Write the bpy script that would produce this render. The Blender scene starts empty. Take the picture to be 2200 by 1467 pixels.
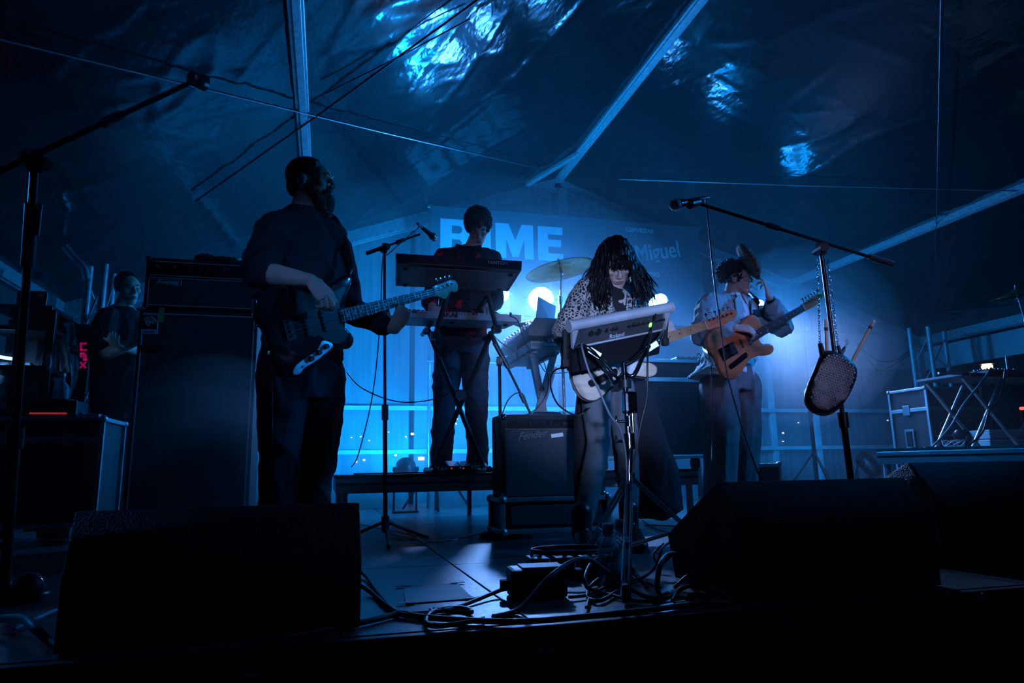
import bpy, bmesh, math, random
from mathutils import Vector, Matrix, noise
random.seed(7)
scene = bpy.context.scene
COL = scene.collection
R = math.radians
V = Vector

# ------------------------------------------------------------------ camera
W, H, F = 2200.0, 1467.0, 1467.0
CAM = V((0, 0, 0.38))
_yaw, _pitch, _roll = R(15.095), R(10.752), R(-1.038)
FW = V((math.sin(_yaw) * math.cos(_pitch), math.cos(_yaw) * math.cos(_pitch), math.sin(_pitch)))
_r = V((math.cos(_yaw), -math.sin(_yaw), 0)); _u = _r.cross(FW)
RT = math.cos(_roll) * _r + math.sin(_roll) * _u
UP = math.cos(_roll) * _u - math.sin(_roll) * _r
cd = bpy.data.cameras.new('camera'); cd.sensor_width = 36; cd.lens = 24; cd.clip_start = .05; cd.clip_end = 300
cam = bpy.data.objects.new('camera', cd); COL.objects.link(cam)
cam.matrix_world = Matrix(((RT.x, UP.x, -FW.x, CAM.x), (RT.y, UP.y, -FW.y, CAM.y), (RT.z, UP.z, -FW.z, CAM.z), (0, 0, 0, 1)))
scene.camera = cam

# ------------------------------------------------------------------ world, exposure
vs = scene.view_settings
vs.view_transform = 'Standard'; vs.look = 'None'; vs.gamma = 1.0; vs.exposure = 0.0; vs.use_curve_mapping = False
wd = bpy.data.worlds.new('night_sky'); scene.world = wd; wd.use_nodes = True
bg = wd.node_tree.nodes['Background']; bg.inputs[0].default_value = (.05, .25, 1, 1); bg.inputs[1].default_value = .0030
cy = scene.cycles
cy.use_denoising = True
cy.max_bounces = 4; cy.diffuse_bounces = 1; cy.glossy_bounces = 2; cy.transmission_bounces = 2; cy.volume_bounces = 0
cy.transparent_max_bounces = 8
cy.use_light_tree = False
cy.use_adaptive_sampling = True; cy.adaptive_threshold = .08; cy.adaptive_min_samples = 20
cy.sample_clamp_indirect = 3.0

# ------------------------------------------------------------------ pixel helpers (2200 x 1467 frame) for reading real positions
def ray(px, py): return FW + RT * ((px - W / 2) / F) - UP * ((py - H / 2) / F)
def at(px, py, y):
    d = ray(px, py); return CAM + d * (y / d.y)
def onz(px, py, z=0.0):
    d = ray(px, py); return CAM + d * ((z - CAM.z) / d.z)
def onx(px, py, x):
    d = ray(px, py); return CAM + d * (x / d.x)
def onplane(px, py, p0, n):
    d = ray(px, py); return CAM + d * ((p0 - CAM).dot(n) / d.dot(n))
def ppm(p): return F / (p - CAM).dot(FW)            # pixels per metre at a point

# ------------------------------------------------------------------ stage lamps' light (fixtures are built further down)
BLUE = (.0015, .27, 1.0)
BEAM = (.28, .46, 1.0)
def light(name, kind, loc, energy, color, target=None, size=.1, spot=60, blend=.5):
    l = bpy.data.lights.new(name, kind); l.energy = energy; l.color = color
    if kind in ('POINT', 'SPOT'): l.shadow_soft_size = size
    if kind == 'SPOT': l.spot_size = R(spot); l.spot_blend = blend
    if kind == 'AREA': l.size = size
    o = bpy.data.objects.new(name, l); COL.objects.link(o); o.location = loc
    if target is not None: o.rotation_euler = (V(target) - V(loc)).to_track_quat('-Z', 'Y').to_euler()
    return o
LAMPS = [at(1077, 630, 7.0), V((2.22, 7.0, 2.25)), V((2.80, 7.0, 2.28)), V((3.62, 7.0, 2.26)), V((4.93, 7.0, 2.28))]
LAMP_AIM = [V((.9, 2.6, 0)), V((1.5, 2.4, 0)), V((2.0, 2.4, 0)), V((4.1, 4.2, .4)), V((4.75, 4.4, .2))]
LAMP_W = [(300, 210, 64), (700, 120, 64), (60, 15, 64), (260, 60, 60), (420, 45, 60)]       # beam, spill, beam angle
for p, a, (wb_, ws_, an_) in zip(LAMPS, LAMP_AIM, LAMP_W):
    d = (a - p).normalized()
    light('backlight_beam', 'SPOT', p + d * .16, wb_, BEAM, a, .10, an_, 1.0)
    light('backlight_spill', 'POINT', p + d * .16, ws_, BLUE, None, .12)
# added low washes, turned to the clear back wall to brighten it
ADDED_WASH = [V((-.35, 6.9, .42)), V((.75, 6.9, .42)), V((2.1, 6.9, .42)), V((6.2, 6.9, .42))]
for p, w_ in zip(ADDED_WASH, (150, 215, 160, 16)):
    light('added_wall_wash', 'SPOT', p + V((0, .10, .06)), w_, BLUE, p + V((.15, 1.1, .95)), .10, 140, .8)
# added blue wash, no fixture, brightening bass cabinet, cases and front floor
light('added_overhead_wash', 'SPOT', (5.2, 2.3, 2.85), 420, BLUE, (.9, 3.9, .5), .15, 54, .9)
# front-of-house spots far behind the camera
light('front_spot', 'SPOT', (-.95, -4.5, .22), 3100, (.30, .46, 1.0), (1.16, 2.9, .90), .15, 8.5, .7)
light('front_spot', 'SPOT', (1.0, -7.0, 2.8), 1800, (.36, .37, 1.0), (2.60, 3.8, 1.20), .25, 5.4, .7)
light('front_spot', 'SPOT', (-2.2, -6.0, 3.0), 1100, (.10, .31, 1.0), (-.10, 3.0, 1.3), .25, 6, .9)
light('front_spot', 'SPOT', (3.3, -6.0, 2.4), 1400, (.42, .46, 1.0), (1.98, 2.5, .95), .20, 5.5, .8)
light('side_spot', 'SPOT', (-2.5, 3.3, 1.7), 70, BLUE, (-1.0, 1.9, .75), .08, 40, .9)
light('front_spot', 'SPOT', (-.5, -6.0, 2.6), 620, (.50, .45, 1.0), (.82, 4.3, 1.72), .20, 4.6, .8)
light('added_overhead_wash', 'SPOT', (1.2, 2.0, 3.1), 320, BLUE, (4.3, 3.9, .55), .12, 22, .9)  # added, no fixture, to brighten the angled riser, table and road case
# ------------------------------------------------------------------ materials
MATS = {}
def mat(name, col=(.5, .5, .5), rough=.5, metal=0., var=.15, vscale=8., bump=0., bscale=60., coat=0., spec=.5, emit=None, estr=0., detail=1, stretch=None, trans=0., sheen=0., coat_r=.08):
    if name in MATS: return MATS[name]
    m = bpy.data.materials.new(name); m.use_nodes = True
    nt = m.node_tree; N = nt.nodes; L = nt.links; b = N['Principled BSDF']
    tc = N.new('ShaderNodeTexCoord'); mp = N.new('ShaderNodeMapping'); L.new(tc.outputs['Object'], mp.inputs[0])
    if stretch: mp.inputs['Scale'].default_value = stretch
    nz = N.new('ShaderNodeTexNoise'); nz.inputs['Scale'].default_value = vscale; nz.inputs['Detail'].default_value = detail
    L.new(mp.outputs[0], nz.inputs['Vector'])
    cr = N.new('ShaderNodeValToRGB')
    lo = [c * (1 - var) for c in col]; hi = [min(1, c * (1 + var)) for c in col]
    cr.color_ramp.elements[0].position = .3; cr.color_ramp.elements[1].position = .7
    cr.color_ramp.elements[0].color = (*lo, 1); cr.color_ramp.elements[1].color = (*hi, 1)
    L.new(nz.outputs['Fac'], cr.inputs[0]); L.new(cr.outputs[0], b.inputs['Base Color'])
    b.inputs['Roughness'].default_value = rough; b.inputs['Metallic'].default_value = metal
    b.inputs['Coat Weight'].default_value = coat; b.inputs['Coat Roughness'].default_value = coat_r
    b.inputs['Specular IOR Level'].default_value = spec
    b.inputs['Transmission Weight'].default_value = trans
    if sheen: b.inputs['Sheen Weight'].default_value = sheen
    if bump:
        n2 = N.new('ShaderNodeTexNoise'); n2.inputs['Scale'].default_value = bscale; n2.inputs['Detail'].default_value = 0
        L.new(mp.outputs[0], n2.inputs['Vector'])
        bp = N.new('ShaderNodeBump'); bp.inputs['Strength'].default_value = bump; bp.inputs['Distance'].default_value = .02
        L.new(n2.outputs['Fac'], bp.inputs['Height']); L.new(bp.outputs[0], b.inputs['Normal'])
    if emit: b.inputs['Emission Color'].default_value = (*emit, 1); b.inputs['Emission Strength'].default_value = estr
    MATS[name] = m
    return m
def M(n): return MATS[n]
mat('black_tolex', (.012, .012, .014), .65, bump=.35, bscale=220)
mat('black_plastic', (.015, .015, .018), .38)
mat('black_metal', (.02, .02, .024), .32, .6)
mat('matte_black', (.008, .008, .010), .8)
mat('rubber', (.012, .012, .012), .75)
mat('chrome', (.75, .76, .78), .12, 1., var=.05)
mat('brass', (.70, .50, .22), .25, 1.)
mat('steel', (.45, .46, .48), .30, 1., var=.1)
mat('aluminium', (.55, .56, .58), .38, .9, var=.12)
mat('grill_cloth', (.045, .045, .05), .85, var=.5, vscale=160, bump=.5, bscale=300)
mat('silver_grill', (.05, .055, .06), .7, var=.6, vscale=220, bump=.4, bscale=350)
mat('white_plastic', (.75, .75, .75), .4)
mat('white_paint', (.62, .63, .64), .5, var=.1)
mat('light_grey', (.42, .44, .45), .45, var=.06)
mat('mid_grey', (.16, .17, .18), .5)
mat('dark_grey', (.05, .052, .056), .5)
mat('plywood', (.10, .085, .07), .55, var=.35, vscale=5, stretch=(1, 6, 1))
mat('deck_paint', (.075, .072, .07), .40, spec=.9, coat=.5, coat_r=.32, var=.35, vscale=2.2, bump=.10, bscale=55, detail=8)
mat('case_black', (.018, .018, .021), .55, var=.3)
mat('red_plastic', (.55, .015, .04), .2, coat=.6)
mat('green_tape', (.05, .42, .12), .6)
mat('white_tape', (.75, .75, .72), .6)
mat('paper', (.80, .80, .78), .8, var=.06)
mat('skin', (.62, .40, .31), .55, var=.1, vscale=25)
mat('skin_pale', (.70, .47, .38), .52, var=.08, vscale=25)
mat('lip', (.42, .15, .14), .45)
mat('eye_white', (.75, .74, .72), .2)
mat('eye_dark', (.03, .02, .015), .1)
mat('hair_black', (.010, .009, .010), .38, var=.5, vscale=60, bump=.6, bscale=120, stretch=(1, 1, .25))
mat('hair_brown', (.035, .024, .018), .45, var=.5, vscale=60, bump=.6, bscale=140)
mat('hair_grey', (.12, .105, .09), .45, var=.5, vscale=50, bump=.6, bscale=140)
mat('black_cloth', (.012, .013, .017), .9)
mat('navy_cloth', (.012, .013, .020), .9)
mat('grey_cloth', (.13, .14, .15), .9)
mat('denim_dark', (.028, .032, .045), .85, var=.3, vscale=20)
mat('denim_blue', (.060, .075, .11), .85, var=.3, vscale=18)
mat('trouser_grey', (.16, .16, .165), .9, var=.2, vscale=14)
mat('blazer', (.30, .46, .48), .85, var=.12, vscale=10)
mat('shirt_light', (.70, .72, .75), .8)
mat('leather', (.012, .012, .013), .42)
mat('boot_leather', (.014, .013, .014), .35)
mat('maple', (.56, .33, .14), .35, var=.2, vscale=12, stretch=(1, 8, 8), coat=.3)
mat('maple_pale', (.60, .36, .20), .4, var=.15, vscale=12, stretch=(1, 8, 8), coat=.2)
mat('rosewood', (.045, .022, .014), .5, var=.4, vscale=30, stretch=(1, 6, 6))
mat('butterscotch', (.64, .19, .075), .35, var=.22, vscale=7, coat=.4, stretch=(.5, 3, 3))
mat('natural_ash', (.66, .54, .40), .45, var=.12, vscale=16, stretch=(.4, 3, 3), coat=.15)
mat('bass_black', (.010, .010, .012), .16, coat=.9)
mat('pickguard_black', (.012, .012, .013), .3)
mat('pickguard_white', (.74, .74, .70), .35)
mat('cymbal', (.52, .38, .16), .28, 1., var=.2, vscale=18)
mat('banner_blue', (.008, .060, .075), .75, var=.08, vscale=3)
mat('banner_white', (.55, .57, .60), .7, var=.03)
mat('banner_grey', (.32, .36, .38), .7, var=.03)
mat('cable_black', (.014, .014, .016), .42)
mat('cable_grey', (.16, .17, .18), .45)
mat('cable_white', (.55, .56, .58), .4)
mat('cable_red', (.45, .02, .03), .4)
mat('hat_tweed', (.20, .09, .07), .95, var=.6, vscale=70)
mat('beam_alu', (.36, .38, .39), .42, .25, var=.22, vscale=30)
mat('beam_dark', (.11, .112, .115), .42, .5)
mat('mic_grille', (.72, .72, .74), .5, .3, var=.3, vscale=300)
mat('plate_metal', (.80, .82, .85), .42, .55)
mat('vinyl_white', (.40, .42, .43), .45, var=.12, vscale=2)
mat('wood_stick', (.62, .50, .36), .45, var=.15, vscale=20, stretch=(1, 1, .1))
mat('lens_glow', (1, 1, 1), .4, emit=(.06, .32, 1.0), estr=200)
mat('lamp_warm', (1, .8, .5), .4, emit=(1.0, .62, .22), estr=14)
mat('lamp_white', (1, .9, .75), .4, emit=(1.0, .82, .55), estr=10)
mat('lamp_red', (1, .1, .05), .4, emit=(1.0, .04, .03), estr=5)
mat('led_green', (.2, 1, .2), .4, emit=(.25, 1.0, .12), estr=2.2)
mat('led_red', (1, .1, .1), .4, emit=(1, .03, .08), estr=.35)
mat('led_white', (1, 1, 1), .4, emit=(.75, .85, 1.0), estr=3)
mat('tube_blue', (.5, .7, 1), .4, emit=(.12, .42, 1.0), estr=9)
mat('sign_pink', (.8, .05, .35), .5, emit=(.55, .008, .17), estr=.35)
mat('dark_building', (.02, .02, .022), .8)
mat('asphalt', (.02, .02, .022), .7)

# ------------------------------------------------------------------ mesh builder (world coordinates)
ORG = {}
def basis(z, up=V((0, 0, 1))):
    z = z.normalized()
    x = up.cross(z)
    if x.length < 1e-4: x = V((1, 0, 0)).cross(z)
    x.normalize(); y = z.cross(x)
    return x, y, z
def frame(o, x, y, z):
    return Matrix(((x.x, y.x, z.x, o.x), (x.y, y.y, z.y, o.y), (x.z, y.z, z.z, o.z), (0, 0, 0, 1)))
class MB:
    def __init__(s): s.v = []; s.f = []; s.sm = []
    def add(s, vs, fs, smooth=False, m=None):
        n = len(s.v)
        s.v += [(m @ V(p)) if m else V(p) for p in vs]
        s.f += [tuple(i + n for i in f) for f in fs]; s.sm += [smooth] * len(fs)
        return s
    def box(s, c, size, m=None, bev=0.):
        """box at c of full size; m: local frame applied after; bev: chamfer"""
        hx, hy, hz = size[0] / 2, size[1] / 2, size[2] / 2
        cx, cy_, cz = c
        if bev <= 0:
            vs = [(cx + sx * hx, cy_ + sy * hy, cz + sz * hz) for sx in (-1, 1) for sy in (-1, 1) for sz in (-1, 1)]
            fs = [(0, 1, 3, 2), (4, 6, 7, 5), (0, 4, 5, 1), (2, 3, 7, 6), (0, 2, 6, 4), (1, 5, 7, 3)]
            return s.add(vs, fs, False, m)
        b = min(bev, hx * .95, hy * .95, hz * .95)
        bm = bmesh.new(); bmesh.ops.create_cube(bm, size=1)
        for v in bm.verts: v.co = V((cx + v.co.x * 2 * hx, cy_ + v.co.y * 2 * hy, cz + v.co.z * 2 * hz))
        bmesh.ops.bevel(bm, geom=bm.edges[:], offset=b, segments=2, affect='EDGES', profile=.6)
        s.addbm(bm, m); bm.free(); return s
    def addbm(s, bm, m=None, smooth=False):
        bm.verts.index_update()
        return s.add([v.co.copy() for v in bm.verts], [[v.index for v in f.verts] for f in bm.faces], smooth, m)
    def cyl(s, p0, p1, r0, r1=None, n=12, cap=True, m=None):
        p0, p1 = V(p0), V(p1); r1 = r0 if r1 is None else r1
        d = p1 - p0
        if d.length < 1e-7: return s
        x, y, z = basis(d)
        vs = []; 
        for p, r in ((p0, r0), (p1, r1)):
            for k in range(n):
                a = 2 * math.pi * k / n; vs.append(p + x * (r * math.cos(a)) + y * (r * math.sin(a)))
        fs = [(k, (k + 1) % n, n + (k + 1) % n, n + k) for k in range(n)]
        k0 = len(s.f); s.add(vs, fs, True, m)
        if cap: s.add(vs[:n], [tuple(reversed(range(n)))], False, m); s.add(vs[n:], [tuple(range(n))], False, m)
        return s
    def tube(s, pts, r, n=8, cap=True, closed=False):
        pts = [V(p) for p in pts]; N = len(pts); vs = []
        t0 = (pts[1] - pts[0]).normalized(); x, y, _ = basis(t0)
        for i, p in enumerate(pts):
            t = (pts[min(i + 1, N - 1)] - pts[max(i - 1, 0)])
            if t.length < 1e-9: t = t0
            t = t.normalized()
            q = t0.rotation_difference(t); x = q @ x; y = q @ y; t0 = t
            rr = r[i] if isinstance(r, (list, tuple)) else r
            for k in range(n):
                a = 2 * math.pi * k / n; vs.append(p + x * (rr * math.cos(a)) + y * (rr * math.sin(a)))
        fs = [(i * n + k, i * n + (k + 1) % n, (i + 1) * n + (k + 1) % n, (i + 1) * n + k) for i in range(N - 1) for k in range(n)]
        s.add(vs, fs, True)
        if cap: s.add(vs[:n], [tuple(reversed(range(n)))]); s.add(vs[-n:], [tuple(range(n))])
        return s
    def lathe(s, prof, n=24, m=None, smooth=True):
        """prof [(r,z)...] about local z"""
        vs = []; 
        for r, z in prof:
            for k in range(n):
                a = 2 * math.pi * k / n; vs.append((r * math.cos(a), r * math.sin(a), z))
        fs = [(i * n + k, i * n + (k + 1) % n, (i + 1) * n + (k + 1) % n, (i + 1) * n + k) for i in range(len(prof) - 1) for k in range(n)]
        s.add(vs, fs, smooth, m)
        if prof[0][0] > 1e-6: s.add(vs[:n], [tuple(reversed(range(n)))], False, m)
        if prof[-1][0] > 1e-6: s.add(vs[-n:], [tuple(range(n))], False, m)
        return s
    def ball(s, c, r, m=None, nu=16, nv=10):
        c = V(c); rr = (r, r, r) if not isinstance(r, (tuple, list)) else r
        vs = []; 
        for i in range(nv + 1):
            ph = math.pi * i / nv
            for k in range(nu):
                a = 2 * math.pi * k / nu
                vs.append(c + V((rr[0] * math.sin(ph) * math.cos(a), rr[1] * math.sin(ph) * math.sin(a), rr[2] * math.cos(ph))))
        fs = [(i * nu + k, (i + 1) * nu + k, (i + 1) * nu + (k + 1) % nu, i * nu + (k + 1) % nu) for i in range(nv) for k in range(nu)]
        return s.add(vs, fs, True, m)
    def prism(s, pts, z0, z1, m=None, bev=0.):
        """2-D outline extruded z0..z1 with optional rounded rim"""
        bm = bmesh.new()
        vv = [bm.verts.new((p[0], p[1], z0)) for p in pts]
        f = bm.faces.new(vv); bm.normal_update()
        if f.normal.z > 0: f.normal_flip()
        ext = bmesh.ops.extrude_face_region(bm, geom=[f])
        for e in ext['geom']:
            if isinstance(e, bmesh.types.BMVert): e.co.z = z1
        if bev > 0:
            ed = [e for e in bm.edges if abs(e.verts[0].co.z - e.verts[1].co.z) < 1e-7]
            bmesh.ops.bevel(bm, geom=ed, offset=bev, segments=3, affect='EDGES', profile=.5)
        bmesh.ops.recalc_face_normals(bm, faces=bm.faces[:])
        big = [fc for fc in bm.faces if len(fc.verts) > 4]
        if big: bmesh.ops.triangulate(bm, faces=big)
        s.addbm(bm, m, bev > 0); bm.free(); return s
    def build(s, name, material, parent=None, smooth_angle=None):
        o0 = ORG[parent.name] if parent else None
        if o0 is None:
            xs = [p.x for p in s.v]; ys = [p.y for p in s.v]; zs = [p.z for p in s.v]
            o0 = V(((min(xs) + max(xs)) / 2, (min(ys) + max(ys)) / 2, min(zs)))
        me = bpy.data.meshes.new(name)
        me.from_pydata([tuple(p - o0) for p in s.v], [], s.f)
        me.polygons.foreach_set('use_smooth', s.sm)
        me.materials.append(material if not isinstance(material, str) else MATS[material])
        me.update()
        o = bpy.data.objects.new(name, me); COL.objects.link(o)
        if parent: o.parent = parent
        else: o.location = o0
        ORG[o.name] = o0
        return o
def root(name, loc):
    o = bpy.data.objects.new(name, None); COL.objects.link(o); o.location = loc; o.empty_display_size = .1
    ORG[o.name] = V(loc); return o
def tag(o, label=None, cat=None, group=None, kind=None):
    if label: o['label'] = label
    if cat: o['category'] = cat
    if group: o['group'] = group
    if kind: o['kind'] = kind
    return o
def thing(name, loc, label, cat, group=None): return tag(root(name, loc), label, cat, group)
def link_mesh(name, me, material, parent=None, o0=None):
    """mesh in world coordinates -> object"""
    o0 = ORG[parent.name] if parent else (o0 or V((0, 0, 0)))
    me.transform(Matrix.Translation(-o0))
    me.materials.clear(); me.materials.append(MATS[material] if isinstance(material, str) else material)
    o = bpy.data.objects.new(name, me); COL.objects.link(o)
    if parent: o.parent = parent
    else: o.location = o0
    ORG[o.name] = o0
    return o
def spline(pts, n=8, closed=False):
    """Catmull-Rom through points"""
    P = [V(p) for p in pts]; out = []
    N = len(P)
    rng = range(N if closed else N - 1)
    for i in rng:
        if closed: a, b, c, d = P[(i - 1) % N], P[i], P[(i + 1) % N], P[(i + 2) % N]
        else: a, b, c, d = P[max(i - 1, 0)], P[i], P[i + 1], P[min(i + 2, N - 1)]
        for k in range(n):
            t = k / n
            out.append(.5 * ((2 * b) + (c - a) * t + (2 * a - 5 * b + 4 * c - d) * t * t + (3 * b - a - 3 * c + d) * t ** 3))
    if not closed: out.append(P[-1])
    return out
def cable(name, pts, r, label, material='cable_black', cat='cable', group=None, n=6, seg=8):
    o = MB().tube(spline(pts, seg), r, n).build(name, material)
    return tag(o, label, cat, group)
def text_mesh(txt, size, m, name, material, parent, extrude=.001, shear=0., bold=0., align='CENTER', width=None, space=1.):
    cu = bpy.data.curves.new(name, 'FONT'); cu.body = txt; cu.size = size; cu.align_x = align; cu.align_y = 'CENTER'
    cu.extrude = extrude; cu.shear = shear; cu.offset = bold; cu.space_character = space
    tmp = bpy.data.objects.new('tmp_text', cu); COL.objects.link(tmp)
    dg = bpy.context.evaluated_depsgraph_get(); me = bpy.data.meshes.new_from_object(tmp.evaluated_get(dg))
    bpy.data.objects.remove(tmp); me.name = name
    if width:
        xs = [v.co.x for v in me.vertices]; w = max(xs) - min(xs)
        if w > 0: me.transform(Matrix.Diagonal((width / w, 1, 1, 1)))
    me.transform(m)
    return link_mesh(name, me, material, parent)
# ------------------------------------------------------------------ tent and stage
YB = 8.0
PK = at(1190, 382, YB); ER = at(1965, 722, YB); HW = ER.x - PK.x; RISE = PK.z - ER.z
TL = V((HW, 0, RISE)).normalized(); NL = V((TL.z, 0, -TL.x)); NR = V((-NL.x, 0, NL.z))
# stage floor: plywood decks, each its own piece
fl = tag(root('floor', (0, 5, 0)), 'dark painted plywood stage deck of large panels', None, None, 'structure')
PXW, PYW = 2.44, 1.18
for ix in range(-3, 4):
    for iy in range(0, 6):
        x0 = .52 + ix * PXW; y0 = 1.77 + iy * PYW
        MB().box((x0 + PXW / 2, y0 + PYW / 2, -.02), (PXW - .007, PYW - .007, .04), None, .002).build('deck_panel', 'deck_paint', fl)
MB().box((.5, 5.3, -.07), (17, 7.05, .05)).build('deck_base', 'matte_black', fl)
# front rail of the stage: grooved aluminium profile with clamps, black skirt below
fr = tag(root('trim_1', (0, 1.75, -.1)), 'grooved metal rail along the stage front edge', None, None, 'structure')
for z, h, yy in ((-.022, .040, 1.755), (-.066, .030, 1.748), (-.100, .024, 1.755), (-.128, .02, 1.742)):
    MB().box((.5, yy, z), (17, .03, h), None, .004).build('rail', 'beam_dark', fr)
for px, py in ((1170, 1400), (1690, 1337), (2105, 1286), (545, 1452)):
    p = at(px, py, 1.735); b = MB()
    b.cyl(p + V((-.02, 0, 0)), p + V((.02, 0, 0)), .012); b.box(p + V((0, .012, 0)), (.055, .012, .03), None, .003); b.cyl(p + V((0, -.002, .005)), p + V((0, -.018, .018)), .005)
    b.build('clamp', 'chrome', fr)
tag(MB().box((.5, 1.79, -.67), (17, .02, 1.06)).build('wall_front', 'matte_black'), 'black skirt cloth hanging below the stage edge', None, None, 'structure')
tag(MB().box((0, 20, -1.25), (120, 90, .1)).build('ground', 'asphalt'), 'dark asphalt ground outside the tent', None, None, 'structure')

# roof sheets: clear pvc, wrinkled
def roof_material():
    m = bpy.data.materials.new('roof_pvc'); m.use_nodes = True; nt = m.node_tree; N = nt.nodes; L = nt.links; b = N['Principled BSDF']
    b.inputs['Base Color'].default_value = (.012, .014, .016, 1); b.inputs['Roughness'].default_value = .12
    b.inputs['Specular IOR Level'].default_value = .5
    tc = N.new('ShaderNodeTexCoord')
    def nz(scale, st, detail=4, dist=0.):
        mp = N.new('ShaderNodeMapping'); mp.inputs['Scale'].default_value = st; mp.inputs['Rotation'].default_value = (0, 0, .5)
        L.new(tc.outputs['Object'], mp.inputs[0])
        n = N.new('ShaderNodeTexNoise'); n.inputs['Scale'].default_value = scale; n.inputs['Detail'].default_value = detail; n.inputs['Distortion'].default_value = dist
        L.new(mp.outputs[0], n.inputs['Vector']); return n
    c = nz(26, (1, .5, 1), 1, 0.)
    hgt = c.outputs['Fac']
    bp = N.new('ShaderNodeBump'); bp.inputs['Strength'].default_value = .5; bp.inputs['Distance'].default_value = .003
    L.new(hgt, bp.inputs['Height']); L.new(bp.outputs[0], b.inputs['Normal'])
    MATS['roof_pvc'] = m
roof_material()
def roof_sheet(name, sgn, label):
    nx, ny = 170, 230; y0, y1 = -2.5, YB
    b = MB(); vs = []
    for j in range(ny + 1):
        for i in range(nx + 1):
            t = i / nx; yy = y0 + (y1 - y0) * j / ny
            x = PK.x + sgn * HW * 1.02 * t; z = PK.z - RISE * 1.02 * t
            q = V((x * 1.1, yy * .6, sgn * 3))
            w = .004 * noise.noise(q) + .0014 * noise.noise(q * 3.1)
            e = V((x * 2.2 + yy * 1.0, yy * .45 - x * .3, sgn * 7)); ridge = 1 - abs(noise.noise(e)); w -= .007 * max(0, ridge - .93) / .07
            e = V((x * .5 - yy * .3, yy * 3.4 + x * .6, sgn * 4)); ridge = 1 - abs(noise.noise(e)); w -= .005 * max(0, ridge - .93) / .07
            w += .0008 * noise.noise(V((x * 9, yy * 5, 2))) + .0006 * noise.noise(V((x * 17, yy * 11, 5)))
            fr_ = (yy - 3.0) / 5.0 if yy > 3 else (yy + 2) / 5.0
            sag = -.02 * max(0, math.sin(math.pi * max(0, min(1, fr_)))) * math.sin(math.pi * t)
            vs.append((x, yy, z + w + sag - .07))
    fs = [(j * (nx + 1) + i, j * (nx + 1) + i + 1, (j + 1) * (nx + 1) + i + 1, (j + 1) * (nx + 1) + i) for j in range(ny) for i in range(nx)]
    b.add(vs, fs, True)
    return tag(b.build(name, 'roof_pvc'), label, None, None, 'structure')
roof_sheet('ceiling_left', -1, 'wrinkled clear roof sheet of the left slope')
roof_sheet('ceiling_right', 1, 'wrinkled clear roof sheet of the right slope')
def beam(b, p0, p1, w, h, nrm):
    """box beam p0->p1; width w across, height h along nrm, hanging below"""
    d = (p1 - p0); L_ = d.length; y = d.normalized(); z = nrm.normalized(); x = y.cross(z).normalized(); z = x.cross(y)
    b.box((0, L_ / 2, h / 2), (w, L_, h), frame(p0, x, y, z), .008); return b
def slope_pt(sgn, t, y, drop=0.): return V((PK.x + sgn * HW * t, y, PK.z - RISE * t - drop))
def truss_beam(name, p0, p1, w, h, nrm, label):
    r_ = tag(root(name, (p0 + p1) / 2), label, None, None, 'structure')
    beam(MB(), p0, p1, w, h, nrm).build('beam_box', 'beam_alu', r_)
    beam(MB(), p0 + nrm * h, p1 + nrm * h, w * .55, .012, nrm).build('keder_rail', 'beam_alu', r_)
    return r_
DN = V((0, 0, -1))
truss_beam('trim_2', V((PK.x, -2, PK.z - .03)), V((PK.x, YB - .1, PK.z - .03)), .11, .10, DN, 'ridge beam running to the back gable peak')
truss_beam('trim_3', slope_pt(-1, .553, -2, .02), slope_pt(-1, .553, YB - .1, .02), .10, .11, NL, 'roof purlin above the bass player')
truss_beam('trim_4', slope_pt(1, .617, -2, .02), slope_pt(1, .617, YB - .1, .02), .10, .11, NR, 'roof purlin on the right slope')
truss_beam('trim_5', slope_pt(-1, 0, YB - .1, .02), slope_pt(-1, 1.02, YB - .1, .02), .12, .20, NL, 'left rafter of the back gable')
truss_beam('trim_6', slope_pt(1, 0, YB - .1, .02), slope_pt(1, 1.02, YB - .1, .02), .12, .20, NR, 'right rafter of the back gable')
truss_beam('trim_7', V((PK.x + HW, -2, ER.z)), V((PK.x + HW, YB, ER.z)), .14, .16, DN, 'eave beam along the right side')
truss_beam('trim_8', V((PK.x - HW, -2, ER.z)), V((PK.x - HW, YB, ER.z)), .14, .16, DN, 'eave beam along the left side')
for y_ in (-2.0,):
    truss_beam('trim_9', slope_pt(-1, 0, y_, .02), slope_pt(-1, 1.02, y_, .02), .12, .20, NL, 'left rafter of the front frame')
    truss_beam('trim_10', slope_pt(1, 0, y_, .02), slope_pt(1, 1.02, y_, .02), .12, .20, NR, 'right rafter of the front frame')
tag(MB().box((PK.x + .06, YB - .14, PK.z - .52), (.12, .06, .62), None, .006).build('trim_11', 'beam_alu'), 'short hanger post below the gable peak', None, None, 'structure')
b = MB()
beam(b, V((PK.x - .45, YB - .25, PK.z - .22)), V((PK.x - .02, YB - 1.0, PK.z - .10)), .06, .05, DN)
tag(b.build('trim_12', 'beam_alu'), 'diagonal brace beside the ridge beam', None, None, 'structure')
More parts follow.
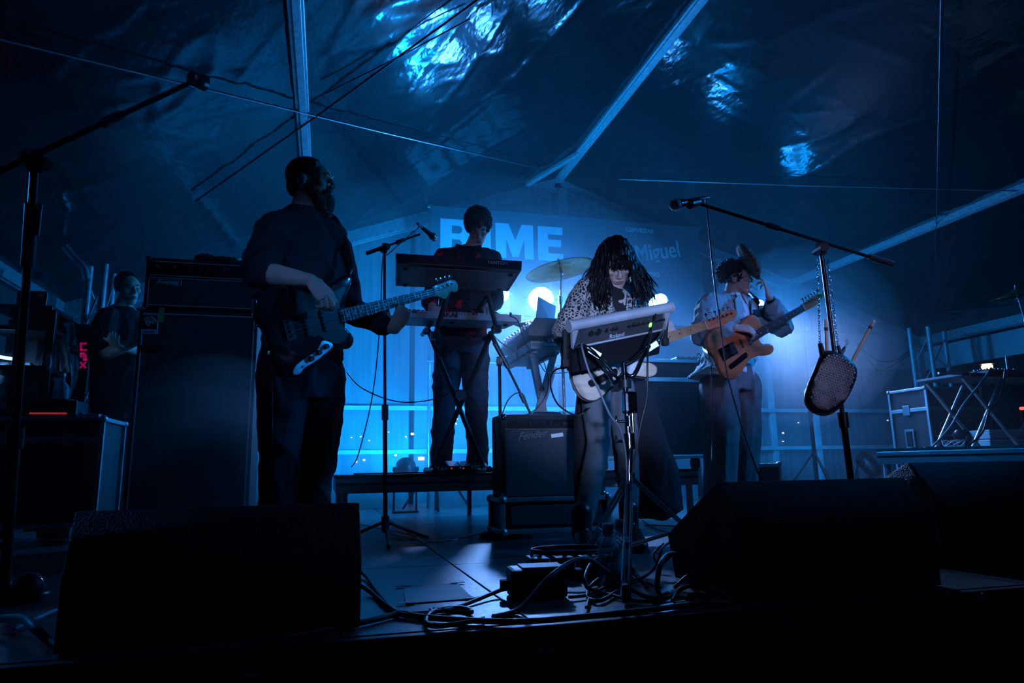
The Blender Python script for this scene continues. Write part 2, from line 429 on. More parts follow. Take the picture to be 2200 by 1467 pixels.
# bracing cables in the roof planes
def roofcable(p, q, sgn, label, r=.006, mt='steel'):
    n = NL if sgn < 0 else NR; o = V((PK.x, 0, PK.z - .14))
    a, c = onplane(*p, o, n), onplane(*q, o, n)
    tag(MB().tube([a, (a + c) / 2 + V((0, 0, -.012)), c], r, 6).build('brace_cable', mt), label, 'cable', 'roof bracing cables')
roofcable((-60, 69), (1170, 365), -1, 'steel bracing cable from upper left corner to the gable peak', .008)
roofcable((1050, -18), (420, 432), -1, 'dark bracing cable crossing the steel one above the bass player', .008, 'black_metal')
roofcable((1330, 385), (2260, 412), 1, 'thin bracing cable running level across the right slope', .006)
roofcable((2022, -20), (2010, 560), 1, 'thin bracing cable hanging straight down the right slope', .006)
roofcable((1010, 40), (700, 200), -1, 'faint dark cable behind the crossing cable', .005, 'black_metal')

# back wall: clear vinyl with frame posts and rails, night street behind
def vinyl_material():
    m = bpy.data.materials.new('clear_vinyl'); m.use_nodes = True; nt = m.node_tree; N = nt.nodes; L = nt.links; b = N['Principled BSDF']
    b.inputs['Base Color'].default_value = (.55, .58, .60, 1); b.inputs['Roughness'].default_value = .35
    tc = N.new('ShaderNodeTexCoord'); mp = N.new('ShaderNodeMapping'); mp.inputs['Scale'].default_value = (9, 1, .5); L.new(tc.outputs['Object'], mp.inputs[0])
    n = N.new('ShaderNodeTexNoise'); n.inputs['Scale'].default_value = 2.2; n.inputs['Detail'].default_value = 6; L.new(mp.outputs[0], n.inputs['Vector'])
    bp = N.new('ShaderNodeBump'); bp.inputs['Strength'].default_value = .3; bp.inputs['Distance'].default_value = .03; L.new(n.outputs['Fac'], bp.inputs['Height']); L.new(bp.outputs[0], b.inputs['Normal'])
    cr = N.new('ShaderNodeValToRGB'); cr.color_ramp.elements[0].position = .35; cr.color_ramp.elements[1].position = .75
    cr.color_ramp.elements[0].color = (.40, .40, .40, 1); cr.color_ramp.elements[1].color = (.62, .62, .62, 1); L.new(n.outputs['Fac'], cr.inputs[0])
    t = N.new('ShaderNodeBsdfTransparent'); mx = N.new('ShaderNodeMixShader'); out = N['Material Output']
    L.new(cr.outputs[0], mx.inputs[0]); L.new(t.outputs[0], mx.inputs[1]); L.new(b.outputs[0], mx.inputs[2]); L.new(mx.outputs[0], out.inputs['Surface'])
    MATS['clear_vinyl'] = m
vinyl_material()
wb = tag(root('wall_back', (PK.x, YB, 0)), 'clear vinyl gable wall with rails at the back of the stage', None, None, 'structure')
posts = [PK.x + k * 1.84 for k in (-3, -2, -1, 0, 1, 2, 3)]
def roofz(x): return PK.z - RISE * abs(x - PK.x) / HW
for x0, x1 in zip(posts, posts[1:]):
    xs = [x0 + .03, x1 - .03]; n = 8; vs = []; fs = []
    for i in range(n + 1):
        x = xs[0] + (xs[1] - xs[0]) * i / n
        for j in range(n + 1):
            z = -1.2 + (roofz(x) - .1 + 1.2) * j / n
            vs.append((x, YB + .02 * math.sin(i * 1.3 + x) * math.sin(j * .9), z))
    fs = [(i * (n + 1) + j, (i + 1) * (n + 1) + j, (i + 1) * (n + 1) + j + 1, i * (n + 1) + j + 1) for i in range(n) for j in range(n)]
    MB().add(vs, fs, True).build('pane', 'clear_vinyl', wb)
for x in (posts[1], at(1655, 850, YB).x, posts[-2]):
    MB().box((x, YB, (roofz(x) - .2 - 1.2) / 2), (.08, .06, roofz(x) - .2 + 1.2), None, .008).build('post', 'white_paint', wb)
for z in (1.12, .62):
    MB().box((PK.x, YB - .035, z), (2 * HW, .03, .05), None, .006).build('rail', 'white_paint', wb)
# right wall: white valance, dark opening, legs
wr = tag(root('wall_right', (PK.x + HW, 4, 0)), 'white valance strip of the right side wall above a dark opening', None, None, 'structure')
MB().box((PK.x + HW + .05, 3, ER.z - .36), (.015, 10, .32)).build('valance', 'vinyl_white', wr)
MB().box((PK.x + HW + .06, 3, ER.z - .08), (.05, 10, .10), None, .01).build('gutter', 'vinyl_white', wr)
MB().box((PK.x + HW, YB, .5), (.12, .16, 3.4), None, .01).build('leg', 'beam_alu', wr)
MB().box((PK.x + HW - 1.15, YB - .03, ER.z - .26), (2.1, .015, .50)).build('valance', 'vinyl_white', wr)
wl = tag(root('wall_left', (PK.x - HW, 4, 0)), 'dark left side wall sheet of the tent', None, None, 'structure')
MB().box((PK.x - HW - .03, 3, .5), (.015, 10, 3.4)).build('sheet', 'dark_grey', wl)
MB().box((PK.x - HW, YB, .5), (.12, .16, 3.4), None, .01).build('leg', 'beam_alu', wl)
# haze: thin smoke filling the rear of the tent
def haze_material(name, dens, aniso):
    m = bpy.data.materials.new(name); m.use_nodes = True; nt = m.node_tree; N = nt.nodes; L = nt.links
    N.remove(N['Principled BSDF']); v = N.new('ShaderNodeVolumeScatter'); v.inputs['Color'].default_value = (.9, .95, 1, 1)
    v.inputs['Density'].default_value = dens; v.inputs['Anisotropy'].default_value = aniso
    L.new(v.outputs[0], N['Material Output'].inputs['Volume']); MATS[name] = m
haze_material('haze_volume', .013, .25); haze_material('smoke_volume', .11, .2); haze_material('smoke_volume_thick', .24, .2)
tag(MB().box((PK.x, 5.77, 1.5), (2 * HW - .2, 4.4, 5.6)).build('haze', 'haze_volume'), 'thin blue-lit stage haze', None, None, 'stuff')

def smoke(c, r, dens, label, n=4):
    m = 'smoke_' + str(len(MATS)); haze_material(m, dens, .15)
    top = None
    for k in range(n):
        f_ = 1 - k * .8 / n; o = MB().ball(V(c) + V((0, 0, -.04 * k)), tuple(q * f_ for q in r), None, 28, 16).build('smoke' if k == 0 else 'smoke_core', m, top)
        if k == 0: top = tag(o, label, None, None, 'stuff')
smoke((1.25, 6.10, 1.20), (2.5, 1.75, 1.9), .040, 'drifting smoke behind the keyboard player')
smoke((4.72, 6.05, 1.72), (.95, 1.1, .95), .085, 'drifting smoke behind the person in blazer')
smoke((-.58, 3.86, .40), (.60, .42, .62), .26, 'low puff of smoke in front of the bass speaker cabinet')
# ------------------------------------------------------------------ organic shapes: overlapping primitives fused by a voxel remesh
class Blob:
    def __init__(s): s.mb = MB()
    def cap(s, p0, p1, r0, r1=None, n=14):
        p0, p1 = V(p0), V(p1); r1 = r0 if r1 is None else r1
        s.mb.cyl(p0, p1, r0, r1, n); s.mb.ball(p0, r0, None, n, 8); s.mb.ball(p1, r1, None, n, 8); return s
    def chain(s, pts, rs):
        for (a, b), (ra, rb) in zip(zip(pts, pts[1:]), zip(rs, rs[1:])): s.cap(a, b, ra, rb)
        return s
    def ell(s, c, r, m=None): s.mb.ball(c, r, m, 20, 12); return s
    def loft(s, secs, n=28):
        """secs: [(centre, half-vector a, half-vector b)] -> closed elliptical tube"""
        vs = []
        for c, a, b in secs:
            for k in range(n):
                t = 2 * math.pi * k / n; vs.append(V(c) + V(a) * math.cos(t) + V(b) * math.sin(t))
        N_ = len(secs)
        fs = [(i * n + k, i * n + (k + 1) % n, (i + 1) * n + (k + 1) % n, (i + 1) * n + k) for i in range(N_ - 1) for k in range(n)]
        fs += [tuple(reversed(range(n))), tuple((N_ - 1) * n + k for k in range(n))]
        s.mb.add(vs, fs, True); return s
    def mesh(s, voxel=.006, smooth=4, wrinkle=None, name='body'):
        me = bpy.data.meshes.new('tmp_blob')
        me.from_pydata([tuple(p) for p in s.mb.v], [], s.mb.f)
        bm = bmesh.new(); bm.from_mesh(me); bmesh.ops.recalc_face_normals(bm, faces=bm.faces[:]); bm.to_mesh(me); bm.free()
        o = bpy.data.objects.new('tmp_blob', me); COL.objects.link(o)
        md = o.modifiers.new('r', 'REMESH'); md.mode = 'VOXEL'; md.voxel_size = voxel
        if smooth: sm = o.modifiers.new('s', 'SMOOTH'); sm.iterations = smooth; sm.factor = .5
        dg = bpy.context.evaluated_depsgraph_get()
        out = bpy.data.meshes.new_from_object(o.evaluated_get(dg)); out.name = name
        bpy.data.objects.remove(o); bpy.data.meshes.remove(me)
        if wrinkle:
            amp, sc, st = wrinkle
            nr = [v.normal.copy() for v in out.vertices]
            for v, nn in zip(out.vertices, nr):
                q = V((v.co.x * st[0], v.co.y * st[1], v.co.z * st[2])) * sc
                w = noise.noise(q); w2 = noise.noise(q * 2.3 + V((5, 1, 2)))
                rg = max(0., 1 - 3.2 * abs(w)); rg2 = max(0., 1 - 3.0 * abs(w2)); v.co += nn * amp * (rg * rg * 1.1 + .55 * rg2 - .45 + .3 * w2)
        out.polygons.foreach_set('use_smooth', [True] * len(out.polygons)); out.update()
        return out
def LIN(a, b, t): return V(a).lerp(V(b), t)

def head(bl, o, fwd, up, s=1.0, female=False):
    """face, ears, nose, lips, jaw around centre o; returns local frame"""
    f = fwd.normalized(); x = f.cross(up).normalized(); u = x.cross(f).normalized()
    m = frame(o, x, f, u) @ Matrix.Scale(s, 4)
    E = lambda c, r: bl.mb.ball(c, r, m, 18, 12)
    def C(a, b, ra, rb=None): bl.mb.cyl(a, b, ra, rb, 10, True, m); bl.mb.ball(a, ra, m, 10, 6); bl.mb.ball(b, ra if rb is None else rb, m, 10, 6)
    E((0, -.018, .035), (.074, .095, .082))
    E((0, .028, -.03), (.060, .060, .080))
    E((0, .055, .035), (.058, .040, .045))
    E((0, .060, -.088), (.034, .030, .026)); C((-.045, .012, -.062), (-.012, .064, -.095), .022, .02); C((.045, .012, -.062), (.012, .064, -.095), .022, .02)
    C((-.030, .084, .030), (.030, .084, .030), .013)
    for sx in (-1, 1):
        E((sx * .040, .064, -.008), (.024, .022, .020))
        E((sx * .0765, -.012, .002), (.010, .022, .032)); E((sx * .083, -.018, .014), (.006, .018, .016)); E((sx * .080, -.008, -.022), (.007, .010, .011))
        E((sx * .011, .101, -.024), (.010, .012, .008))
    C((0, .090, .022), (0, .112, -.018), .0085, .0115)
    E((0, .090, -.052), (.024, .012, .009)); E((0, .088, -.064), (.021, .013, .009)); E((0, .080, -.058), (.034, .016, .022))
    return m
def face_parts(par, m, brow='hair_brown', lips='lip'):
    for sx in (-1, 1):
        e = MB().ball((sx * .031, .0805, .010), (.0125, .0095, .0065), m, 12, 8).build('eye', 'eye_white', par)
        MB().ball((sx * .031, .0885, .0095), (.0052, .003, .0048), m, 10, 6).build('iris', 'eye_dark', e)
        MB().tube([m @ V((sx * .014, .0975, .031)), m @ V((sx * .032, .0965, .037)), m @ V((sx * .050, .082, .032))], [.003 , .0042, .002], 6).build('eyebrow', brow, par)
    MB().ball((0, .1005, -.0515), (.021, .004, .0045), m, 12, 6).ball((0, .0985, -.0625), (.019, .005, .005), m, 12, 6).build('lips', lips, par)
def hand(bl, wrist, d, nrm, side=1, curl=(40, 45, 30), spread=.018, thumb=None, s=1.0, curls=None):
    """palm + five fingers: d along the hand, nrm out of the back of the hand, side=+1 thumb towards d x nrm"""
    d = d.normalized(); w = d.cross(nrm).normalized(); n = w.cross(d).normalized(); w = w * side
    P = lambda a, b, c: wrist + (d * a + w * b + n * c) * s
    bl.loft([(P(0, 0, 0), w * .026 * s, n * .019 * s), (P(.03, 0, 0), w * .036 * s, n * .017 * s), (P(.07, -.001, 0), w * .042 * s, n * .014 * s), (P(.095, -.002, -.002), w * .040 * s, n * .011 * s)], 18)
    L = ((.045, .027, .021), (.050, .030, .022), (.046, .028, .021), (.036, .021, .018))
    for k in range(4):
        off = (1.5 - k) * .0205; base = P(.090 - abs(k - 1.2) * .004, off, -.002); dd = (d + w * ((1.5 - k) * spread)).normalized()
        cs = curls[k] if curls else curl; a = 0; pts = [base]; rs = [.0092 * s]
        for j in range(3):
            a += R(cs[j]); v = dd * math.cos(a) - n * math.sin(a); pts.append(pts[-1] + v * L[k][j] * s); rs.append((.0088 - .0010 * j) * s)
        bl.chain(pts, rs)
    t0 = P(.022, .026, -.006); td = thumb if thumb else (d * .75 + w * .62 - n * .35)
    td = td.normalized(); t1 = t0 + td * .042 * s; t2 = t1 + (td * .9 + d * .25 - n * .1).normalized() * .030 * s; t3 = t2 + (td * .8 + d * .35 - n * .15).normalized() * .024 * s
    bl.chain([t0, t1, t2, t3], [.016 * s, .0115 * s, .0098 * s, .0085 * s])
def torso(bl, pel, chest, neck, right, s=1.0, w=1.0, dp=1.0):
    """pelvis centre, chest centre, neck base; right = body's right vector"""
    up = (neck - pel).normalized(); rt = (right - up * right.dot(up)).normalized(); fw = up.cross(rt)
    S = lambda c, a, b, o=0.: (V(c) + fw * o * s, rt * a * s * w, fw * b * s * dp)
    bl.loft([S(pel - up * .10 * s, .13, .10), S(pel, .165, .115), S(LIN(pel, chest, .35), .150, .105), S(LIN(pel, chest, .7), .160, .115), S(chest, .178, .122), S(LIN(chest, neck, .45), .172, .105), S(LIN(chest, neck, .8), .105, .08), S(neck, .06, .06)], 30)
    return rt, fw, up
def limb(bl, pts, rs): bl.chain(pts, rs); return bl
def add_leg(bl, hip, knee, ank, s=1.0):
    c = LIN(knee, ank, .3); bl.chain([hip, LIN(hip, knee, .5), knee, c, ank], [.085 * s, .073 * s, .054 * s, .052 * s, .036 * s])
def foot(bl, ank, d, s=1.0):
    d = V((d.x, d.y, 0)).normalized(); h = V((ank.x, ank.y, .035))
    bl.cap(ank, h, .036 * s, .034 * s); bl.cap(h - d * .03, h + d * .13, .034 * s, .03 * s)
def shoe(par, ank, d, z0=0., name='shoe', mt='boot_leather', heel=.0, high=.0):
    d = V((d.x, d.y, 0)).normalized(); w = V((-d.y, d.x, 0)); b = Blob()
    h = V((ank.x, ank.y, z0))
    b.loft([(h - d * .075 + V((0, 0, .045 + heel)), w * .034, V((0, 0, 1)) * .045), (h - d * .04 + V((0, 0, .05 + heel)), w * .042, V((0, 0, 1)) * .05), (h + d * .06 + V((0, 0, .045 + heel * .5)), w * .044, V((0, 0, 1)) * .045), (h + d * .14 + V((0, 0, .034)), w * .047, V((0, 0, 1)) * .034), (h + d * .19 + V((0, 0, .028)), w * .034, V((0, 0, 1)) * .026), (h + d * .21 + V((0, 0, .024)), w * .016, V((0, 0, 1)) * .018)], 18)
    b.cap(h + V((0, 0, .06 + heel)), ank + V((0, 0, .03 + high)), .048, .05)
    if heel: b.cap(h - d * .05 + V((0, 0, .012)), h - d * .05 + V((0, 0, heel + .02)), .016, .03)
    o = link_mesh(name, b.mesh(.006, 3, None, name), mt, par)
    MB().prism([(.055, -.04), (.055, .04), (-.02, .046), (-.13, .048), (-.20, .035), (-.22, 0), (-.20, -.035), (-.13, -.048), (-.02, -.046)], 0, .014, frame(V((h.x, h.y, z0)) , -d, -w, V((0, 0, 1)))).build('sole', 'rubber', o)
    return o
def dense_strands(name, par, roots, material, r0=.006, r1=.0015, n=5):
    b = MB()
    for pts in roots:
        pp = spline(pts, 4); k = len(pp)
        b.tube(pp, [r0 + (r1 - r0) * (i / (k - 1)) ** 1.5 for i in range(k)], n, False)
    o = b.build(name, material, par); return o
# ------------------------------------------------------------------ electric guitars
def guitar(name, label, bridge, nut, normal, spec, strap=None):
    """bridge/nut world points on the string line; normal: out of the face. local x -> nut, y -> bass side, z -> front"""
    sc = (nut - bridge).length
    x = (nut - bridge).normalized(); z = (normal - x * normal.dot(x)).normalized(); y = z.cross(x)
    if spec.get('flip'): pass
    k = sc / spec['scale']
    m = frame(bridge, x, y, z) @ Matrix.Scale(k, 4)
    th = spec.get('th', .042)
    t = thing(name, bridge, label, 'guitar')
    body = [V((p[0], p[1], 0)) for p in spec['outline']]
    ol = [(p.x, p.y) for p in spline(body, 6, True)]
    bo = MB().prism(ol, -th - .012, -.012, m, .009).build('body', spec['body'], t)
    if spec.get('binding'):
        MB().tube([m @ V((p[0], p[1], -.012)) for p in ol + ol[:1]], .0022, 5).build('binding', spec['binding'], bo)
    if spec.get('guard'):
        g = [(p.x, p.y) for p in spline([V((a, b_, 0)) for a, b_ in spec['guard']], 5, True)]
        MB().prism(g, -.012, -.0098, m).build('pickguard', spec['guard_mat'], t)
    S = spec['scale']; hb, hn = spec['wb'] / 2, spec['wn'] / 2      # half widths at body end and nut
    xe = spec['fb_end']
    fb = [(xe, -hb), (S, -hn), (S, hn), (xe, hb)]
    MB().prism(fb, -.012, -.004, m, .001).build('fretboard', spec['fb'], t)
    nk = MB(); 
    secs = [(xe - .05, hb * .95, .024), (xe + .05, hb, .022), (S - .06, hn * 1.02, .018), (S + .01, hn, .016)]
    vs = []; n = 14
    for xx, ww, dd in secs:
        for q in range(n):
            a = math.pi * q / (n - 1); vs.append((xx, ww * math.cos(a), -.0118 - dd * math.sin(a)))
    fs = [(i * n + q, i * n + q + 1, (i + 1) * n + q + 1, (i + 1) * n + q) for i in range(len(secs) - 1) for q in range(n - 1)]
    nk.add(vs, fs, True, m).build('neck', spec['neck'], t)
    for f_ in range(1, spec['frets'] + 1):
        xf = S * (.5 ** (f_ / 12.)); 
        if xf < xe + .004: continue
        q = (xf - xe) / (S - xe); ww = hb + (hn - hb) * q
        MB().box((xf, 0, -.0032), (.0022, 2 * ww * .98, .0022), m).build('fret', 'steel', t)
    for f_ in (3, 5, 7, 9, 12, 15, 17, 19):
        x0, x1 = S * .5 ** (f_ / 12.), S * .5 ** ((f_ - 1) / 12.)
        if x0 < xe: continue
        ys = (0,) if f_ != 12 else (-.009, .009)
        for yy in ys: MB().cyl((( x0 + x1) / 2, yy, -.0042), ((x0 + x1) / 2, yy, -.0036), .0034, None, 10, True, m).build('fret_marker', spec.get('dot', 'white_plastic'), t)
    MB().box((S + .002, 0, -.004), (.004, 2 * hn, .006), m).build('nut', 'white_plastic', t)
    hd = [(p.x, p.y) for p in spline([V((a + S, b_, 0)) for a, b_ in spec['head']], 4, True)]
    ho = MB().prism(hd, -.022, -.008, m, .0015).build('headstock', spec['headmat'], t)
    ns = spec['ns']
    for i in range(ns):
        ys = (-.5 + i / (ns - 1)) ; yb = ys * 2 * (hb * .82); yn = ys * 2 * (hn * .80)
        px_, py_ = spec['post'](i); px_ += S
        MB().tube([m @ V((-.012, yb, 0.002)), m @ V((0, yb, .003)), m @ V((S, yn, -.0015)), m @ V((px_, py_, -.004))], .0009 if ns == 6 else .0013, 5, False).build('string', 'steel', t)
        tn = MB(); tn.cyl((px_, py_, -.010), (px_, py_, .004), spec['postr'], spec['postr'] * .8, 10, True, m); tn.cyl((px_, py_, -.009), (px_, py_, -.0065), spec['postr'] * 1.6, None, 12, True, m)
        kd = spec['knob_dir']; kx, ky = px_ + kd[0], spec['knob_y'](px_ - S)
        tn.cyl((px_, py_ + .004, -.020), (kx, ky, -.020), .0032, None, 6, True, m)
        tn.ball((kx, ky + spec['ear'][1] * .6 * (1 if ky > py_ else -1), -.020), (spec['ear'][0], spec['ear'][1], .003), m, 12, 8)
        tn.build('tuning_peg', 'chrome', t)
    spec['hardware'](t, m)
    for c in ((spec['pin_b']), (spec['pin_n'])):
        MB().cyl((c[0], c[1], -.03), (c[0] + c[2] * .014, c[1] + c[3] * .014, -.03), .004, .007, 10, True, m).build('strap_button', 'chrome', t)
    if strap:
        pn, pb = spec['pin_n'], spec['pin_b']
        b = MB(); pts = spline([m @ V((pn[0] + pn[2] * .012, pn[1] + pn[3] * .012, -.03))] + strap + [m @ V((pb[0] - .012, pb[1], -.03))], 8); wv = .05
        vs = []
        for i, p in enumerate(pts):
            tt = (pts[min(i + 1, len(pts) - 1)] - pts[max(i - 1, 0)]).normalized()
            a = spec.get('strap_w', V((0, .3, 1))); side = (a - tt * a.dot(tt)).normalized(); nn = tt.cross(side)
            vs += [p + side * wv / 2 + nn * .0015, p + side * wv / 2 - nn * .0015, p - side * wv / 2 - nn * .0015, p - side * wv / 2 + nn * .0015]
        fs = [(i * 4 + q, i * 4 + (q + 1) % 4, (i + 1) * 4 + (q + 1) % 4, (i + 1) * 4 + q) for i in range(len(pts) - 1) for q in range(4)]
        b.add(vs, fs, True).build('strap', 'leather', t)
    return t, m
# --- bass with four pegs
def bass_hw(t, m):
    b = MB(); b.box((-.012, 0, -.0105), (.050, .088, .004), m, .001); b.box((-.035, 0, -.005), (.004, .088, .012), m); b.build('bridge', 'chrome', t)
    for i in range(4): MB().box((-.004, -.030 + i * .02, -.004), (.022, .013, .009), m, .001).build('saddle', 'chrome', t)
    for xx, nm in ((.075, 'pickup'), (.165, 'pickup')):
        p = MB().box((xx, 0, -.008), (.020, .098, .014), m, .003).build(nm, 'black_plastic', t)
        for i in range(4):
            for dy in (-.0045, .0045): MB().cyl((xx, -.030 + i * .02 + dy, -.002), (xx, -.030 + i * .02 + dy, .0005), .003, None, 8, True, m).build('pole_piece', 'chrome', p)
    cp = [(.130, -.085), (.155, -.090), (.180, -.110), (.166, -.128), (.130, -.140), (.075, -.158), (.015, -.172), (-.020, -.190), (-.048, -.180), (-.020, -.150), (.050, -.130), (.100, -.112)]
    c = MB().prism([(p.x, p.y) for p in spline([V((a, b_, 0)) for a, b_ in cp], 4, True)], -.012, -.0085, m, .0005).build('control_plate', 'plate_metal', t)
    for a, b_ in ((.140, -.111), (.096, -.127), (.050, -.143)):
        k = MB(); k.cyl((a, b_, -.009), (a, b_, .008), .0125, .0105, 18, True, m); k.build('knob', 'black_plastic', t)
    MB().cyl((.005, -.165, -.009), (.005, -.165, -.004), .006, None, 12, True, m).build('jack', 'steel', t)
BASS = dict(scale=.864, th=.042, body='bass_black', wb=.062, wn=.040, fb_end=.255, frets=20, fb='rosewood', neck='maple', headmat='maple_pale', ns=4, strap_w=V((.2, .3, 1)),
    outline=[(-.115, .02), (-.135, .09), (-.110, .165), (-.03, .188), (.06, .165), (.13, .135), (.20, .125), (.28, .150), (.345, .175), (.375, .155), (.350, .110), (.300, .070), (.262, .045), (.255, .0), (.258, -.04), (.285, -.075), (.305, -.115), (.270, -.150), (.200, -.140), (.130, -.150), (.06, -.185), (-.02, -.210), (-.085, -.190), (-.115, -.120), (-.108, -.05)],
    guard=[(.125, .052), (.20, .095), (.30, .120), (.325, .115), (.27, .05), (.262, -.05), (.275, -.085), (.22, -.115), (.15, -.085), (.125, -.055), (.09, -.052), (.09, .052)], guard_mat='pickguard_black',
    head=[(-.004, -.021), (-.004, .021), (.02, .030), (.05, .032), (.10, .036), (.15, .040), (.178, .030), (.190, .005), (.182, -.020), (.160, -.030), (.140, -.024), (.125, -.020), (.105, -.030), (.085, -.045), (.068, -.050), (.050, -.038), (.02, -.024)],
    post=lambda i: (.045 + (3 - i) * .034, .014 + (3 - i) * .002), postr=.006, knob_dir=(0.004, 0), knob_y=lambda x: .052, ear=(.013, .013),
    pin_b=(-.130, .05, -1, 0), pin_n=(.372, .165, .8, .5), hardware=bass_hw)
# --- single-cut six string shapes
TELE_OUT = [(-.085, .0), (-.095, .06), (-.080, .125), (-.03, .160), (.04, .155), (.11, .118), (.16, .105), (.22, .118), (.27, .128), (.305, .110), (.318, .07), (.315, .03), (.262, .028), (.257, -.0), (.258, -.045), (.272, -.072), (.310, -.090), (.330, -.118), (.312, -.148), (.265, -.150), (.20, -.122), (.13, -.118), (.06, -.148), (-.02, -.172), (-.075, -.140), (-.092, -.07)]
TELE_HEAD = [(-.004, -.021), (-.004, .021), (.02, .024), (.06, .028), (.12, .032), (.165, .034), (.188, .022), (.185, .002), (.165, -.006), (.145, -.010), (.12, -.022), (.08, -.030), (.04, -.026)]
def tele_hw(hb=False):
    def f(t, m):
        MB().box((-.006, 0, -.0105), (.078, .082, .003), m, .001).build('bridge', 'chrome', t)
        for i in range(3): MB().cyl((-.010, -.026 + i * .022 - .009, -.002), (-.010, -.026 + i * .022 + .013, -.002), .004, None, 8, True, m).build('saddle', 'brass', t)
        if hb: MB().box((.052, 0, -.007), (.040, .082, .013), m, .003).build('pickup', 'black_plastic', t)
        else: MB().box((.040, 0, -.007), (.018, .072, .010), m, .003).build('pickup', 'black_plastic', t)
        MB().box((.185, 0, -.007), (.022, .070, .010), m, .004).build('pickup', 'dark_grey' if hb else 'chrome', t)
        if hb: MB().box((.125, .0, -.009), (.010, .062, .006), m, .002).build('pickup', 'black_plastic', t)
        pl = [(p.x, p.y) for p in spline([V(q) for q in ((.128, -.062, 0), (.128, -.088, 0), (.10, -.096, 0), (0, -.108, 0), (-.022, -.102, 0), (-.022, -.078, 0), (.02, -.072, 0), (.10, -.062, 0))], 5, True)]
        MB().prism(pl, -.012, -.0092, m).build('control_plate', 'black_metal', t)
        for a, b_ in ((.058, -.084), (.010, -.090)): MB().cyl((a, b_, -.010), (a, b_, .006), .009, .0085, 16, True, m).build('knob', 'chrome', t)
        MB().cyl((.105, -.080, -.010), (.108, -.080, .010), .003, .004, 8, True, m).build('switch', 'chrome', t)
    return f
def tele_spec(body, fb, headmat, guard, hb, neck='maple', dot='eye_dark', binding=None):
    return dict(scale=.648, th=.042, body=body, wb=.056, wn=.042, fb_end=.205, frets=21, fb=fb, neck=neck, headmat=headmat, ns=6, outline=TELE_OUT, dot=dot, binding=binding,
        guard=[(.215, .06), (.262, .085), (.300, .095), (.300, .05), (.255, .03), (.25, -.04), (.265, -.085), (.24, -.112), (.17, -.100), (.13, -.062), (.075, -.050), (.06, -.04), (.06, .045), (.12, .055)] if guard else None, guard_mat=guard,
        head=TELE_HEAD, post=lambda i: (.030 + (5 - i) * .0255, .016 + .0005 * i), postr=.004, knob_dir=(.002, 0), knob_y=lambda x: .046, ear=(.008, .007),
        pin_b=(-.094, .04, -1, 0), pin_n=(.305, .115, .7, .6), hardware=tele_hw(hb))
# ------------------------------------------------------------------ the band
def reach(px, py, p0, length, far=True):
    """point on the pixel's ray at a given distance from p0 (the farther or nearer of the two)"""
    d = ray(px, py); oc = CAM - p0
    a = d.dot(d); b_ = 2 * d.dot(oc); c = oc.dot(oc) - length ** 2
    disc = b_ * b_ - 4 * a * c
    if disc < 0: return CAM + d * (-b_ / (2 * a))
    s = math.sqrt(disc); return CAM + d * ((-b_ + (s if far else -s)) / (2 * a))
def skinmesh(bl, t, mt='skin', vox=.005): return link_mesh('body', bl.mesh(vox, 3, None, 'body'), mt, t)
def cloth(bl, t, name, mt, amp=.006, sc=9., st=(1, 1, .5), vox=.009, smooth=6): return link_mesh(name, bl.mesh(vox, smooth, (amp, sc, st), name), mt, t)
ZU = V((0, 0, 1))
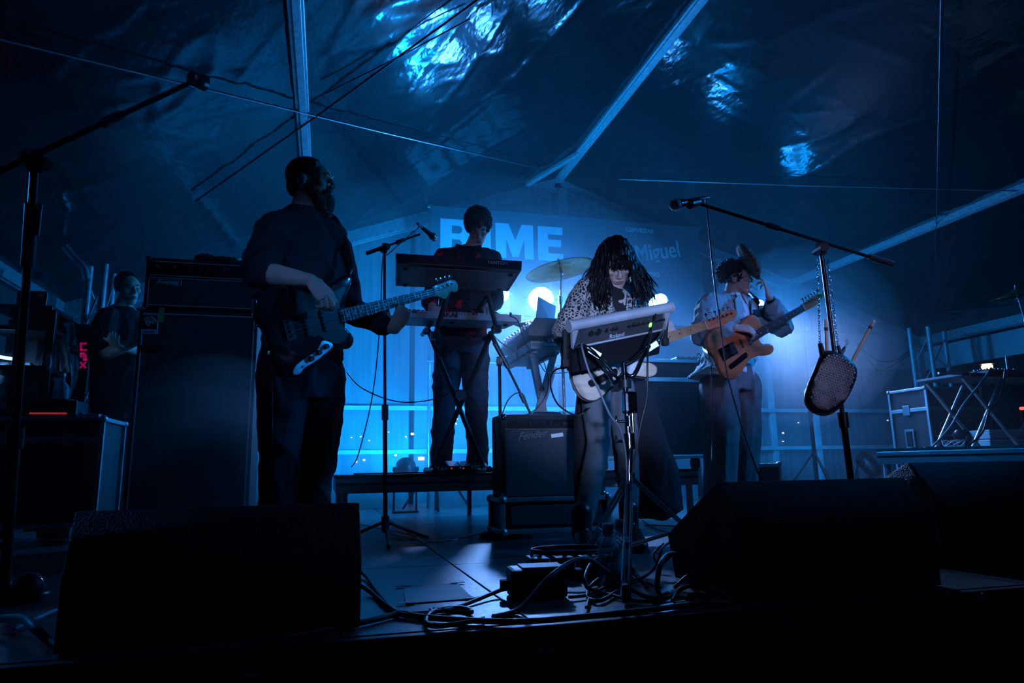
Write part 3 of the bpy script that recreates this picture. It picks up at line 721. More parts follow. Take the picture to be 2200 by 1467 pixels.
# ================= bass player
def bass_player():
    y = 3.25
    t = thing('person', onz(625, 1190), 'bearded person in dark sweatshirt and dark jeans playing a black bass', 'person')
    rt = (-RT * .55 + FW * -.80).normalized()           # body's own right: towards the camera and left
    pel = at(648, 785, 3.28); chest = at(652, 590, 3.27); neck = at(646, 456, 3.26)
    hc = at(668, 394, 3.27); fwd = (RT * .97 + FW * .10 + UP * .02 - FW * .22); hup = (UP - RT * .06)
    rsh, lsh = at(586, 494, 3.16), at(720, 512, 3.38)
    rel, rwr = at(553, 585, 3.00), at(668, 602, 2.90)
    lel, lwr = at(752, 668, 3.36), at(848, 706, 3.22)
    rhip, lhip = at(608, 815, 3.24), at(690, 815, 3.34)
    rkn, lkn = at(600, 985, 3.20), at(680, 985, 3.34)
    ra, la = onz(590, 1172, .09), onz(662, 1166, .09)
    bl = Blob(); r_, f_, u_ = torso(bl, pel, chest, neck, rt, 1., 1.02, 1.05)
    bl.cap(neck - u_ * .03, hc - hup * .05 - fwd.normalized() * .02, .064, .058)
    m = head(bl, hc, fwd, hup, 1.04)
    bl.chain([rsh, LIN(rsh, rel, .5), rel, LIN(rel, rwr, .35), rwr], [.062, .054, .045, .048, .028])
    bl.chain([lsh, LIN(lsh, lel, .5), lel, LIN(lel, lwr, .35), lwr], [.062, .054, .045, .046, .028])
    hd = (at(706, 640, 2.88) - at(668, 600, 2.90)); hand(bl, rwr, hd, (-FW * .75 + UP * .45 + RT * .4), -1, s=1.05, curls=[(35, 55, 35), (30, 60, 40), (40, 60, 40), (50, 60, 40)], thumb=-UP * .8 + RT * .3 + FW * .1)
    hand(bl, lwr, at(868, 668, 3.24) - lwr, (-FW * .9 + RT * .3), -1, s=1.0, curl=(22, 50, 45))
    add_leg(bl, rhip, rkn, ra); add_leg(bl, lhip, lkn, la); foot(bl, ra, f_); foot(bl, la, f_)
    skinmesh(bl, t, 'skin', .0045); face_parts(t, m, 'hair_brown')
    # hair: short crop, full beard
    hb = Blob(); hb.ell((0, -.024, .044), (.0775, .0985, .084), m); hb.ell((0, -.065, -.01), (.062, .052, .06), m)
    hm = hb.mesh(.004, 2)
    # trim the crop away from the face
    bm = bmesh.new(); bm.from_mesh(hm); mi = m.inverted()
    dl = [v for v in bm.verts if (lambda q: (q.y > .048 - max(0, (q.z - .075)) * .35) or (q.z < .012 and q.y > -.030) or (q.z < -.055))(mi @ v.co)]
    bmesh.ops.delete(bm, geom=dl, context='VERTS'); bm.to_mesh(hm); bm.free()
    link_mesh('hair', hm, 'hair_black', t)
    bb = Blob()
    for a, b_, r0, r1 in (((-.062, .005, -.03), (-.048, .05, -.075), .018, .026), ((.062, .005, -.03), (.048, .05, -.075), .018, .026), ((-.045, .055, -.085), (.045, .055, -.085), .030, .030), ((0, .07, -.09), (0, .062, -.150), .045, .030), ((-.03, .06, -.10), (-.018, .055, -.150), .034, .024), ((.03, .06, -.10), (.018, .055, -.150), .034, .024), ((-.028, .092, -.045), (.028, .092, -.045), .009, .009), ((-.03, .09, -.046), (-.04, .075, -.075), .010, .014), ((.03, .09, -.046), (.04, .075, -.075), .010, .014)):
        bb.cap(m @ V(a), m @ V(b_), r0 * 1.04, r1 * 1.04)
    link_mesh('beard', bb.mesh(.005, 3, (.006, 60., (1, 1, .6)), 'beard'), 'hair_brown', t)
    # sweatshirt with sleeves pushed up
    sb = Blob()
    S = lambda c, a, b_, o=0.: (V(c) + f_ * o, r_ * a, f_ * b_)
    hem = at(640, 808, 3.28)
    sb.loft([S(hem, .205, .150), S(LIN(hem, pel, 1.0) + u_ * .03, .208, .152), S(LIN(pel, chest, .45), .200, .150, .02), S(LIN(pel, chest, .8), .202, .152, .01), S(chest, .205, .145), S(LIN(chest, neck, .35), .200, .128), S(LIN(chest, neck, .62), .160, .110), S(LIN(chest, neck, .86), .105, .092), S(LIN(chest, neck, 1.04), .078, .078)], 34)
    sb.chain([LIN(chest, neck, .90), LIN(rsh, LIN(chest, neck, .8), .35), rsh - r_ * .02], [.066, .078, .080]); sb.chain([LIN(chest, neck, .90), LIN(lsh, LIN(chest, neck, .8), .35), lsh + r_ * .02], [.066, .078, .080])
    sb.chain([rsh - r_ * .01, LIN(rsh, rel, .5), LIN(rsh, rel, .98), LIN(rel, rwr, .10)], [.084, .080, .076, .068])
    sb.chain([lsh + r_ * .03, LIN(lsh, lel, .5), lel, LIN(lel, lwr, .75)], [.084, .078, .070, .050])
    sw = cloth(sb, t, 'sweatshirt', 'navy_cloth', .009, 5.5, (1, 1, 1.6), .007, 4)
    pb = Blob(); c0, c1 = at(606, 655, 3.055), at(602, 765, 3.055)
    pb.loft([(c0, (RT * .03), FW * .012), (LIN(c0, c1, .5), RT * .042, FW * .012), (c1, RT * .048, FW * .012)], 12)
    link_mesh('side_panel', pb.mesh(.006, 2), 'grey_cloth', sw)
    MB().tube([V(neck) - u_ * .045 + r_ * (.086 * math.cos(a)) + f_ * (.086 * math.sin(a)) + u_ * (-.02 * math.sin(a)) for a in [2 * math.pi * k / 24 for k in range(25)]], .009, 6).build('collar', 'black_cloth', sw)
    # jeans
    jb = Blob()
    jb.loft([S(pel - u_ * .16, .165, .135), S(pel - u_ * .08, .182, .142), S(pel + u_ * .02, .180, .140)], 30)
    for h, k, a in ((rhip, rkn, ra), (lhip, lkn, la)):
        jb.chain([h, LIN(h, k, .5), k, LIN(k, a, .5), a + ZU * .0], [.118, .106, .088, .080, .070])
    cloth(jb, t, 'jeans', 'denim_dark', .010, 6., (1, 1, .7), .009, 5)
    for a in (ra, la): shoe(t, a, f_, 0.)
    # the bass itself
    br = at(629, 706, 2.93); nt = reach(934, 627, br, .864)
    nrm = (nt - br).cross(UP).normalized() * -1 if (nt - br).cross(UP).dot(FW) > 0 else (nt - br).cross(UP).normalized()
    nrm = (nrm + UP * .10)
    strap = [at(752, 580, 3.16), at(735, 520, 3.30), at(712, 470, 3.42), at(668, 470, 3.50), at(600, 560, 3.52), at(566, 650, 3.36)]
    g, gm = guitar('bass_guitar', 'black four-string bass with chrome control plate, held by the bearded person', br, nt, nrm, BASS, strap)
    g['category'] = 'guitar'
    return t
bass_player()
# ================= keyboard player
def curly(par, m, mt, n=420, seed=3, rz=(.088, .108, .098), c=(0, -.012, .058), front=.055, low=-.05, r=(.010, .019)):
    rnd = random.Random(seed); bl = Blob(); bl.ell(c, tuple(k * .985 for k in rz), m)
    o = link_mesh('hair', bl.mesh(.007, 2, (.008, 40., (1, 1, 1)), 'hair'), mt, par)
    bm = bmesh.new(); bm.from_mesh(o.data); mi = m.inverted(); og = ORG[o.name]
    bmesh.ops.delete(bm, geom=[v for v in bm.verts if (lambda q: (q.y > front and q.z < .062) or (q.z < low and q.y > -.02))(mi @ (v.co + og))], context='VERTS'); bm.to_mesh(o.data); bm.free()
    b = MB()
    for i in range(n):
        u = rnd.uniform(-.75, 1); a = rnd.uniform(0, 2 * math.pi); s_ = math.sqrt(1 - u * u)
        q = V((c[0] + rz[0] * s_ * math.cos(a), c[1] + rz[1] * s_ * math.sin(a), c[2] + rz[2] * u))
        if (q.y > front and q.z < .055) or (q.z < low and q.y > -.03): continue
        d = (q - V(c)).normalized(); x, yy, z = basis(d, V((rnd.uniform(-1, 1), rnd.uniform(-1, 1), rnd.uniform(-1, 1))))
        rr = rnd.uniform(*r); pts = []
        for k in range(7):
            th = k * 1.05; pts.append(m @ (q + (x * math.cos(th) + yy * math.sin(th)) * rr + z * (k * .0035 - .004)))
        b.tube(pts, .0042, 4, False)
    b.build('curls', mt, o)
    return o
RISER_Z = .375
def keys_player():
    t = thing('person', V((at(990, 1005, 4.78).x, 4.78, RISER_Z)), 'curly-haired person in red patterned shirt playing the two stacked keyboards', 'person')
    y = 4.78; rt = (-RT + FW * .1).normalized()
    pel = at(992, 722, y); chest = at(1002, 580, y - .02); neck = at(1011, 530, y - .06)
    hc = at(1027, 492, y - .10); fwd = (-FW * .80 + RT * .10 - UP * .52); hup = (UP * .85 - FW * .52 + RT * .04)
    rsh, lsh = at(952, 553, y), at(1058, 556, y)
    rel, rwr = at(922, 648, y - .02), at(932, 664, y - .22)
    lel, lwr = at(1066, 648, y - .02), at(1042, 664, y - .22)
    rhip, lhip = at(965, 745, y), at(1020, 745, y)
    rkn, lkn = at(955, 868, y), at(1022, 868, y)
    ra = at(948, 985, y); la = at(1026, 978, y + .05); ra.z = la.z = RISER_Z + .09
    bl = Blob(); r_, f_, u_ = torso(bl, pel, chest, neck, rt)
    bl.cap(neck - u_ * .04, hc - hup.normalized() * .06 - fwd.normalized() * .015, .060, .054); m = head(bl, hc, fwd, hup, 1.0)
    for sh, el, wr, sd in ((rsh, rel, rwr, 1), (lsh, lel, lwr, -1)):
        bl.chain([sh, LIN(sh, el, .5), el, LIN(el, wr, .35), wr], [.058, .05, .042, .043, .027])
        hand(bl, wr, V((0, -1, -.15)), V((0, -.1, 1)), sd, curl=(25, 30, 20))
    add_leg(bl, rhip, rkn, ra); add_leg(bl, lhip, lkn, la)
    for a in (ra, la): bl.cap(a, a - ZU * .05, .036, .034); bl.cap(a - ZU * .055, a - ZU * .055 + f_ * .1, .034, .03)
    skinmesh(bl, t, 'skin_pale', .0055); face_parts(t, m, 'hair_brown')
    curly(t, m, 'hair_grey')
    S = lambda c, a, b_, o=0.: (V(c) + f_ * o, r_ * a, f_ * b_)
    sb = Blob(); sb.loft([S(pel - u_ * .02, .185, .140), S(LIN(pel, chest, .4), .178, .135), S(LIN(pel, chest, .8), .190, .140), S(chest + u_ * .03, .196, .135), S(LIN(chest, neck, .5) + u_ * .01, .180, .105), S(LIN(chest, neck, .85), .10, .085)], 32)
    for sh, el, wr in ((rsh, rel, rwr), (lsh, lel, lwr)): sb.chain([sh, LIN(sh, el, .5), el, LIN(el, wr, .55)], [.070, .064, .058, .052]); sb.chain([LIN(chest, neck, .75), sh], [.066, .066])
    # dark shirt with scattered red blotches
    mt = bpy.data.materials.new('shirt_red_pattern'); mt.use_nodes = True; nt_ = mt.node_tree; N = nt_.nodes; L = nt_.links; b = N['Principled BSDF']
    tc = N.new('ShaderNodeTexCoord'); n1 = N.new('ShaderNodeTexNoise'); n1.inputs['Scale'].default_value = 15; n1.inputs['Detail'].default_value = 2; L.new(tc.outputs['Object'], n1.inputs['Vector'])
    cr = N.new('ShaderNodeValToRGB'); e = cr.color_ramp.elements; e[0].position = .58; e[0].color = (.018, .018, .024, 1); e[1].position = .64; e[1].color = (.50, .012, .03, 1)
    L.new(n1.outputs['Fac'], cr.inputs[0]); L.new(cr.outputs[0], b.inputs['Base Color']); b.inputs['Roughness'].default_value = .85; MATS['shirt_red_pattern'] = mt
    sh_ = cloth(sb, t, 'shirt', 'shirt_red_pattern', .006, 9., (1, 1, .8))
    ib = Blob(); ib.loft([S(LIN(pel, chest, .5), .08, .02, .125), S(chest, .075, .02, .125), S(LIN(chest, neck, .6), .06, .02, .085), S(LIN(chest, neck, .95), .05, .02, .05)], 18)
    cloth(ib, t, 'undershirt', 'black_cloth', .003, 9., (1, 1, 1), .007, 3)
    for sx in (-1, 1):
        MB().prism([(0, 0), (.055 * sx, .012), (.065 * sx, -.03), (.028 * sx, -.085)], 0, .006, frame(LIN(chest, neck, .9) + f_ * .082 + r_ * (-.036 * sx), -r_, (u_ * .9 - f_ * .35).normalized(), (f_ * .9 + u_ * .35).normalized())).build('collar', 'shirt_red_pattern', sh_)
    jb = Blob(); jb.loft([S(pel - u_ * .13, .165, .125), S(pel - u_ * .05, .178, .132), S(pel + u_ * .05, .172, .130)], 30)
    for h, k, a in ((rhip, rkn, ra), (lhip, lkn, la)): jb.chain([h, LIN(h, k, .5), k, LIN(k, a, .5), a - ZU * .03], [.108, .098, .084, .080, .078])
    cloth(jb, t, 'jeans', 'denim_blue', .010, 7., (1, 1, .8))
    shoe(t, ra, -FW + RT * -.2, RISER_Z); shoe(t, la, -FW + RT * .25, RISER_Z)
    return t
keys_player()
# ================= singer
def singer():
    y = 3.2
    t = thing('person', onz(1290, 1165), 'long dark-haired person in leopard jacket and black skirt bent over the drum pad', 'person')
    rt = (-RT * .93 - FW * .25).normalized()
    pel = at(1300, 795, 3.28); chest = at(1302, 668, 3.20); neck = at(1312, 612, 3.14)
    hc = at(1324, 566, 3.08); fwd = (-FW * .72 - UP * .52 + RT * .06); hup = (UP * .80 - FW * .55 + RT * .05 - RT * .10)
    rsh, lsh = at(1262, 625, 3.14), at(1356, 640, 3.24)
    rel, rwr = at(1214, 715, 3.12), at(1248, 752, 2.93)
    lel, lwr = at(1388, 695, 3.22), at(1412, 728, 3.04)
    rhip, lhip = at(1280, 830, 3.26), at(1330, 830, 3.30)
    rkn, lkn = at(1286, 955, 3.20), at(1350, 975, 3.34)
    ra, la = onz(1250, 1140, .11), onz(1352, 1128, .11)
    bl = Blob(); r_, f_, u_ = torso(bl, pel, chest, neck, rt, .92, .95)
    bl.cap(neck - u_ * .03, hc - hup.normalized() * .05 - fwd.normalized() * .02, .05, .046); m = head(bl, hc, fwd, hup, .96, True)
    for sh, el, wr, sd, hd_, nn in ((rsh, rel, rwr, 1, RT * .8 - UP * .3 - FW * .1, -FW * .8 + UP * .5), (lsh, lel, lwr, -1, RT * .5 + UP * .5, -FW)):
        bl.chain([sh, LIN(sh, el, .5), el, LIN(el, wr, .35), wr], [.05, .043, .036, .037, .024]); hand(bl, wr, hd_, nn, sd, s=.9)
    add_leg(bl, rhip, rkn, ra, .88); add_leg(bl, lhip, lkn, la, .88); foot(bl, ra, f_, .9); foot(bl, la, f_, .9)
    skinmesh(bl, t, 'skin_pale', .0045); face_parts(t, m, 'hair_black')
    # hair: dome, fringe and long sides down to the shoulders
    hb = Blob(); hb.ell((0, -.026, .040), (.085, .105, .090), m)
    hm = hb.mesh(.005, 2); bm = bmesh.new(); bm.from_mesh(hm); mi = m.inverted()
    bmesh.ops.delete(bm, geom=[v for v in bm.verts if (lambda q: (q.y > .055 and q.z < .045) or (q.z < -.02 and q.y > -.02))(mi @ v.co)], context='VERTS'); bm.to_mesh(hm); bm.free()
    ho = link_mesh('hair', hm, 'hair_black', t)
    rnd = random.Random(11); locks = []
    grav = V((0, 0, -1))
    for i in range(640):
        a = rnd.uniform(-math.pi, math.pi); az = a                        # angle round the head, 0 = face side
        cx_, cy_ = math.sin(az), math.cos(az)
        top = m @ V((cx_ * rnd.uniform(.0, .05), -.02 + cy_ * rnd.uniform(0, .05), .125 + rnd.uniform(-.006, .006)))
        mid = m @ V((cx_ * .086, -.026 + cy_ * .108, .055 + rnd.uniform(-.01, .015)))
        if abs(az) < .62:      # fringe
            end = m @ V((cx_ * .070 + rnd.uniform(-.012, .012), .098 + rnd.uniform(-.006, .008), .030 + rnd.uniform(-.014, .010)))
            locks.append([top, LIN(top, mid, .6) + (m.to_3x3() @ V((0, .02, .028))), m @ V((cx_ * .074, .098, .064)), end]); continue
        L_ = rnd.uniform(.10, .19) if abs(az) > .8 else rnd.uniform(.08, .15)
        out = (m.to_3x3() @ V((cx_, cy_, 0))).normalized()
        if out.dot(FW) < -.55 and abs(az) < .95: L_ *= .9
        p1 = mid + out * rnd.uniform(.012, .034) + grav * .07; p2 = p1 + grav * (L_ * .5) + out * rnd.uniform(.0, .045) + RT * rnd.uniform(-.015, .02); p3 = p2 + grav * (L_ * .5) + out * rnd.uniform(-.03, .04) + V((rnd.uniform(-.02, .02), rnd.uniform(-.02, .02), 0)) + RT * .01
        locks.append([top, mid, p1, p2, p3])
    dense_strands('locks', ho, locks, 'hair_black', .0072, .0018, 5)
    S = lambda c, a, b_, o=0.: (V(c) + f_ * o, r_ * a, f_ * b_)
    tb = Blob(); tb.loft([S(pel, .160, .120), S(LIN(pel, chest, .4), .145, .110), S(LIN(pel, chest, .8), .155, .118), S(chest + u_ * .03, .160, .112), S(LIN(chest, neck, .6), .12, .09), S(LIN(chest, neck, .95), .065, .065)], 30)
    tb.chain([LIN(chest, neck, .75), lsh], [.066, .058]); tb.chain([LIN(chest, neck, .75), rsh], [.066, .058])
    cloth(tb, t, 'top', 'black_cloth', .004, 9.)
    # leopard jacket: two fronts, back, sleeves
    mt = bpy.data.materials.new('leopard'); mt.use_nodes = True; nt_ = mt.node_tree; N = nt_.nodes; L = nt_.links; b = N['Principled BSDF']
    tc = N.new('ShaderNodeTexCoord'); n0 = N.new('ShaderNodeTexNoise'); n0.inputs['Scale'].default_value = 30; L.new(tc.outputs['Object'], n0.inputs['Vector'])
    mxv = N.new('ShaderNodeMix'); mxv.data_type = 'VECTOR'; mxv.inputs[0].default_value = .035; L.new(tc.outputs['Object'], mxv.inputs[4]); L.new(n0.outputs['Color'], mxv.inputs[5])
    vo = N.new('ShaderNodeTexVoronoi'); vo.feature = 'DISTANCE_TO_EDGE'; vo.inputs['Scale'].default_value = 62; L.new(mxv.outputs[1], vo.inputs['Vector'])
    cr = N.new('ShaderNodeValToRGB'); e = cr.color_ramp.elements; e[0].position = .10; e[0].color = (.48, .43, .38, 1); e[1].position = .16; e[1].color = (.012, .011, .012, 1)
    L.new(vo.outputs['Distance'], cr.inputs[0]); L.new(cr.outputs[0], b.inputs['Base Color']); b.inputs['Roughness'].default_value = .7; MATS['leopard'] = mt
    jb = Blob()
    jb.loft([S(LIN(pel, chest, -.02) + r_ * .055, .125, .155), S(LIN(pel, chest, .35) + r_ * .055, .115, .142), S(LIN(pel, chest, .8) + r_ * .055, .118, .144), S(chest + u_ * .03 + r_ * .055, .118, .130), S(LIN(chest, neck, .7) + r_ * .06, .060, .095)], 28)
    jb.chain([rsh, LIN(rsh, rel, .5), rel, LIN(rel, rwr, .35)], [.068, .068, .070, .064])
    jb.chain([lsh, LIN(lsh, lel, .5), lel, LIN(lel, lwr, .5)], [.064, .062, .060, .056])
    jb.loft([S(LIN(pel, chest, .3) - r_ * .10, .06, .12), S(LIN(pel, chest, .8) - r_ * .11, .06, .12), S(chest - r_ * .11 + u_ * .02, .06, .11), S(LIN(chest, neck, .55) - r_ * .085, .05, .08)], 22)
    jk = cloth(jb, t, 'jacket', 'leopard', .008, 8., (1, 1, .8), .008, 5)
    for sx in (1, -1):
        MB().prism([(0, 0), (.045 * sx, -.03), (.040 * sx, -.11), (.004 * sx, -.17), (-.012 * sx, -.08)], 0, .008, frame(LIN(chest, neck, .75) + f_ * .105 + r_ * (.055 * sx), r_, (u_ * .95 - f_ * .2).normalized(), (f_ * .95 + u_ * .2).normalized() * -1)).build('lapel', 'leopard', jk)
    # long black open coat-skirt sweeping to the right, and the narrow front panel
    c0, c1, c2, c3 = at(1340, 800, 3.34), at(1362, 900, 3.40), at(1392, 1010, 3.42), at(1400, 1088, 3.40)
    kb = Blob(); kb.loft([(c0, RT * .115, FW * .10), (LIN(c0, c1, .5), RT * .120, FW * .12), (c1, RT * .130, FW * .13), (LIN(c1, c2, .5), RT * .150, FW * .14), (c2, RT * .168, FW * .15), (c3, RT * .165, FW * .15), (c3 - UP * .035 , RT * .12, FW * .12)], 30)
    d0, d1 = at(1252, 850, 3.36), at(1246, 1085, 3.36); kb.loft([(at(1300, 792, 3.30), RT * .14, FW * .12), (at(1290, 838, 3.32), RT * .15, FW * .12)], 26)
    kb.loft([(at(1262, 830, 3.36), RT * .055, FW * .08), (LIN(d0, d1, .4), RT * .048, FW * .05), (d1, RT * .03, FW * .04)], 20)
    cloth(kb, t, 'skirt', 'black_cloth', .012, 5., (1.2, 1.2, .25), .01, 5)
    lb = Blob()
    for h, k, a in ((rhip, rkn, ra), (lhip, lkn, la)): lb.chain([h, LIN(h, k, .5), k, LIN(k, a, .4), a], [.085, .074, .058, .056, .044])
    cloth(lb, t, 'leggings', 'grey_cloth', .003, 12.)
    for a in (ra, la): shoe(t, a, f_ + r_ * .15, 0., 'boot', 'boot_leather', .05, .05)
    br = at(1262, 781, 2.92); nt2 = reach(1517, 698, br, .648)
    nrm = (nt2 - br).cross(UP); nrm = nrm if nrm.dot(FW) < 0 else -nrm
    strap = [at(1368, 700, 3.10), at(1362, 640, 3.16), at(1348, 612, 3.28), at(1310, 640, 3.40), at(1250, 720, 3.36), at(1212, 765, 3.12)]
    guitar('electric_guitar', 'pale natural six-string guitar with white pickguard behind the silver drum pad', br, nt2, nrm.normalized() + UP * .25, tele_spec('natural_ash', 'maple', 'butterscotch', 'pickguard_white', False, binding='black_plastic'), strap)
    return t
singer()
# ================= guitarist lifting his cap
def guitarist():
    y = 4.0
    t = thing('person', onz(1565, 1125), 'person in light grey blazer lifting a flat cap off the head', 'person')
    rt = (-RT * .80 - FW * .55).normalized()
    pel = at(1572, 800, y); chest = at(1572, 690, y); neck = at(1570, 632, y)
    hc = at(1582, 598, y - .02); fwd = (RT * .93 - FW * .32 - UP * .02); hup = UP - RT * .10
    rsh, lsh = at(1522, 654, 3.92), at(1618, 674, 4.08)
    rel, rwr = at(1507, 718, 3.78), at(1578, 704, 3.66)
    lel, lwr = at(1680, 700, 3.98), at(1654, 641, 3.88)
    rhip, lhip = at(1545, 830, 3.97), at(1596, 830, 4.04)
    rkn, lkn = at(1548, 965, 3.94), at(1592, 965, 4.04)
    ra, la = onz(1548, 1105, .09), onz(1596, 1100, .09)
    bl = Blob(); r_, f_, u_ = torso(bl, pel, chest, neck, rt)
    bl.cap(neck - u_ * .04, hc - hup * .05 - fwd.normalized() * .02, .058, .054); m = head(bl, hc, fwd, hup, .98)
    bl.chain([rsh, LIN(rsh, rel, .5), rel, LIN(rel, rwr, .35), rwr], [.058, .05, .043, .043, .027]); hand(bl, rwr, RT * .9 - UP * .05 - FW * .1, -FW * .5 + UP * .7, -1, curl=(35, 50, 30))
    bl.chain([lsh, LIN(lsh, lel, .5), lel, LIN(lel, lwr, .35), lwr], [.058, .05, .043, .043, .027]); hand(bl, lwr, UP * .98 - RT * .20, RT * .75 - FW * .55, -1, s=.98, curls=[(12, 28, 20), (16, 32, 24), (40, 50, 40), (52, 60, 40)], thumb=UP * .95 - RT * .28 - FW * .2)
    add_leg(bl, rhip, rkn, ra); add_leg(bl, lhip, lkn, la); foot(bl, ra, f_); foot(bl, la, f_)
    skinmesh(bl, t, 'skin', .0045); face_parts(t, m, 'hair_brown')
    curly(t, m, 'hair_brown', 300, 5, (.078, .100, .084), (0, -.024, .040), .040, -.045, (.005, .010))
    MB().cyl(m @ V((.008, .098, -.055)), m @ V((.02, .140, -.085)), .0025, None, 8).build('cigarette', 'white_plastic', t)
    S = lambda c, a, b_, o=0.: (V(c) + f_ * o, r_ * a, f_ * b_)
    sb = Blob(); sb.loft([S(pel - u_ * .02, .165, .128), S(LIN(pel, chest, .5), .165, .125), S(chest, .178, .128), S(LIN(chest, neck, .6), .14, .10), S(LIN(chest, neck, .98), .068, .068)], 30)
    cloth(sb, t, 'shirt', 'shirt_light', .005, 10.)
    for sx in (1, -1):
        MB().prism([(0, .0), (.05 * sx, -.005), (.052 * sx, -.035), (.018 * sx, -.085)], 0, .006, frame(LIN(chest, neck, .95) + f_ * .085 + r_ * (.008 * sx), r_, (u_ * .9 - f_ * .4).normalized(), -(f_ * .9 + u_ * .4).normalized())).build('shirt_collar', 'shirt_light', t)
    jb = Blob(); hemz = at(1555, 815, y)
    jb.loft([S(hemz + r_ * .09 - f_ * .02, .130, .175), S(LIN(pel, chest, .15) + r_ * .075 - f_ * .01, .118, .160), S(LIN(pel, chest, .6) + r_ * .07, .118, .145), S(chest + r_ * .07, .122, .138), S(LIN(chest, neck, .5) + r_ * .065, .100, .115), S(LIN(chest, neck, .85) + r_ * .03, .075, .085, -.02)], 30)
    jb.loft([S(hemz - r_ * .13 - f_ * .05 - u_ * .04, .085, .13), S(LIN(pel, chest, .3) - r_ * .125 - f_ * .03, .075, .125), S(chest - r_ * .125, .075, .125), S(LIN(chest, neck, .5) - r_ * .11, .075, .11), S(LIN(chest, neck, .8) - r_ * .04, .07, .08, -.02)], 26)
    jb.chain([rsh, LIN(rsh, rel, .5), rel, LIN(rel, rwr, .72)], [.074, .072, .070, .060]); jb.chain([LIN(chest, neck, .72), rsh], [.072, .072]); jb.chain([LIN(chest, neck, .72), lsh], [.072, .072])
    jb.chain([lsh, LIN(lsh, lel, .5), lel, LIN(lel, lwr, .66)], [.074, .074, .074, .068])
    jk = cloth(jb, t, 'blazer', 'blazer', .011, 9., (1, 1, .9), .008, 4)
    for sx, dx in ((1, .06), (-1, .07)):
        MB().prism([(0, 0), (.05 * sx, -.04), (.052 * sx, -.12), (.0, -.26), (-.02 * sx, -.10)], 0, .008, frame(LIN(chest, neck, .8) + f_ * .118 + r_ * (dx * sx), r_, (u_ * .97 - f_ * .12).normalized(), -(f_ * .97 + u_ * .12).normalized())).build('lapel', 'blazer', jk)
    c = LIN(lel, lwr, .80); MB().cyl(LIN(lel, lwr, .93), LIN(lel, lwr, .99), .033, .032, 16).build('wristband', 'leather', t)
    pb = Blob(); pb.loft([S(pel - u_ * .13, .165, .130), S(pel - u_ * .05, .172, .132), S(pel + u_ * .05, .162, .125)], 28)
    for h, k, a in ((rhip, rkn, ra), (lhip, lkn, la)): pb.chain([h, LIN(h, k, .5), k, LIN(k, a, .5), a - ZU * .03], [.125, .122, .112, .105, .095])
    cloth(pb, t, 'trousers', 'trouser_grey', .012, 5., (1.3, 1.3, .3))
    for a in (ra, la): shoe(t, a, f_, 0.)
    br = at(1562, 757, 3.66); nt2 = reach(1728, 661, br, .648)
    nrm = (nt2 - br).cross(UP); nrm = nrm if nrm.dot(FW) < 0 else -nrm
    strap = [at(1632, 670, 3.90), at(1618, 640, 3.98), at(1598, 634, 4.10), at(1550, 690, 4.20), at(1512, 745, 4.05)]
    guitar('electric_guitar', 'worn orange six-string guitar with black pickup, held by the person in blazer', br, nt2, nrm.normalized() + UP * .1, tele_spec('butterscotch', 'rosewood', 'butterscotch', None, True, dot='white_plastic'), strap)
    # the cap in the raised hand
    h = thing('flat_cap', at(1612, 566, 3.85), 'brown tweed flat cap held up in the raised hand', 'hat')
    cp = at(1605, 560, 3.85); ax = (at(1622, 590, 3.85) - at(1586, 540, 3.85)).normalized(); nn = (RT * .75 + UP * .6).normalized(); nn = (nn - ax * nn.dot(ax)).normalized(); sd = ax.cross(nn)
    hb = Blob(); hm = frame(cp, ax, sd, nn); hb.ell((-.005, 0, .018), (.115, .092, .042), hm); hb.ell((.03, 0, .008), (.10, .085, .028), hm); hb.ell((-.06, 0, .02), (.06, .08, .036), hm)
    link_mesh('crown', hb.mesh(.006, 4, (.004, 20., (1, 1, 1)), 'crown'), 'hat_tweed', h)
    pk = [(.085, -.07), (.12, -.055), (.145, -.02), (.145, .02), (.12, .055), (.085, .07)]
    MB().prism([(p.x, p.y) for p in spline([V((a, b_, 0)) for a, b_ in pk], 5, True)], -.012, -.002, hm, .003).build('peak', 'hat_tweed', h)
    return t
guitarist()
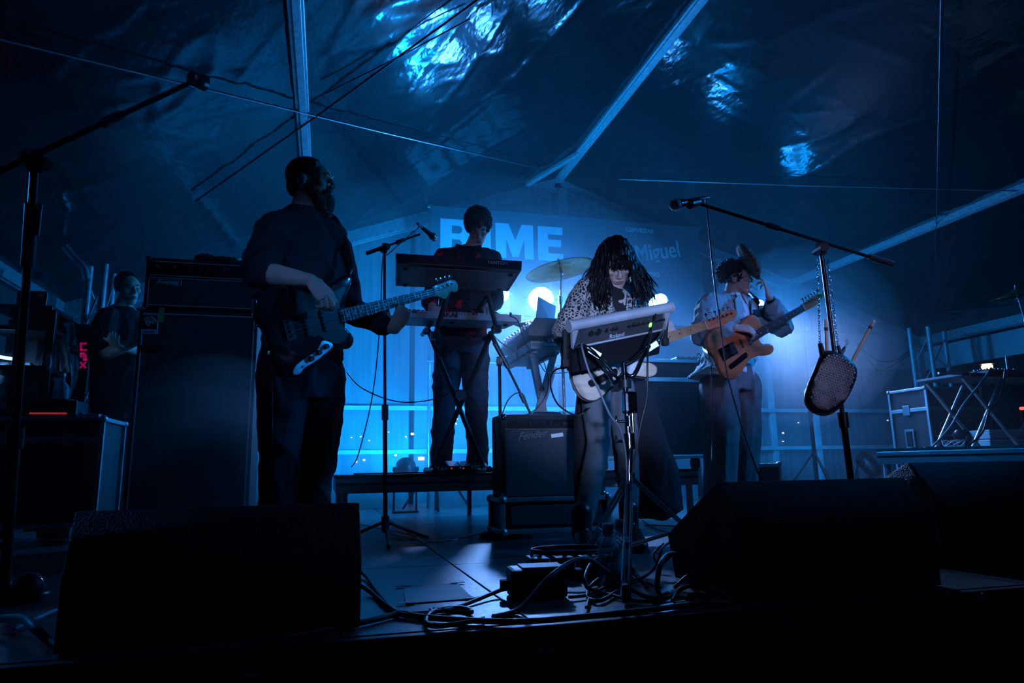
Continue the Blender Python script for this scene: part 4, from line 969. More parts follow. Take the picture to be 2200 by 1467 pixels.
# ================= crew member half hidden by the bass amplifier
def crew():
    y = 5.4
    t = thing('person', V((at(255, 900, y).x, y, 0)), 'person in black t-shirt standing behind the bass amplifier', 'person')
    rt = (-RT * .85 - FW * .5).normalized()
    z_ = lambda px, py, d=0.: at(px, py, y + d)
    pel, chest, neck = z_(258, 860), z_(258, 715), z_(262, 655); hc = z_(274, 620, -.02); fwd = RT * .8 - FW * .55 - UP * .12; hup = UP
    rsh, lsh = z_(232, 685, -.10), z_(300, 685, .12); rel, rwr = z_(228, 760, -.14), z_(290, 735, -.30); lel, lwr = z_(322, 760, .1), z_(262, 745, -.26)
    rh, lh = z_(240, 885, -.03), z_(278, 885, .05); rk, lk = z_(238, 985, -.03), z_(282, 985, .05); ra, la = z_(238, 1095), z_(282, 1095, .05); ra.z = la.z = .09
    bl = Blob(); r_, f_, u_ = torso(bl, pel, chest, neck, rt); bl.cap(neck - u_ * .04, hc - UP * .05, .06, .056); m = head(bl, hc, fwd, hup, 1.0)
    for sh, el, wr, sd in ((rsh, rel, rwr, 1), (lsh, lel, lwr, -1)):
        bl.chain([sh, LIN(sh, el, .5), el, LIN(el, wr, .35), wr], [.06, .053, .045, .045, .029]); hand(bl, wr, wr - el, -FW, sd)
    add_leg(bl, rh, rk, ra); add_leg(bl, lh, lk, la); foot(bl, ra, f_); foot(bl, la, f_)
    skinmesh(bl, t, 'skin', .006); face_parts(t, m)
    hb = Blob(); hb.ell((0, -.024, .044), (.0775, .0985, .084), m); hm = hb.mesh(.005, 2); bm = bmesh.new(); bm.from_mesh(hm); mi = m.inverted()
    bmesh.ops.delete(bm, geom=[v for v in bm.verts if (lambda q: q.y > .05 or (q.z < .01 and q.y > -.03))(mi @ v.co)], context='VERTS'); bm.to_mesh(hm); bm.free(); link_mesh('hair', hm, 'hair_black', t)
    S = lambda c, a, b_: (V(c), r_ * a, f_ * b_)
    sb = Blob(); sb.loft([S(pel - u_ * .06, .19, .145), S(LIN(pel, chest, .5), .185, .14), S(chest, .195, .14), S(LIN(chest, neck, .5), .17, .115), S(LIN(chest, neck, .9), .08, .08)], 30)
    for sh, el in ((rsh, rel), (lsh, lel)): sb.chain([sh, LIN(sh, el, .7)], [.085, .075])
    cloth(sb, t, 't_shirt', 'black_cloth', .007, 8.)
    jb = Blob(); jb.loft([S(pel - u_ * .14, .17, .13), S(pel, .178, .135)], 26)
    for h, k, a in ((rh, rk, ra), (lh, lk, la)): jb.chain([h, k, a], [.11, .088, .078])
    cloth(jb, t, 'trousers', 'denim_dark', .008, 7.)
    for a in (ra, la): shoe(t, a, f_, 0.)
crew()
# ------------------------------------------------------------------ lamps
SHARED = {}
def stage_lamp(p, aim, label, lit=True, r=.13, name='stage_light', group='bright lamps at the back of the stage'):
    d = (aim - p).normalized(); x, y, z = basis(d); m = frame(p, x, y, z)
    t = thing(name, p, label, 'stage light', group)
    MB().lathe([(r * .55, -.24), (r * .95, -.20), (r * 1.05, -.05), (r * 1.08, .06), (r * 1.0, .06), (r * .98, .02)], 24, m).build('housing', 'black_metal', t)
    MB().lathe([(.001, .035), (r * .5, .032), (r * .97, .02)], 24, m).build('lens', 'lens_glow' if lit else 'dark_grey', t)
    yk = MB(); pts = [m @ V(q) for q in ((-r * 1.12, 0, 0), (-r * 1.15, -.06, -.02), (-r * 1.15, -.20, -.04), (0, -.23, -.04), (r * 1.15, -.20, -.04), (r * 1.15, -.06, -.02), (r * 1.12, 0, 0))]
    yk.tube(pts, .010, 6).build('yoke', 'black_metal', t)
    for sx in (-1, 1): MB().cyl(m @ V((sx * r * 1.02, 0, 0)), m @ V((sx * (r * 1.2 + .02), 0, 0)), .022, None, 12).build('knob', 'black_plastic', t)
    for k in range(4): MB().lathe([(r * 1.0, -.19 + k * .025), (r * 1.10, -.18 + k * .025), (r * 1.0, -.17 + k * .025)], 20, m).build('cooling_fin', 'black_metal', t)
    return t
names = ['small bright lamp beside the keyboard player', 'bright lamp behind the cymbal and laptop', 'bright lamp hidden behind the long-haired person', 'bright lamp between the long-haired person and the capped one', 'bright lamp behind the raised arm of the person in blazer']
for p, a, n_, r in zip(LAMPS, LAMP_AIM, names, (.085, .14, .10, .14, .12)): stage_lamp(p, a, n_, True, r)
bar = thing('lighting_bar', V((3.3, 7.06, 0)), 'long lighting bar on stands carrying the bright lamps', 'stand')
MB().cyl((.9, 7.16, 2.02), (5.9, 7.16, 2.02), .025, None, 12).build('crossbar', 'black_metal', bar)
for x in (1.1, 5.7):
    MB().cyl((x, 7.16, 0), (x, 7.16, 2.02), .024, None, 12).build('pole', 'black_metal', bar)
    for k in range(3):
        a = 2.1 * k + .4; MB().cyl((x, 7.16, .55), (x + .4 * math.cos(a), 7.16 + .4 * math.sin(a), .012), .012, None, 8).build('leg', 'black_metal', bar)
for p, nm in zip(ADDED_WASH, ('bass amplifier', 'keyboard riser', 'end-on synthesizer', 'studded bag')):  # fixtures for the added washes that brighten the back wall
    t = stage_lamp(p, p + V((.15, 1.1, .75)), 'added low wash lamp on the floor behind the ' + nm, False, .09, 'added_floor_light', 'added wash lamps on the floor')
    MB().box((p.x, p.y + .02, .01), (.24, .2, .02), None, .005).build('foot_plate', 'black_metal', t)
    for sx in (-1, 1): MB().cyl((p.x + sx * .11, p.y + .02, .015), (p.x + sx * .11, p.y + .02, p.z), .010, None, 8).build('bracket', 'black_metal', t)

# ------------------------------------------------------------------ banner
def banner():
    yb = 7.55; a, c = at(925, 438, yb), at(1500, 492, yb)
    t = thing('banner', V(((a.x + c.x) / 2, yb, 1.7)), 'wide dark stage banner with large pale letters behind the band', 'banner')
    z0 = 1.62; zt = (a.z + c.z) / 2
    MB().box(((a.x + c.x) / 2, yb, (z0 + zt) / 2), (c.x - a.x, .02, zt - z0)).build('cloth', 'banner_blue', t)
    for zz in (z0, zt): MB().cyl((a.x - .03, yb + .03, zz), (c.x + .03, yb + .03, zz), .018, None, 10).build('frame_tube', 'aluminium', t)
    for xx in (a.x, (a.x + c.x) / 2, c.x): MB().cyl((xx, yb + .05, 0), (xx, yb + .05, zt), .02, None, 10).build('frame_post', 'aluminium', t)
    def poly(pts, name, mt='banner_white'):
        MB().prism(pts, 0, .006, M4).build(name, mt, t)
    def P(px, py): q = at(px, py, yb - .012); return (q.x, q.z)
    M4 = Matrix(((1, 0, 0, 0), (0, 0, -1, yb - .010), (0, 1, 0, 0), (0, 0, 0, 1)))
    x0, zt_ = P(946, 469); xr, ztr = P(1208, 491); zb = P(946, 545)[1] + .0; hgt = zt_ - zb; wd_ = xr - x0; zbot = zb
    def L(u, v): return (x0 + wd_ * u, zbot + hgt * v)
    # letters: B I M E over unit width
    B = [L(0, 0), L(0, 1), L(.20, 1), L(.245, .93), L(.255, .80), L(.245, .62), L(.215, .53), L(.255, .45), L(.27, .27), L(.255, .1), L(.20, 0)]
    def ring(pts, holes):
        bm = bmesh.new(); fs = []
        return pts
    poly(B, 'letter_B')
    for v0, v1 in ((.60, .82), (.18, .43)): MB().prism([L(.09, v0), L(.09, v1), L(.15, v1), L(.17, (v0 + v1) / 2 + .06), L(.17, (v0 + v1) / 2 - .06), L(.15, v0)], .0062, .0075, M4).build('letter_counter', 'banner_blue', t)
    poly([L(.31, 0), L(.31, 1), L(.40, 1), L(.40, 0)], 'letter_I')
    poly([L(.44, 0), L(.44, 1), L(.545, 1), L(.60, .52), L(.655, 1), L(.75, 1), L(.75, 0), L(.675, 0), L(.675, .55), L(.625, .05), L(.575, .05), L(.525, .55), L(.525, 0)], 'letter_M')
    poly([L(.79, 0), L(.79, 1), L(1, 1), L(1, .78), L(.875, .78), L(.875, .62), L(.985, .62), L(.985, .42), L(.875, .42), L(.875, .22), L(1, .22), L(1, 0)], 'letter_E')
    def txt(s, px, py, size, width, **k):
        q = at(px, py, yb - .014); text_mesh(s, size, Matrix.Translation(q) @ Matrix.Rotation(R(90), 4, 'X') @ Matrix.Rotation(k.pop('rz', 0.), 4, 'Z'), 'lettering', 'banner_white' if not k.pop('grey', None) else 'banner_grey', t, .002, width=width, **k)
    q = lambda px: at(px, 500, yb).x
    txt('CERVEZAS', 1374, 495, .07, q(1404) - q(1344), bold=.002, grey=1)
    txt('San Miguel', 1382, 545, .30, q(1460) - q(1300), bold=.005, shear=.05, rz=R(10), grey=1)
    txt('DESDE 1890', 1370, 588, .085, q(1414) - q(1322), bold=.002, grey=1)
banner()

# ------------------------------------------------------------------ risers
def riser(x0, x1, y0, y1, z, label, mt='plywood'):
    t = thing('stage_riser', V(((x0 + x1) / 2, (y0 + y1) / 2, 0)), label, 'riser')
    MB().box(((x0 + x1) / 2, (y0 + y1) / 2, z - .010), (x1 - x0, y1 - y0, .020), None, .002).build('deck_board', mt, t)
    for yy in (y0 + .02, y1 - .02): MB().box(((x0 + x1) / 2, yy, z - .065), (x1 - x0, .04, .088), None, .004).build('side_rail', 'aluminium', t)
    MB().box(((x0 + x1) / 2, y0 - .002, z - .055), (x1 - x0, .006, .012)).build('groove', 'matte_black', t)
    for xx in (x0 + .02, x1 - .02): MB().box((xx, (y0 + y1) / 2, z - .065), (.04, y1 - y0 - .08, .088), None, .004).build('end_rail', 'aluminium', t)
    n = max(2, int((x1 - x0) / 1.0) + 1)
    for i in range(n):
        for yy in (y0 + .05, y1 - .05):
            xx = x0 + .05 + (x1 - x0 - .1) * i / (n - 1); MB().cyl((xx, yy, 0), (xx, yy, z - .1), .024, None, 12).build('leg', 'aluminium', t)
    return t
XR0 = at(722, 1010, 4.25).x; XR1 = at(1500, 1010, 4.25).x
riser(XR0, XR1, 4.25, 6.25, RISER_Z, 'low riser under the keyboard player and keyboards')
RZ2 = .49; _th = R(47); _c = at(1885, 985, 4.1); _f = V((math.cos(_th), -math.sin(_th), 0)); _s = V((math.sin(_th), math.cos(_th), 0))
_m = V((_c.x, _c.y, 0)) + _f * 1.3 + _s * 1.15
rr = riser(_m.x - 1.3, _m.x + 1.3, _m.y - 1.15, _m.y + 1.15, RZ2, 'low angled riser carrying the effects table beside the tall road case')
rr.rotation_euler.z = -_th

# ------------------------------------------------------------------ keyboards
def slab(p, name, mt, parent, bev=0.):
    """8 points: bottom quad then top quad"""
    b = MB(); b.add(p, [(0, 1, 2, 3), (7, 6, 5, 4), (0, 4, 5, 1), (1, 5, 6, 2), (2, 6, 7, 3), (3, 7, 4, 0)])
    bm = bmesh.new(); vv = [bm.verts.new(q) for q in b.v]
    for f in b.f: bm.faces.new([vv[i] for i in f])
    bmesh.ops.recalc_face_normals(bm, faces=bm.faces[:])
    if bev: bmesh.ops.bevel(bm, geom=bm.edges[:], offset=bev, segments=2, affect='EDGES', profile=.6)
    o = MB().addbm(bm).build(name, mt, parent); bm.free(); return o
def piano_keys(par, o, ux, uy, uz, w, n, depth, kd='up'):
    """n white keys along ux from o, playing edge towards uy"""
    kw = w / n
    for i in range(n):
        MB().box((kw * (i + .5), depth / 2, .004), (kw * .93, depth, .012), frame(o, ux, uy, uz)).build('white_key', 'white_plastic', par)
        if i % 7 in (0, 1, 3, 4, 5) and i < n - 1: MB().box((kw * (i + 1), depth * .3, .012), (kw * .5, depth * .6, .012), frame(o, ux, uy, uz)).build('black_key', 'black_plastic', par)
def keyboards():
    # upper: black synthesizer tilted towards the player
    yb, yf = 4.33, 4.63
    BL, BR = at(853, 566, yb), at(1121, 579, yb); BR.z = BL.z = (BL.z + BR.z) / 2
    FLp, FRp = at(862, 620, yf), at(1104, 623, yf); FRp.z = FLp.z = (FLp.z + FRp.z) / 2; FLp.x, FRp.x = BL.x + .02, BR.x - .02
    n = (BR - BL).cross(FLp - BL).normalized(); n = n if n.z > 0 else -n
    t = thing('synthesizer', (BL + FRp) / 2, 'black synthesizer on the upper tier, its underside showing', 'keyboard')
    h = .075
    slab([BL, BR, FRp, FLp, BL + n * h + V((-.01, 0, .0)), BR + n * h + V((.01, 0, 0)), FRp + n * h, FLp + n * h], 'case', 'black_plastic', t, .006)
    i_ = lambda u, v, o=0.: LIN(LIN(BL, BR, u), LIN(FLp, FRp, u), v) - n * o
    slab([i_(.03, .12, .004), i_(.97, .12, .004), i_(.96, .97, .004), i_(.04, .97, .004), i_(.03, .12, -.002), i_(.97, .12, -.002), i_(.96, .97, -.002), i_(.04, .97, -.002)], 'bottom_plate', 'mid_grey', t, .0015)
    for u, v in ((.07, .2), (.93, .2), (.08, .9), (.91, .9)): MB().cyl(i_(u, v, .004), i_(u, v, .012), .016, .014, 14).build('rubber_foot', 'rubber', t)
    for u, v in ((.76, .45), (.74, .62), (.82, .40), (.80, .52), (.78, .64)): MB().cyl(i_(u, v, .003), i_(u, v, .006), .005, None, 8).build('screw', 'black_metal', t)
    ux = (BR - BL).normalized(); back = (n.cross(ux)).normalized(); back = back if back.y < 0 else -back
    text_mesh('FANTOM', .034, frame(i_(.80, 0) + n * .040 + back * .011, ux, n, back), 'lettering', 'banner_grey', t, .0006)
    uy = (FLp - BL).normalized(); piano_keys(t, BL + n * (h + .001) + ux * .10 + uy * .16, ux, uy, n, .76, 26, .13)
    for u in range(8): MB().cyl(i_(.15 + u * .04, .2) + n * h, i_(.15 + u * .04, .2) + n * (h + .014), .008, None, 10).build('knob', 'black_plastic', t)
    # lower: pale controller keyboard
    yb, yf = 4.36, 4.62
    a, c = at(848, 672, yb), at(1120, 672, yb); z1 = at(984, 670, yb).z; z0 = at(984, 686, yb).z; zf = at(984, 700, yf).z - .0
    t = thing('controller_keyboard', V(((a.x + c.x) / 2, 4.49, z0)), 'pale grey keyboard on the lower tier with black lettering on its back', 'keyboard')
    zf = min(zf, z0)
    slab([V((a.x, yb, z0)), V((c.x, yb, z0)), V((c.x - .06, yf, zf)), V((a.x + .0, yf, zf)), V((a.x, yb, z1)), V((c.x, yb, z1)), V((c.x, yf, z1 - .02)), V((a.x, yf, z1 - .02))], 'case', 'light_grey', t, .005)
    ux = V((1, 0, 0)); bk = V((0, -1, 0)); mm = lambda px, py, o=.004: frame(at(px, py, yb - o), ux, ZU, bk)
    text_mesh('AKAI', .050, mm(965, 676), 'lettering', 'black_plastic', t, .0006, bold=.002)
    tri = [(0, -.018), (.022, -.018), (.022, .02), (.014, .02)]; MB().prism(tri, 0, .001, mm(976, 676)).build('logo_mark', 'black_plastic', t)
    text_mesh('88', .030, mm(891, 669), 'lettering', 'black_plastic', t, .0006, bold=.001)
    for px in (1017, 1024): MB().cyl(at(px, 674, yb), at(px, 674, yb - .005), .009, None, 14).build('socket', 'black_plastic', t)
    for px in (986, 992, 998, 1004, 1009, 1036, 1046): MB().cyl(at(px, 675, yb), at(px, 675, yb - .004), .0035, None, 8).build('jack', 'black_metal', t)
    for px, py in ((1097, 674),): MB().box(at(px, py, yb - .003), (.016, .008, .018)).build('socket', 'dark_grey', t)
    for fx, fy in ((.08, .35), (.04, .9), (.46, .35), (.42, .9), (.90, .4), (.85, .9)):
        q = V((a.x + (c.x - a.x) * fx, yb + (yf - yb) * fy, 0)); q.z = z0 + (zf - z0) * fy; MB().cyl(q + V((0, 0, .002)), q - V((0, 0, .008)), .018, .016, 14).build('rubber_foot', 'rubber', t)
    piano_keys(t, V((a.x + .06, yf - .15, z1 - .008)), ux, V((0, 1, 0)), ZU, c.x - a.x - .10, 30, .14)
    for i in range(6): MB().cyl(V((a.x + .07 + i * .03, yb + .05, z1 - .01)), V((a.x + .07 + i * .03, yb + .05, z1 + .016)), .009, .008, 10).build('knob', 'black_plastic', t)
    # X stand with second tier
    t = thing('keyboard_stand', V((at(990, 1005, 4.5).x, 4.5, RISER_Z)), 'black X-shaped keyboard stand with two tiers on the riser', 'stand')
    for yy in (4.46, 4.56):
        pass
    def bar(p, q, r, name='leg', mt='black_metal'): return MB().cyl(p, q, r, None, 12).build(name, mt, t)
    f1, f2 = at(928, 1004, 4.46), at(1040, 1000, 4.52); f1.z = f2.z = RISER_Z + .02
    t1, t2 = at(1056, 716, 4.46), at(918, 704, 4.52)
    bar(f1, t1, .017); bar(f2, t2, .017)
    f3, f4 = f1 + V((0, .0, 0)), f2
    for f in (f1, f2): bar(f + V((0, -.16, 0)), f + V((0, .26, 0)), .016, 'foot_bar'); [MB().ball(f + V((0, s_, 0)), .021, None, 10, 8).build('foot_cap', 'rubber', t) for s_ in (-.16, .26)]
    MB().cyl(at(990, 848, 4.42), at(990, 848, 4.56), .036, None, 20).build('locking_disc', 'mid_grey', t)
    for q in (t1, t2): bar(q + V((0, -.14, 0)), q + V((0, .24, 0)), .016, 'support_arm'); MB().cyl(q + V((0, -.16, 0)), q + V((0, -.09, 0)), .020, None, 12).build('rubber_sleeve', 'rubber', t)
    for (px, py), (qx, qy) in (((935, 720), (962, 630)), ((1068, 706), (1048, 634))):
        p_, q_ = at(px, py, 4.30), at(qx, qy, 4.30); MB().cyl(p_, q_, .016, None, 12).build('upper_post', 'black_metal', t)
        MB().cyl(q_, q_ + V((0, .32, -.02)), .014, None, 10).build('upper_arm', 'black_metal', t)
        MB().box(p_ + V((0, .02, 0)), (.06, .07, .05), None, .01).build('clamp', 'black_plastic', t)
    MB().ball(at(915, 712, 4.33), .022, None, 12, 8).build('end_cap', 'mid_grey', t)
keyboards()

# ------------------------------------------------------------------ microphone stands
def mic(par_name, p, d, label, r=.024, grille='mic_grille'):
    """p: back end of the handle, d: towards the head"""
    d = d.normalized(); x, y, z = basis(d); m = frame(p, x, y, z); t = thing('microphone', p, label, 'microphone')
    MB().lathe([(.009, 0), (.0115, .003), (.013, .05), (.016, .11), (.0205, .125), (.0205, .135)], 18, m).build('handle', 'black_metal', t)
    MB().lathe([(.0205, .133), (.0250, .140), (.0255, .148), (.0250, .150)], 20, m).build('ring', 'chrome', t)
    MB().lathe([(.0248, .149), (.0245, .165), (.0215, .178), (.014, .188), (.001, .191)], 20, m).build('grille', grille, t)
    MB().lathe([(.0085, -.055), (.0095, -.04), (.0095, 0)], 12, m).build('plug', 'steel', t)
    return t
def mic_stand(base, joint, b0, b1, label, r=.011, legs=True, legr=.30, mt='black_metal', weight=True, rot=.5):
    t = thing('microphone_stand', base, label, 'stand')
    top = joint; mid = LIN(base, top, .42)
    MB().cyl(base + (mid - base).normalized() * .06, mid, r * 1.15, None, 12).build('lower_tube', mt, t)
    MB().cyl(LIN(base, top, .40), LIN(base, top, .45), r * 1.75, None, 14).build('clutch', 'black_plastic', t)
    MB().cyl(mid, top, r * .8, None, 12).build('upper_tube', mt, t)
    sw = MB(); d = (b1 - b0).normalized(); sd = d.cross((top - base).normalized()).normalized()
    sw.cyl(top - sd * .030, top + sd * .030, .021, None, 16); sw.box(top, (.030, .030, .055)); sw.cyl(top + sd * .03, top + sd * .05, .015, None, 10); sw.build('swivel', 'black_plastic', t)
    MB().cyl(b0, b1, r * .62, None, 10).build('boom', mt, t)
    if weight: MB().cyl(b0, b0 + d * .12, r * 1.1, None, 12).build('counterweight', 'rubber', t)
    cl = b0 + (b1 - b0) * .62; MB().cyl(cl - d * .03, cl + d * .03, r * 1.1, None, 12).build('boom_clutch', 'black_plastic', t)
    if legs:
        hub = base + (top - base).normalized() * .12
        MB().cyl(hub - (top - base).normalized() * .05, hub + (top - base).normalized() * .03, .022, None, 14).build('hub', 'black_plastic', t)
        for k in range(3):
            a = rot + k * 2.0944; e = V((base.x + legr * math.cos(a), base.y + legr * math.sin(a), .012))
            MB().cyl(hub, e, .009, None, 8).build('leg', mt, t); MB().ball(e, .013, None, 10, 6).build('rubber_foot', 'rubber', t)
    else:
        MB().lathe([(.135, 0), (.135, .014), (.115, .024), (.02, .032), (.016, .07)], 28, Matrix.Translation(base)).build('round_base', mt, t)
    return t
def clip(par, p, d, size=.02):
    MB().cyl(p - d * .03, p + d * .035, size * .9, size * 1.1, 14).build('mic_clip', 'black_plastic', par)
# stand at the keyboards, small mic
b = onz(828, 1168); j = at(826, 533, b.y)
s1 = mic_stand(b, j, at(788, 544, b.y - .03), at(902, 503, b.y + .10), 'black microphone stand in front of the keyboard riser', .011, True, .28)
mp = at(906, 488, b.y + .10); mic('m', mp, FW * .9 + RT * .36 - UP * .26, 'small black microphone above the keyboard riser stand')
cable('microphone_cable', [at(903, 486, b.y + .09), at(880, 505, b.y + .05), at(835, 545, b.y - .03), at(822, 560, b.y - .04), at(816, 700, b.y - .03), at(800, 850, b.y), at(770, 975, 4.2), at(755, 1003, 4.3)], .0035, 'thin dark cable hanging from the keyboard-side microphone')
# stand at the guitar amp, boom pointing down
b = onz(1078, 1150); yb_ = b.y
s2 = mic_stand(V((b.x, yb_, 0)), at(1073, 776, yb_), at(1052, 712, yb_ + .02), at(1168, 945, yb_ - .06), 'black microphone stand with boom slanting down to the guitar amplifier', .013, False)
MB().cyl(at(1062, 735, yb_), at(1092, 790, yb_), .016, None, 12).build('boom_sleeve', 'black_plastic', s2)
mic('m', at(1184, 952, yb_ - .02), at(1160, 985, yb_ + .02) - at(1184, 952, yb_ - .02), 'black microphone aimed at the speaker cloth of the guitar amplifier', grille='black_metal')
cable('microphone_cable', [at(1184, 950, yb_), at(1178, 920, yb_), at(1140, 885, yb_), at(1122, 845, yb_), at(1095, 855, yb_), at(1078, 895, yb_), at(1072, 950, yb_), at(1080, 1060, yb_), onz(1088, 1160)], .004, 'dark cable wound round the stand at the guitar amplifier')
# right-hand stand with studded bag
yR = 2.5
jR = at(1764, 535, yR); bR = V((at(1838, 1090, yR).x, yR, 0))
s3 = mic_stand(bR, jR, at(1918, 567, yR - .05), at(1497, 436, yR + .06), 'boom microphone stand holding the studded bag', .0125, True, .26, 'black_metal', True, .1)
mp = at(1505, 428, yR + .06); m_ = mic('m', mp, at(1450, 440, yR + .02) - mp, 'silver-headed microphone on the long boom above the singer'); clip(s3, at(1492, 436, yR + .05), (at(1450, 440, yR) - mp).normalized())
MB().ball(at(1509, 432, yR + .06), .012, None, 10, 8).build('tape', 'white_tape', m_)
cable('microphone_cable', [at(1511, 428, yR + .06), at(1518, 436, yR + .06), at(1522, 480, yR + .07), at(1534, 600, yR + .12), at(1548, 700, yR + .15), at(1562, 800, yR + .15), at(1598, 930, yR + .1), at(1636, 1036, yR + .02), at(1650, 1090, yR), onz(1655, 1150)], .0035, 'thin black cable hanging from the long boom microphone')
# left foreground stand without microphone
yL = 1.92
bL = onz(8, 1285); jL = at(75, 345, yL)
s4 = mic_stand(V((bL.x, bL.y, 0)), jL, at(-90, 410, yL - .1), at(400, 182, yL + .16), 'tall dark microphone stand with empty clip at the left edge', .013, False, .3, 'black_metal', False)
MB().cyl(LIN(bL, jL, .80), LIN(bL, jL, .92), .017, None, 14).build('grip_sleeve', 'dark_grey', s4)
MB().cyl(LIN(bL, jL, .86) + RT * .02, LIN(bL, jL, .92) + RT * .024, .006, .004, 8).build('lever', 'steel', s4)
cp = at(422, 172, yL + .17); x_, y_, z_ = basis((FW * .8 + RT * .4).normalized()); MB().lathe([(.018, -.02), (.021, -.02), (.024, .03), (.021, .03), (.018, -.02)], 22, frame(cp, x_, y_, z_)).build('mic_clip', 'black_plastic', s4)
MB().cyl(at(398, 183, yL + .16), at(414, 176, yL + .17), .009, .007, 10).build('clip_joint', 'black_plastic', s4)
# studded bag, chain, sticks
def bag():
    c = at(1784, 822, yR - .05); ax = (at(1765, 885, yR) - at(1797, 760, yR)).normalized(); sd = (RT - ax * RT.dot(ax)).normalized(); n = ax.cross(sd); n = n if n.dot(FW) < 0 else -n
    t = thing('studded_bag', at(1784, 890, yR - .05), 'black leather pouch covered in metal studs hanging by a chain', 'bag')
    m = frame(c, sd, -ax, n)
    ol = [(-.062, .11), (-.02, .135), (.04, .128), (.085, .095), (.090, .03), (.072, -.05), (.050, -.105), (.01, -.145), (-.04, -.150), (-.080, -.12), (-.085, -.06), (-.075, .02)]
    op = [(p.x, p.y) for p in spline([V((a, b_, 0)) for a, b_ in ol], 6, True)]
    MB().prism(op, -.028, .028, m, .020).build('pouch', 'leather', t)
    MB().tube([m @ V((p[0] * 1.0, p[1] * 1.0, .004)) for p in op + op[:1]], .006, 6).build('welt', 'leather', t)
    def inside(x, y, s=.86):
        k = False; N = len(op)
        for i in range(N):
            (x1, y1), (x2, y2) = op[i], op[i - 1]; x1, y1, x2, y2 = x1 * s, y1 * s, x2 * s, y2 * s
            if (y1 > y) != (y2 > y) and x < (x2 - x1) * (y - y1) / (y2 - y1) + x1: k = not k
        return k
    b_ = MB(); sp = .0125; holes = [(-.035, -.035, .020), (.045, -.055, .022), (-.015, -.10, .020)]
    for i in range(-12, 13):
        for j_ in range(-14, 15):
            x = i * sp + (j_ % 2) * sp / 2; y = j_ * sp * .9
            if inside(x, y) and all((x - h[0]) ** 2 + (y - h[1]) ** 2 > h[2] ** 2 for h in holes): b_.ball((x, y, .0285), (.0047, .0047, .0042), m, 8, 5)
    st = b_.build('studs', 'plate_metal', t); st['kind'] = 'stuff'
    ch = MB()
    def chain(p, q, n_):
        for k in range(n_):
            a = LIN(p, q, (k + .5) / n_); d = (q - p).normalized(); x, y, z = basis(d); u_ = x if k % 2 else y; L_ = (q - p).length / n_ * .72
            ch.tube([a + d * (L_ * math.cos(w)) + u_ * (.0052 * math.sin(w)) for w in [2 * math.pi * i / 8 for i in range(9)]], .0014, 4, False)
    chain(at(1756, 560, yR - .03), at(1762, 745, yR - .05), 34); chain(at(1778, 560, yR - .03), at(1800, 745, yR - .05), 34)
    o = ch.build('chain', 'chrome', t); o['kind'] = 'stuff'
    MB().cyl(at(1762, 738, yR - .05), m @ V((-.055, .10, 0)), .010, .014, 8).build('strap_tab', 'leather', t)
    MB().cyl(at(1800, 742, yR - .05), m @ V((.02, .13, 0)), .008, .010, 8).build('strap_tab', 'leather', t)
    for p, q, lab in (((1774, 686), (1777, 760), 'upright drumstick standing in the studded pouch'), ((1878, 688), (1826, 785), 'drumstick leaning out of the right side of the studded pouch')):
        a, e = at(*p, yR - .04), at(*q, yR - .02); d = (e - a).normalized(); x, y, z = basis(d)
        s_ = thing('drumstick', e, lab, 'drumstick', 'drumsticks in the studded pouch')
        MB().lathe([(.001, 0), (.0075, .002), (.0085, .012), (.0085, .10)], 12, frame(a, x, y, z)).build('butt', 'wood_stick', s_)
        MB().lathe([(.0085, .10), (.008, (e - a).length + .05)], 12, frame(a, x, y, z)).build('shaft', 'wood_stick', s_)
        MB().lathe([(.0088, .035), (.0088, .05)], 12, frame(a, x, y, z)).build('print', 'dark_grey', s_)
    a, e = at(1815, 745, yR - .02), at(1802, 775, yR - .02); d = (e - a).normalized(); x, y, z = basis(d)
    br = thing('wire_brush', e, 'short wire brush poking out of the studded pouch', 'drumstick'); MB().lathe([(.004, 0), (.008, .015), (.006, .05), (.005, .07)], 10, frame(a, x, y, z)).build('handle', 'steel', br)
    w_ = MB(); [w_.cyl(a, a - d * .035 + V((random.uniform(-.01, .01), 0, random.uniform(-.01, .01))), .0008, None, 4) for _ in range(14)]; w_.build('wires', 'steel', br)
bag()

# ------------------------------------------------------------------ floor monitors
def wedge(o, ux, w, prof, label, name='monitor_wedge'):
    """prof: (depth, z) outline; ux along the width; depth runs to ux rotated 90 left"""
    ux = V((ux.x, ux.y, 0)).normalized(); uy = V((-ux.y, ux.x, 0)); t = thing(name, o + ux * (w / 2) + uy * .2, label, 'monitor speaker', 'stage floor monitors')
    m = frame(o, uy, ZU, ux)
    MB().prism(prof, 0, w, m, .006).build('cabinet', 'black_tolex', t)
    (d0, z0), (d1, z1) = prof[3], prof[4]
    a = frame(o + uy * d0 + ZU * z0, (uy * (d1 - d0) + ZU * (z1 - z0)).normalized(), ux, (uy * (z0 - z1) + ZU * (d1 - d0)).normalized())
    L_ = math.hypot(d1 - d0, z1 - z0); MB().box((L_ / 2, w / 2, .004), (L_ * .9, w * .92, .012), a, .003).build('grille', 'black_metal', t)
    for s_, off in ((0, -.002), (w, .002)):
        q = o + ux * (s_ + off) + uy * .20 + ZU * .17
        MB().box((0, 0, 0), (.16, .006, .035), frame(q, (uy * .72 + ZU * -.55).normalized() * -1, ux, (uy * .55 + ZU * .72).normalized()), .002).build('handle_slot', 'matte_black', t)
        MB().cyl(o + ux * (s_ + off * 2) + uy * .10 + ZU * .10, o + ux * (s_ - off) + uy * .10 + ZU * .10, .024, None, 18).build('pole_cup', 'matte_black', t)
    for k in (.05, w - .05):
        for dd in (.05, .36): MB().cyl(o + ux * k + uy * dd + ZU * -.0, o + ux * k + uy * dd + ZU * .012, .018, None, 12).build('rubber_foot', 'rubber', t)
    return t
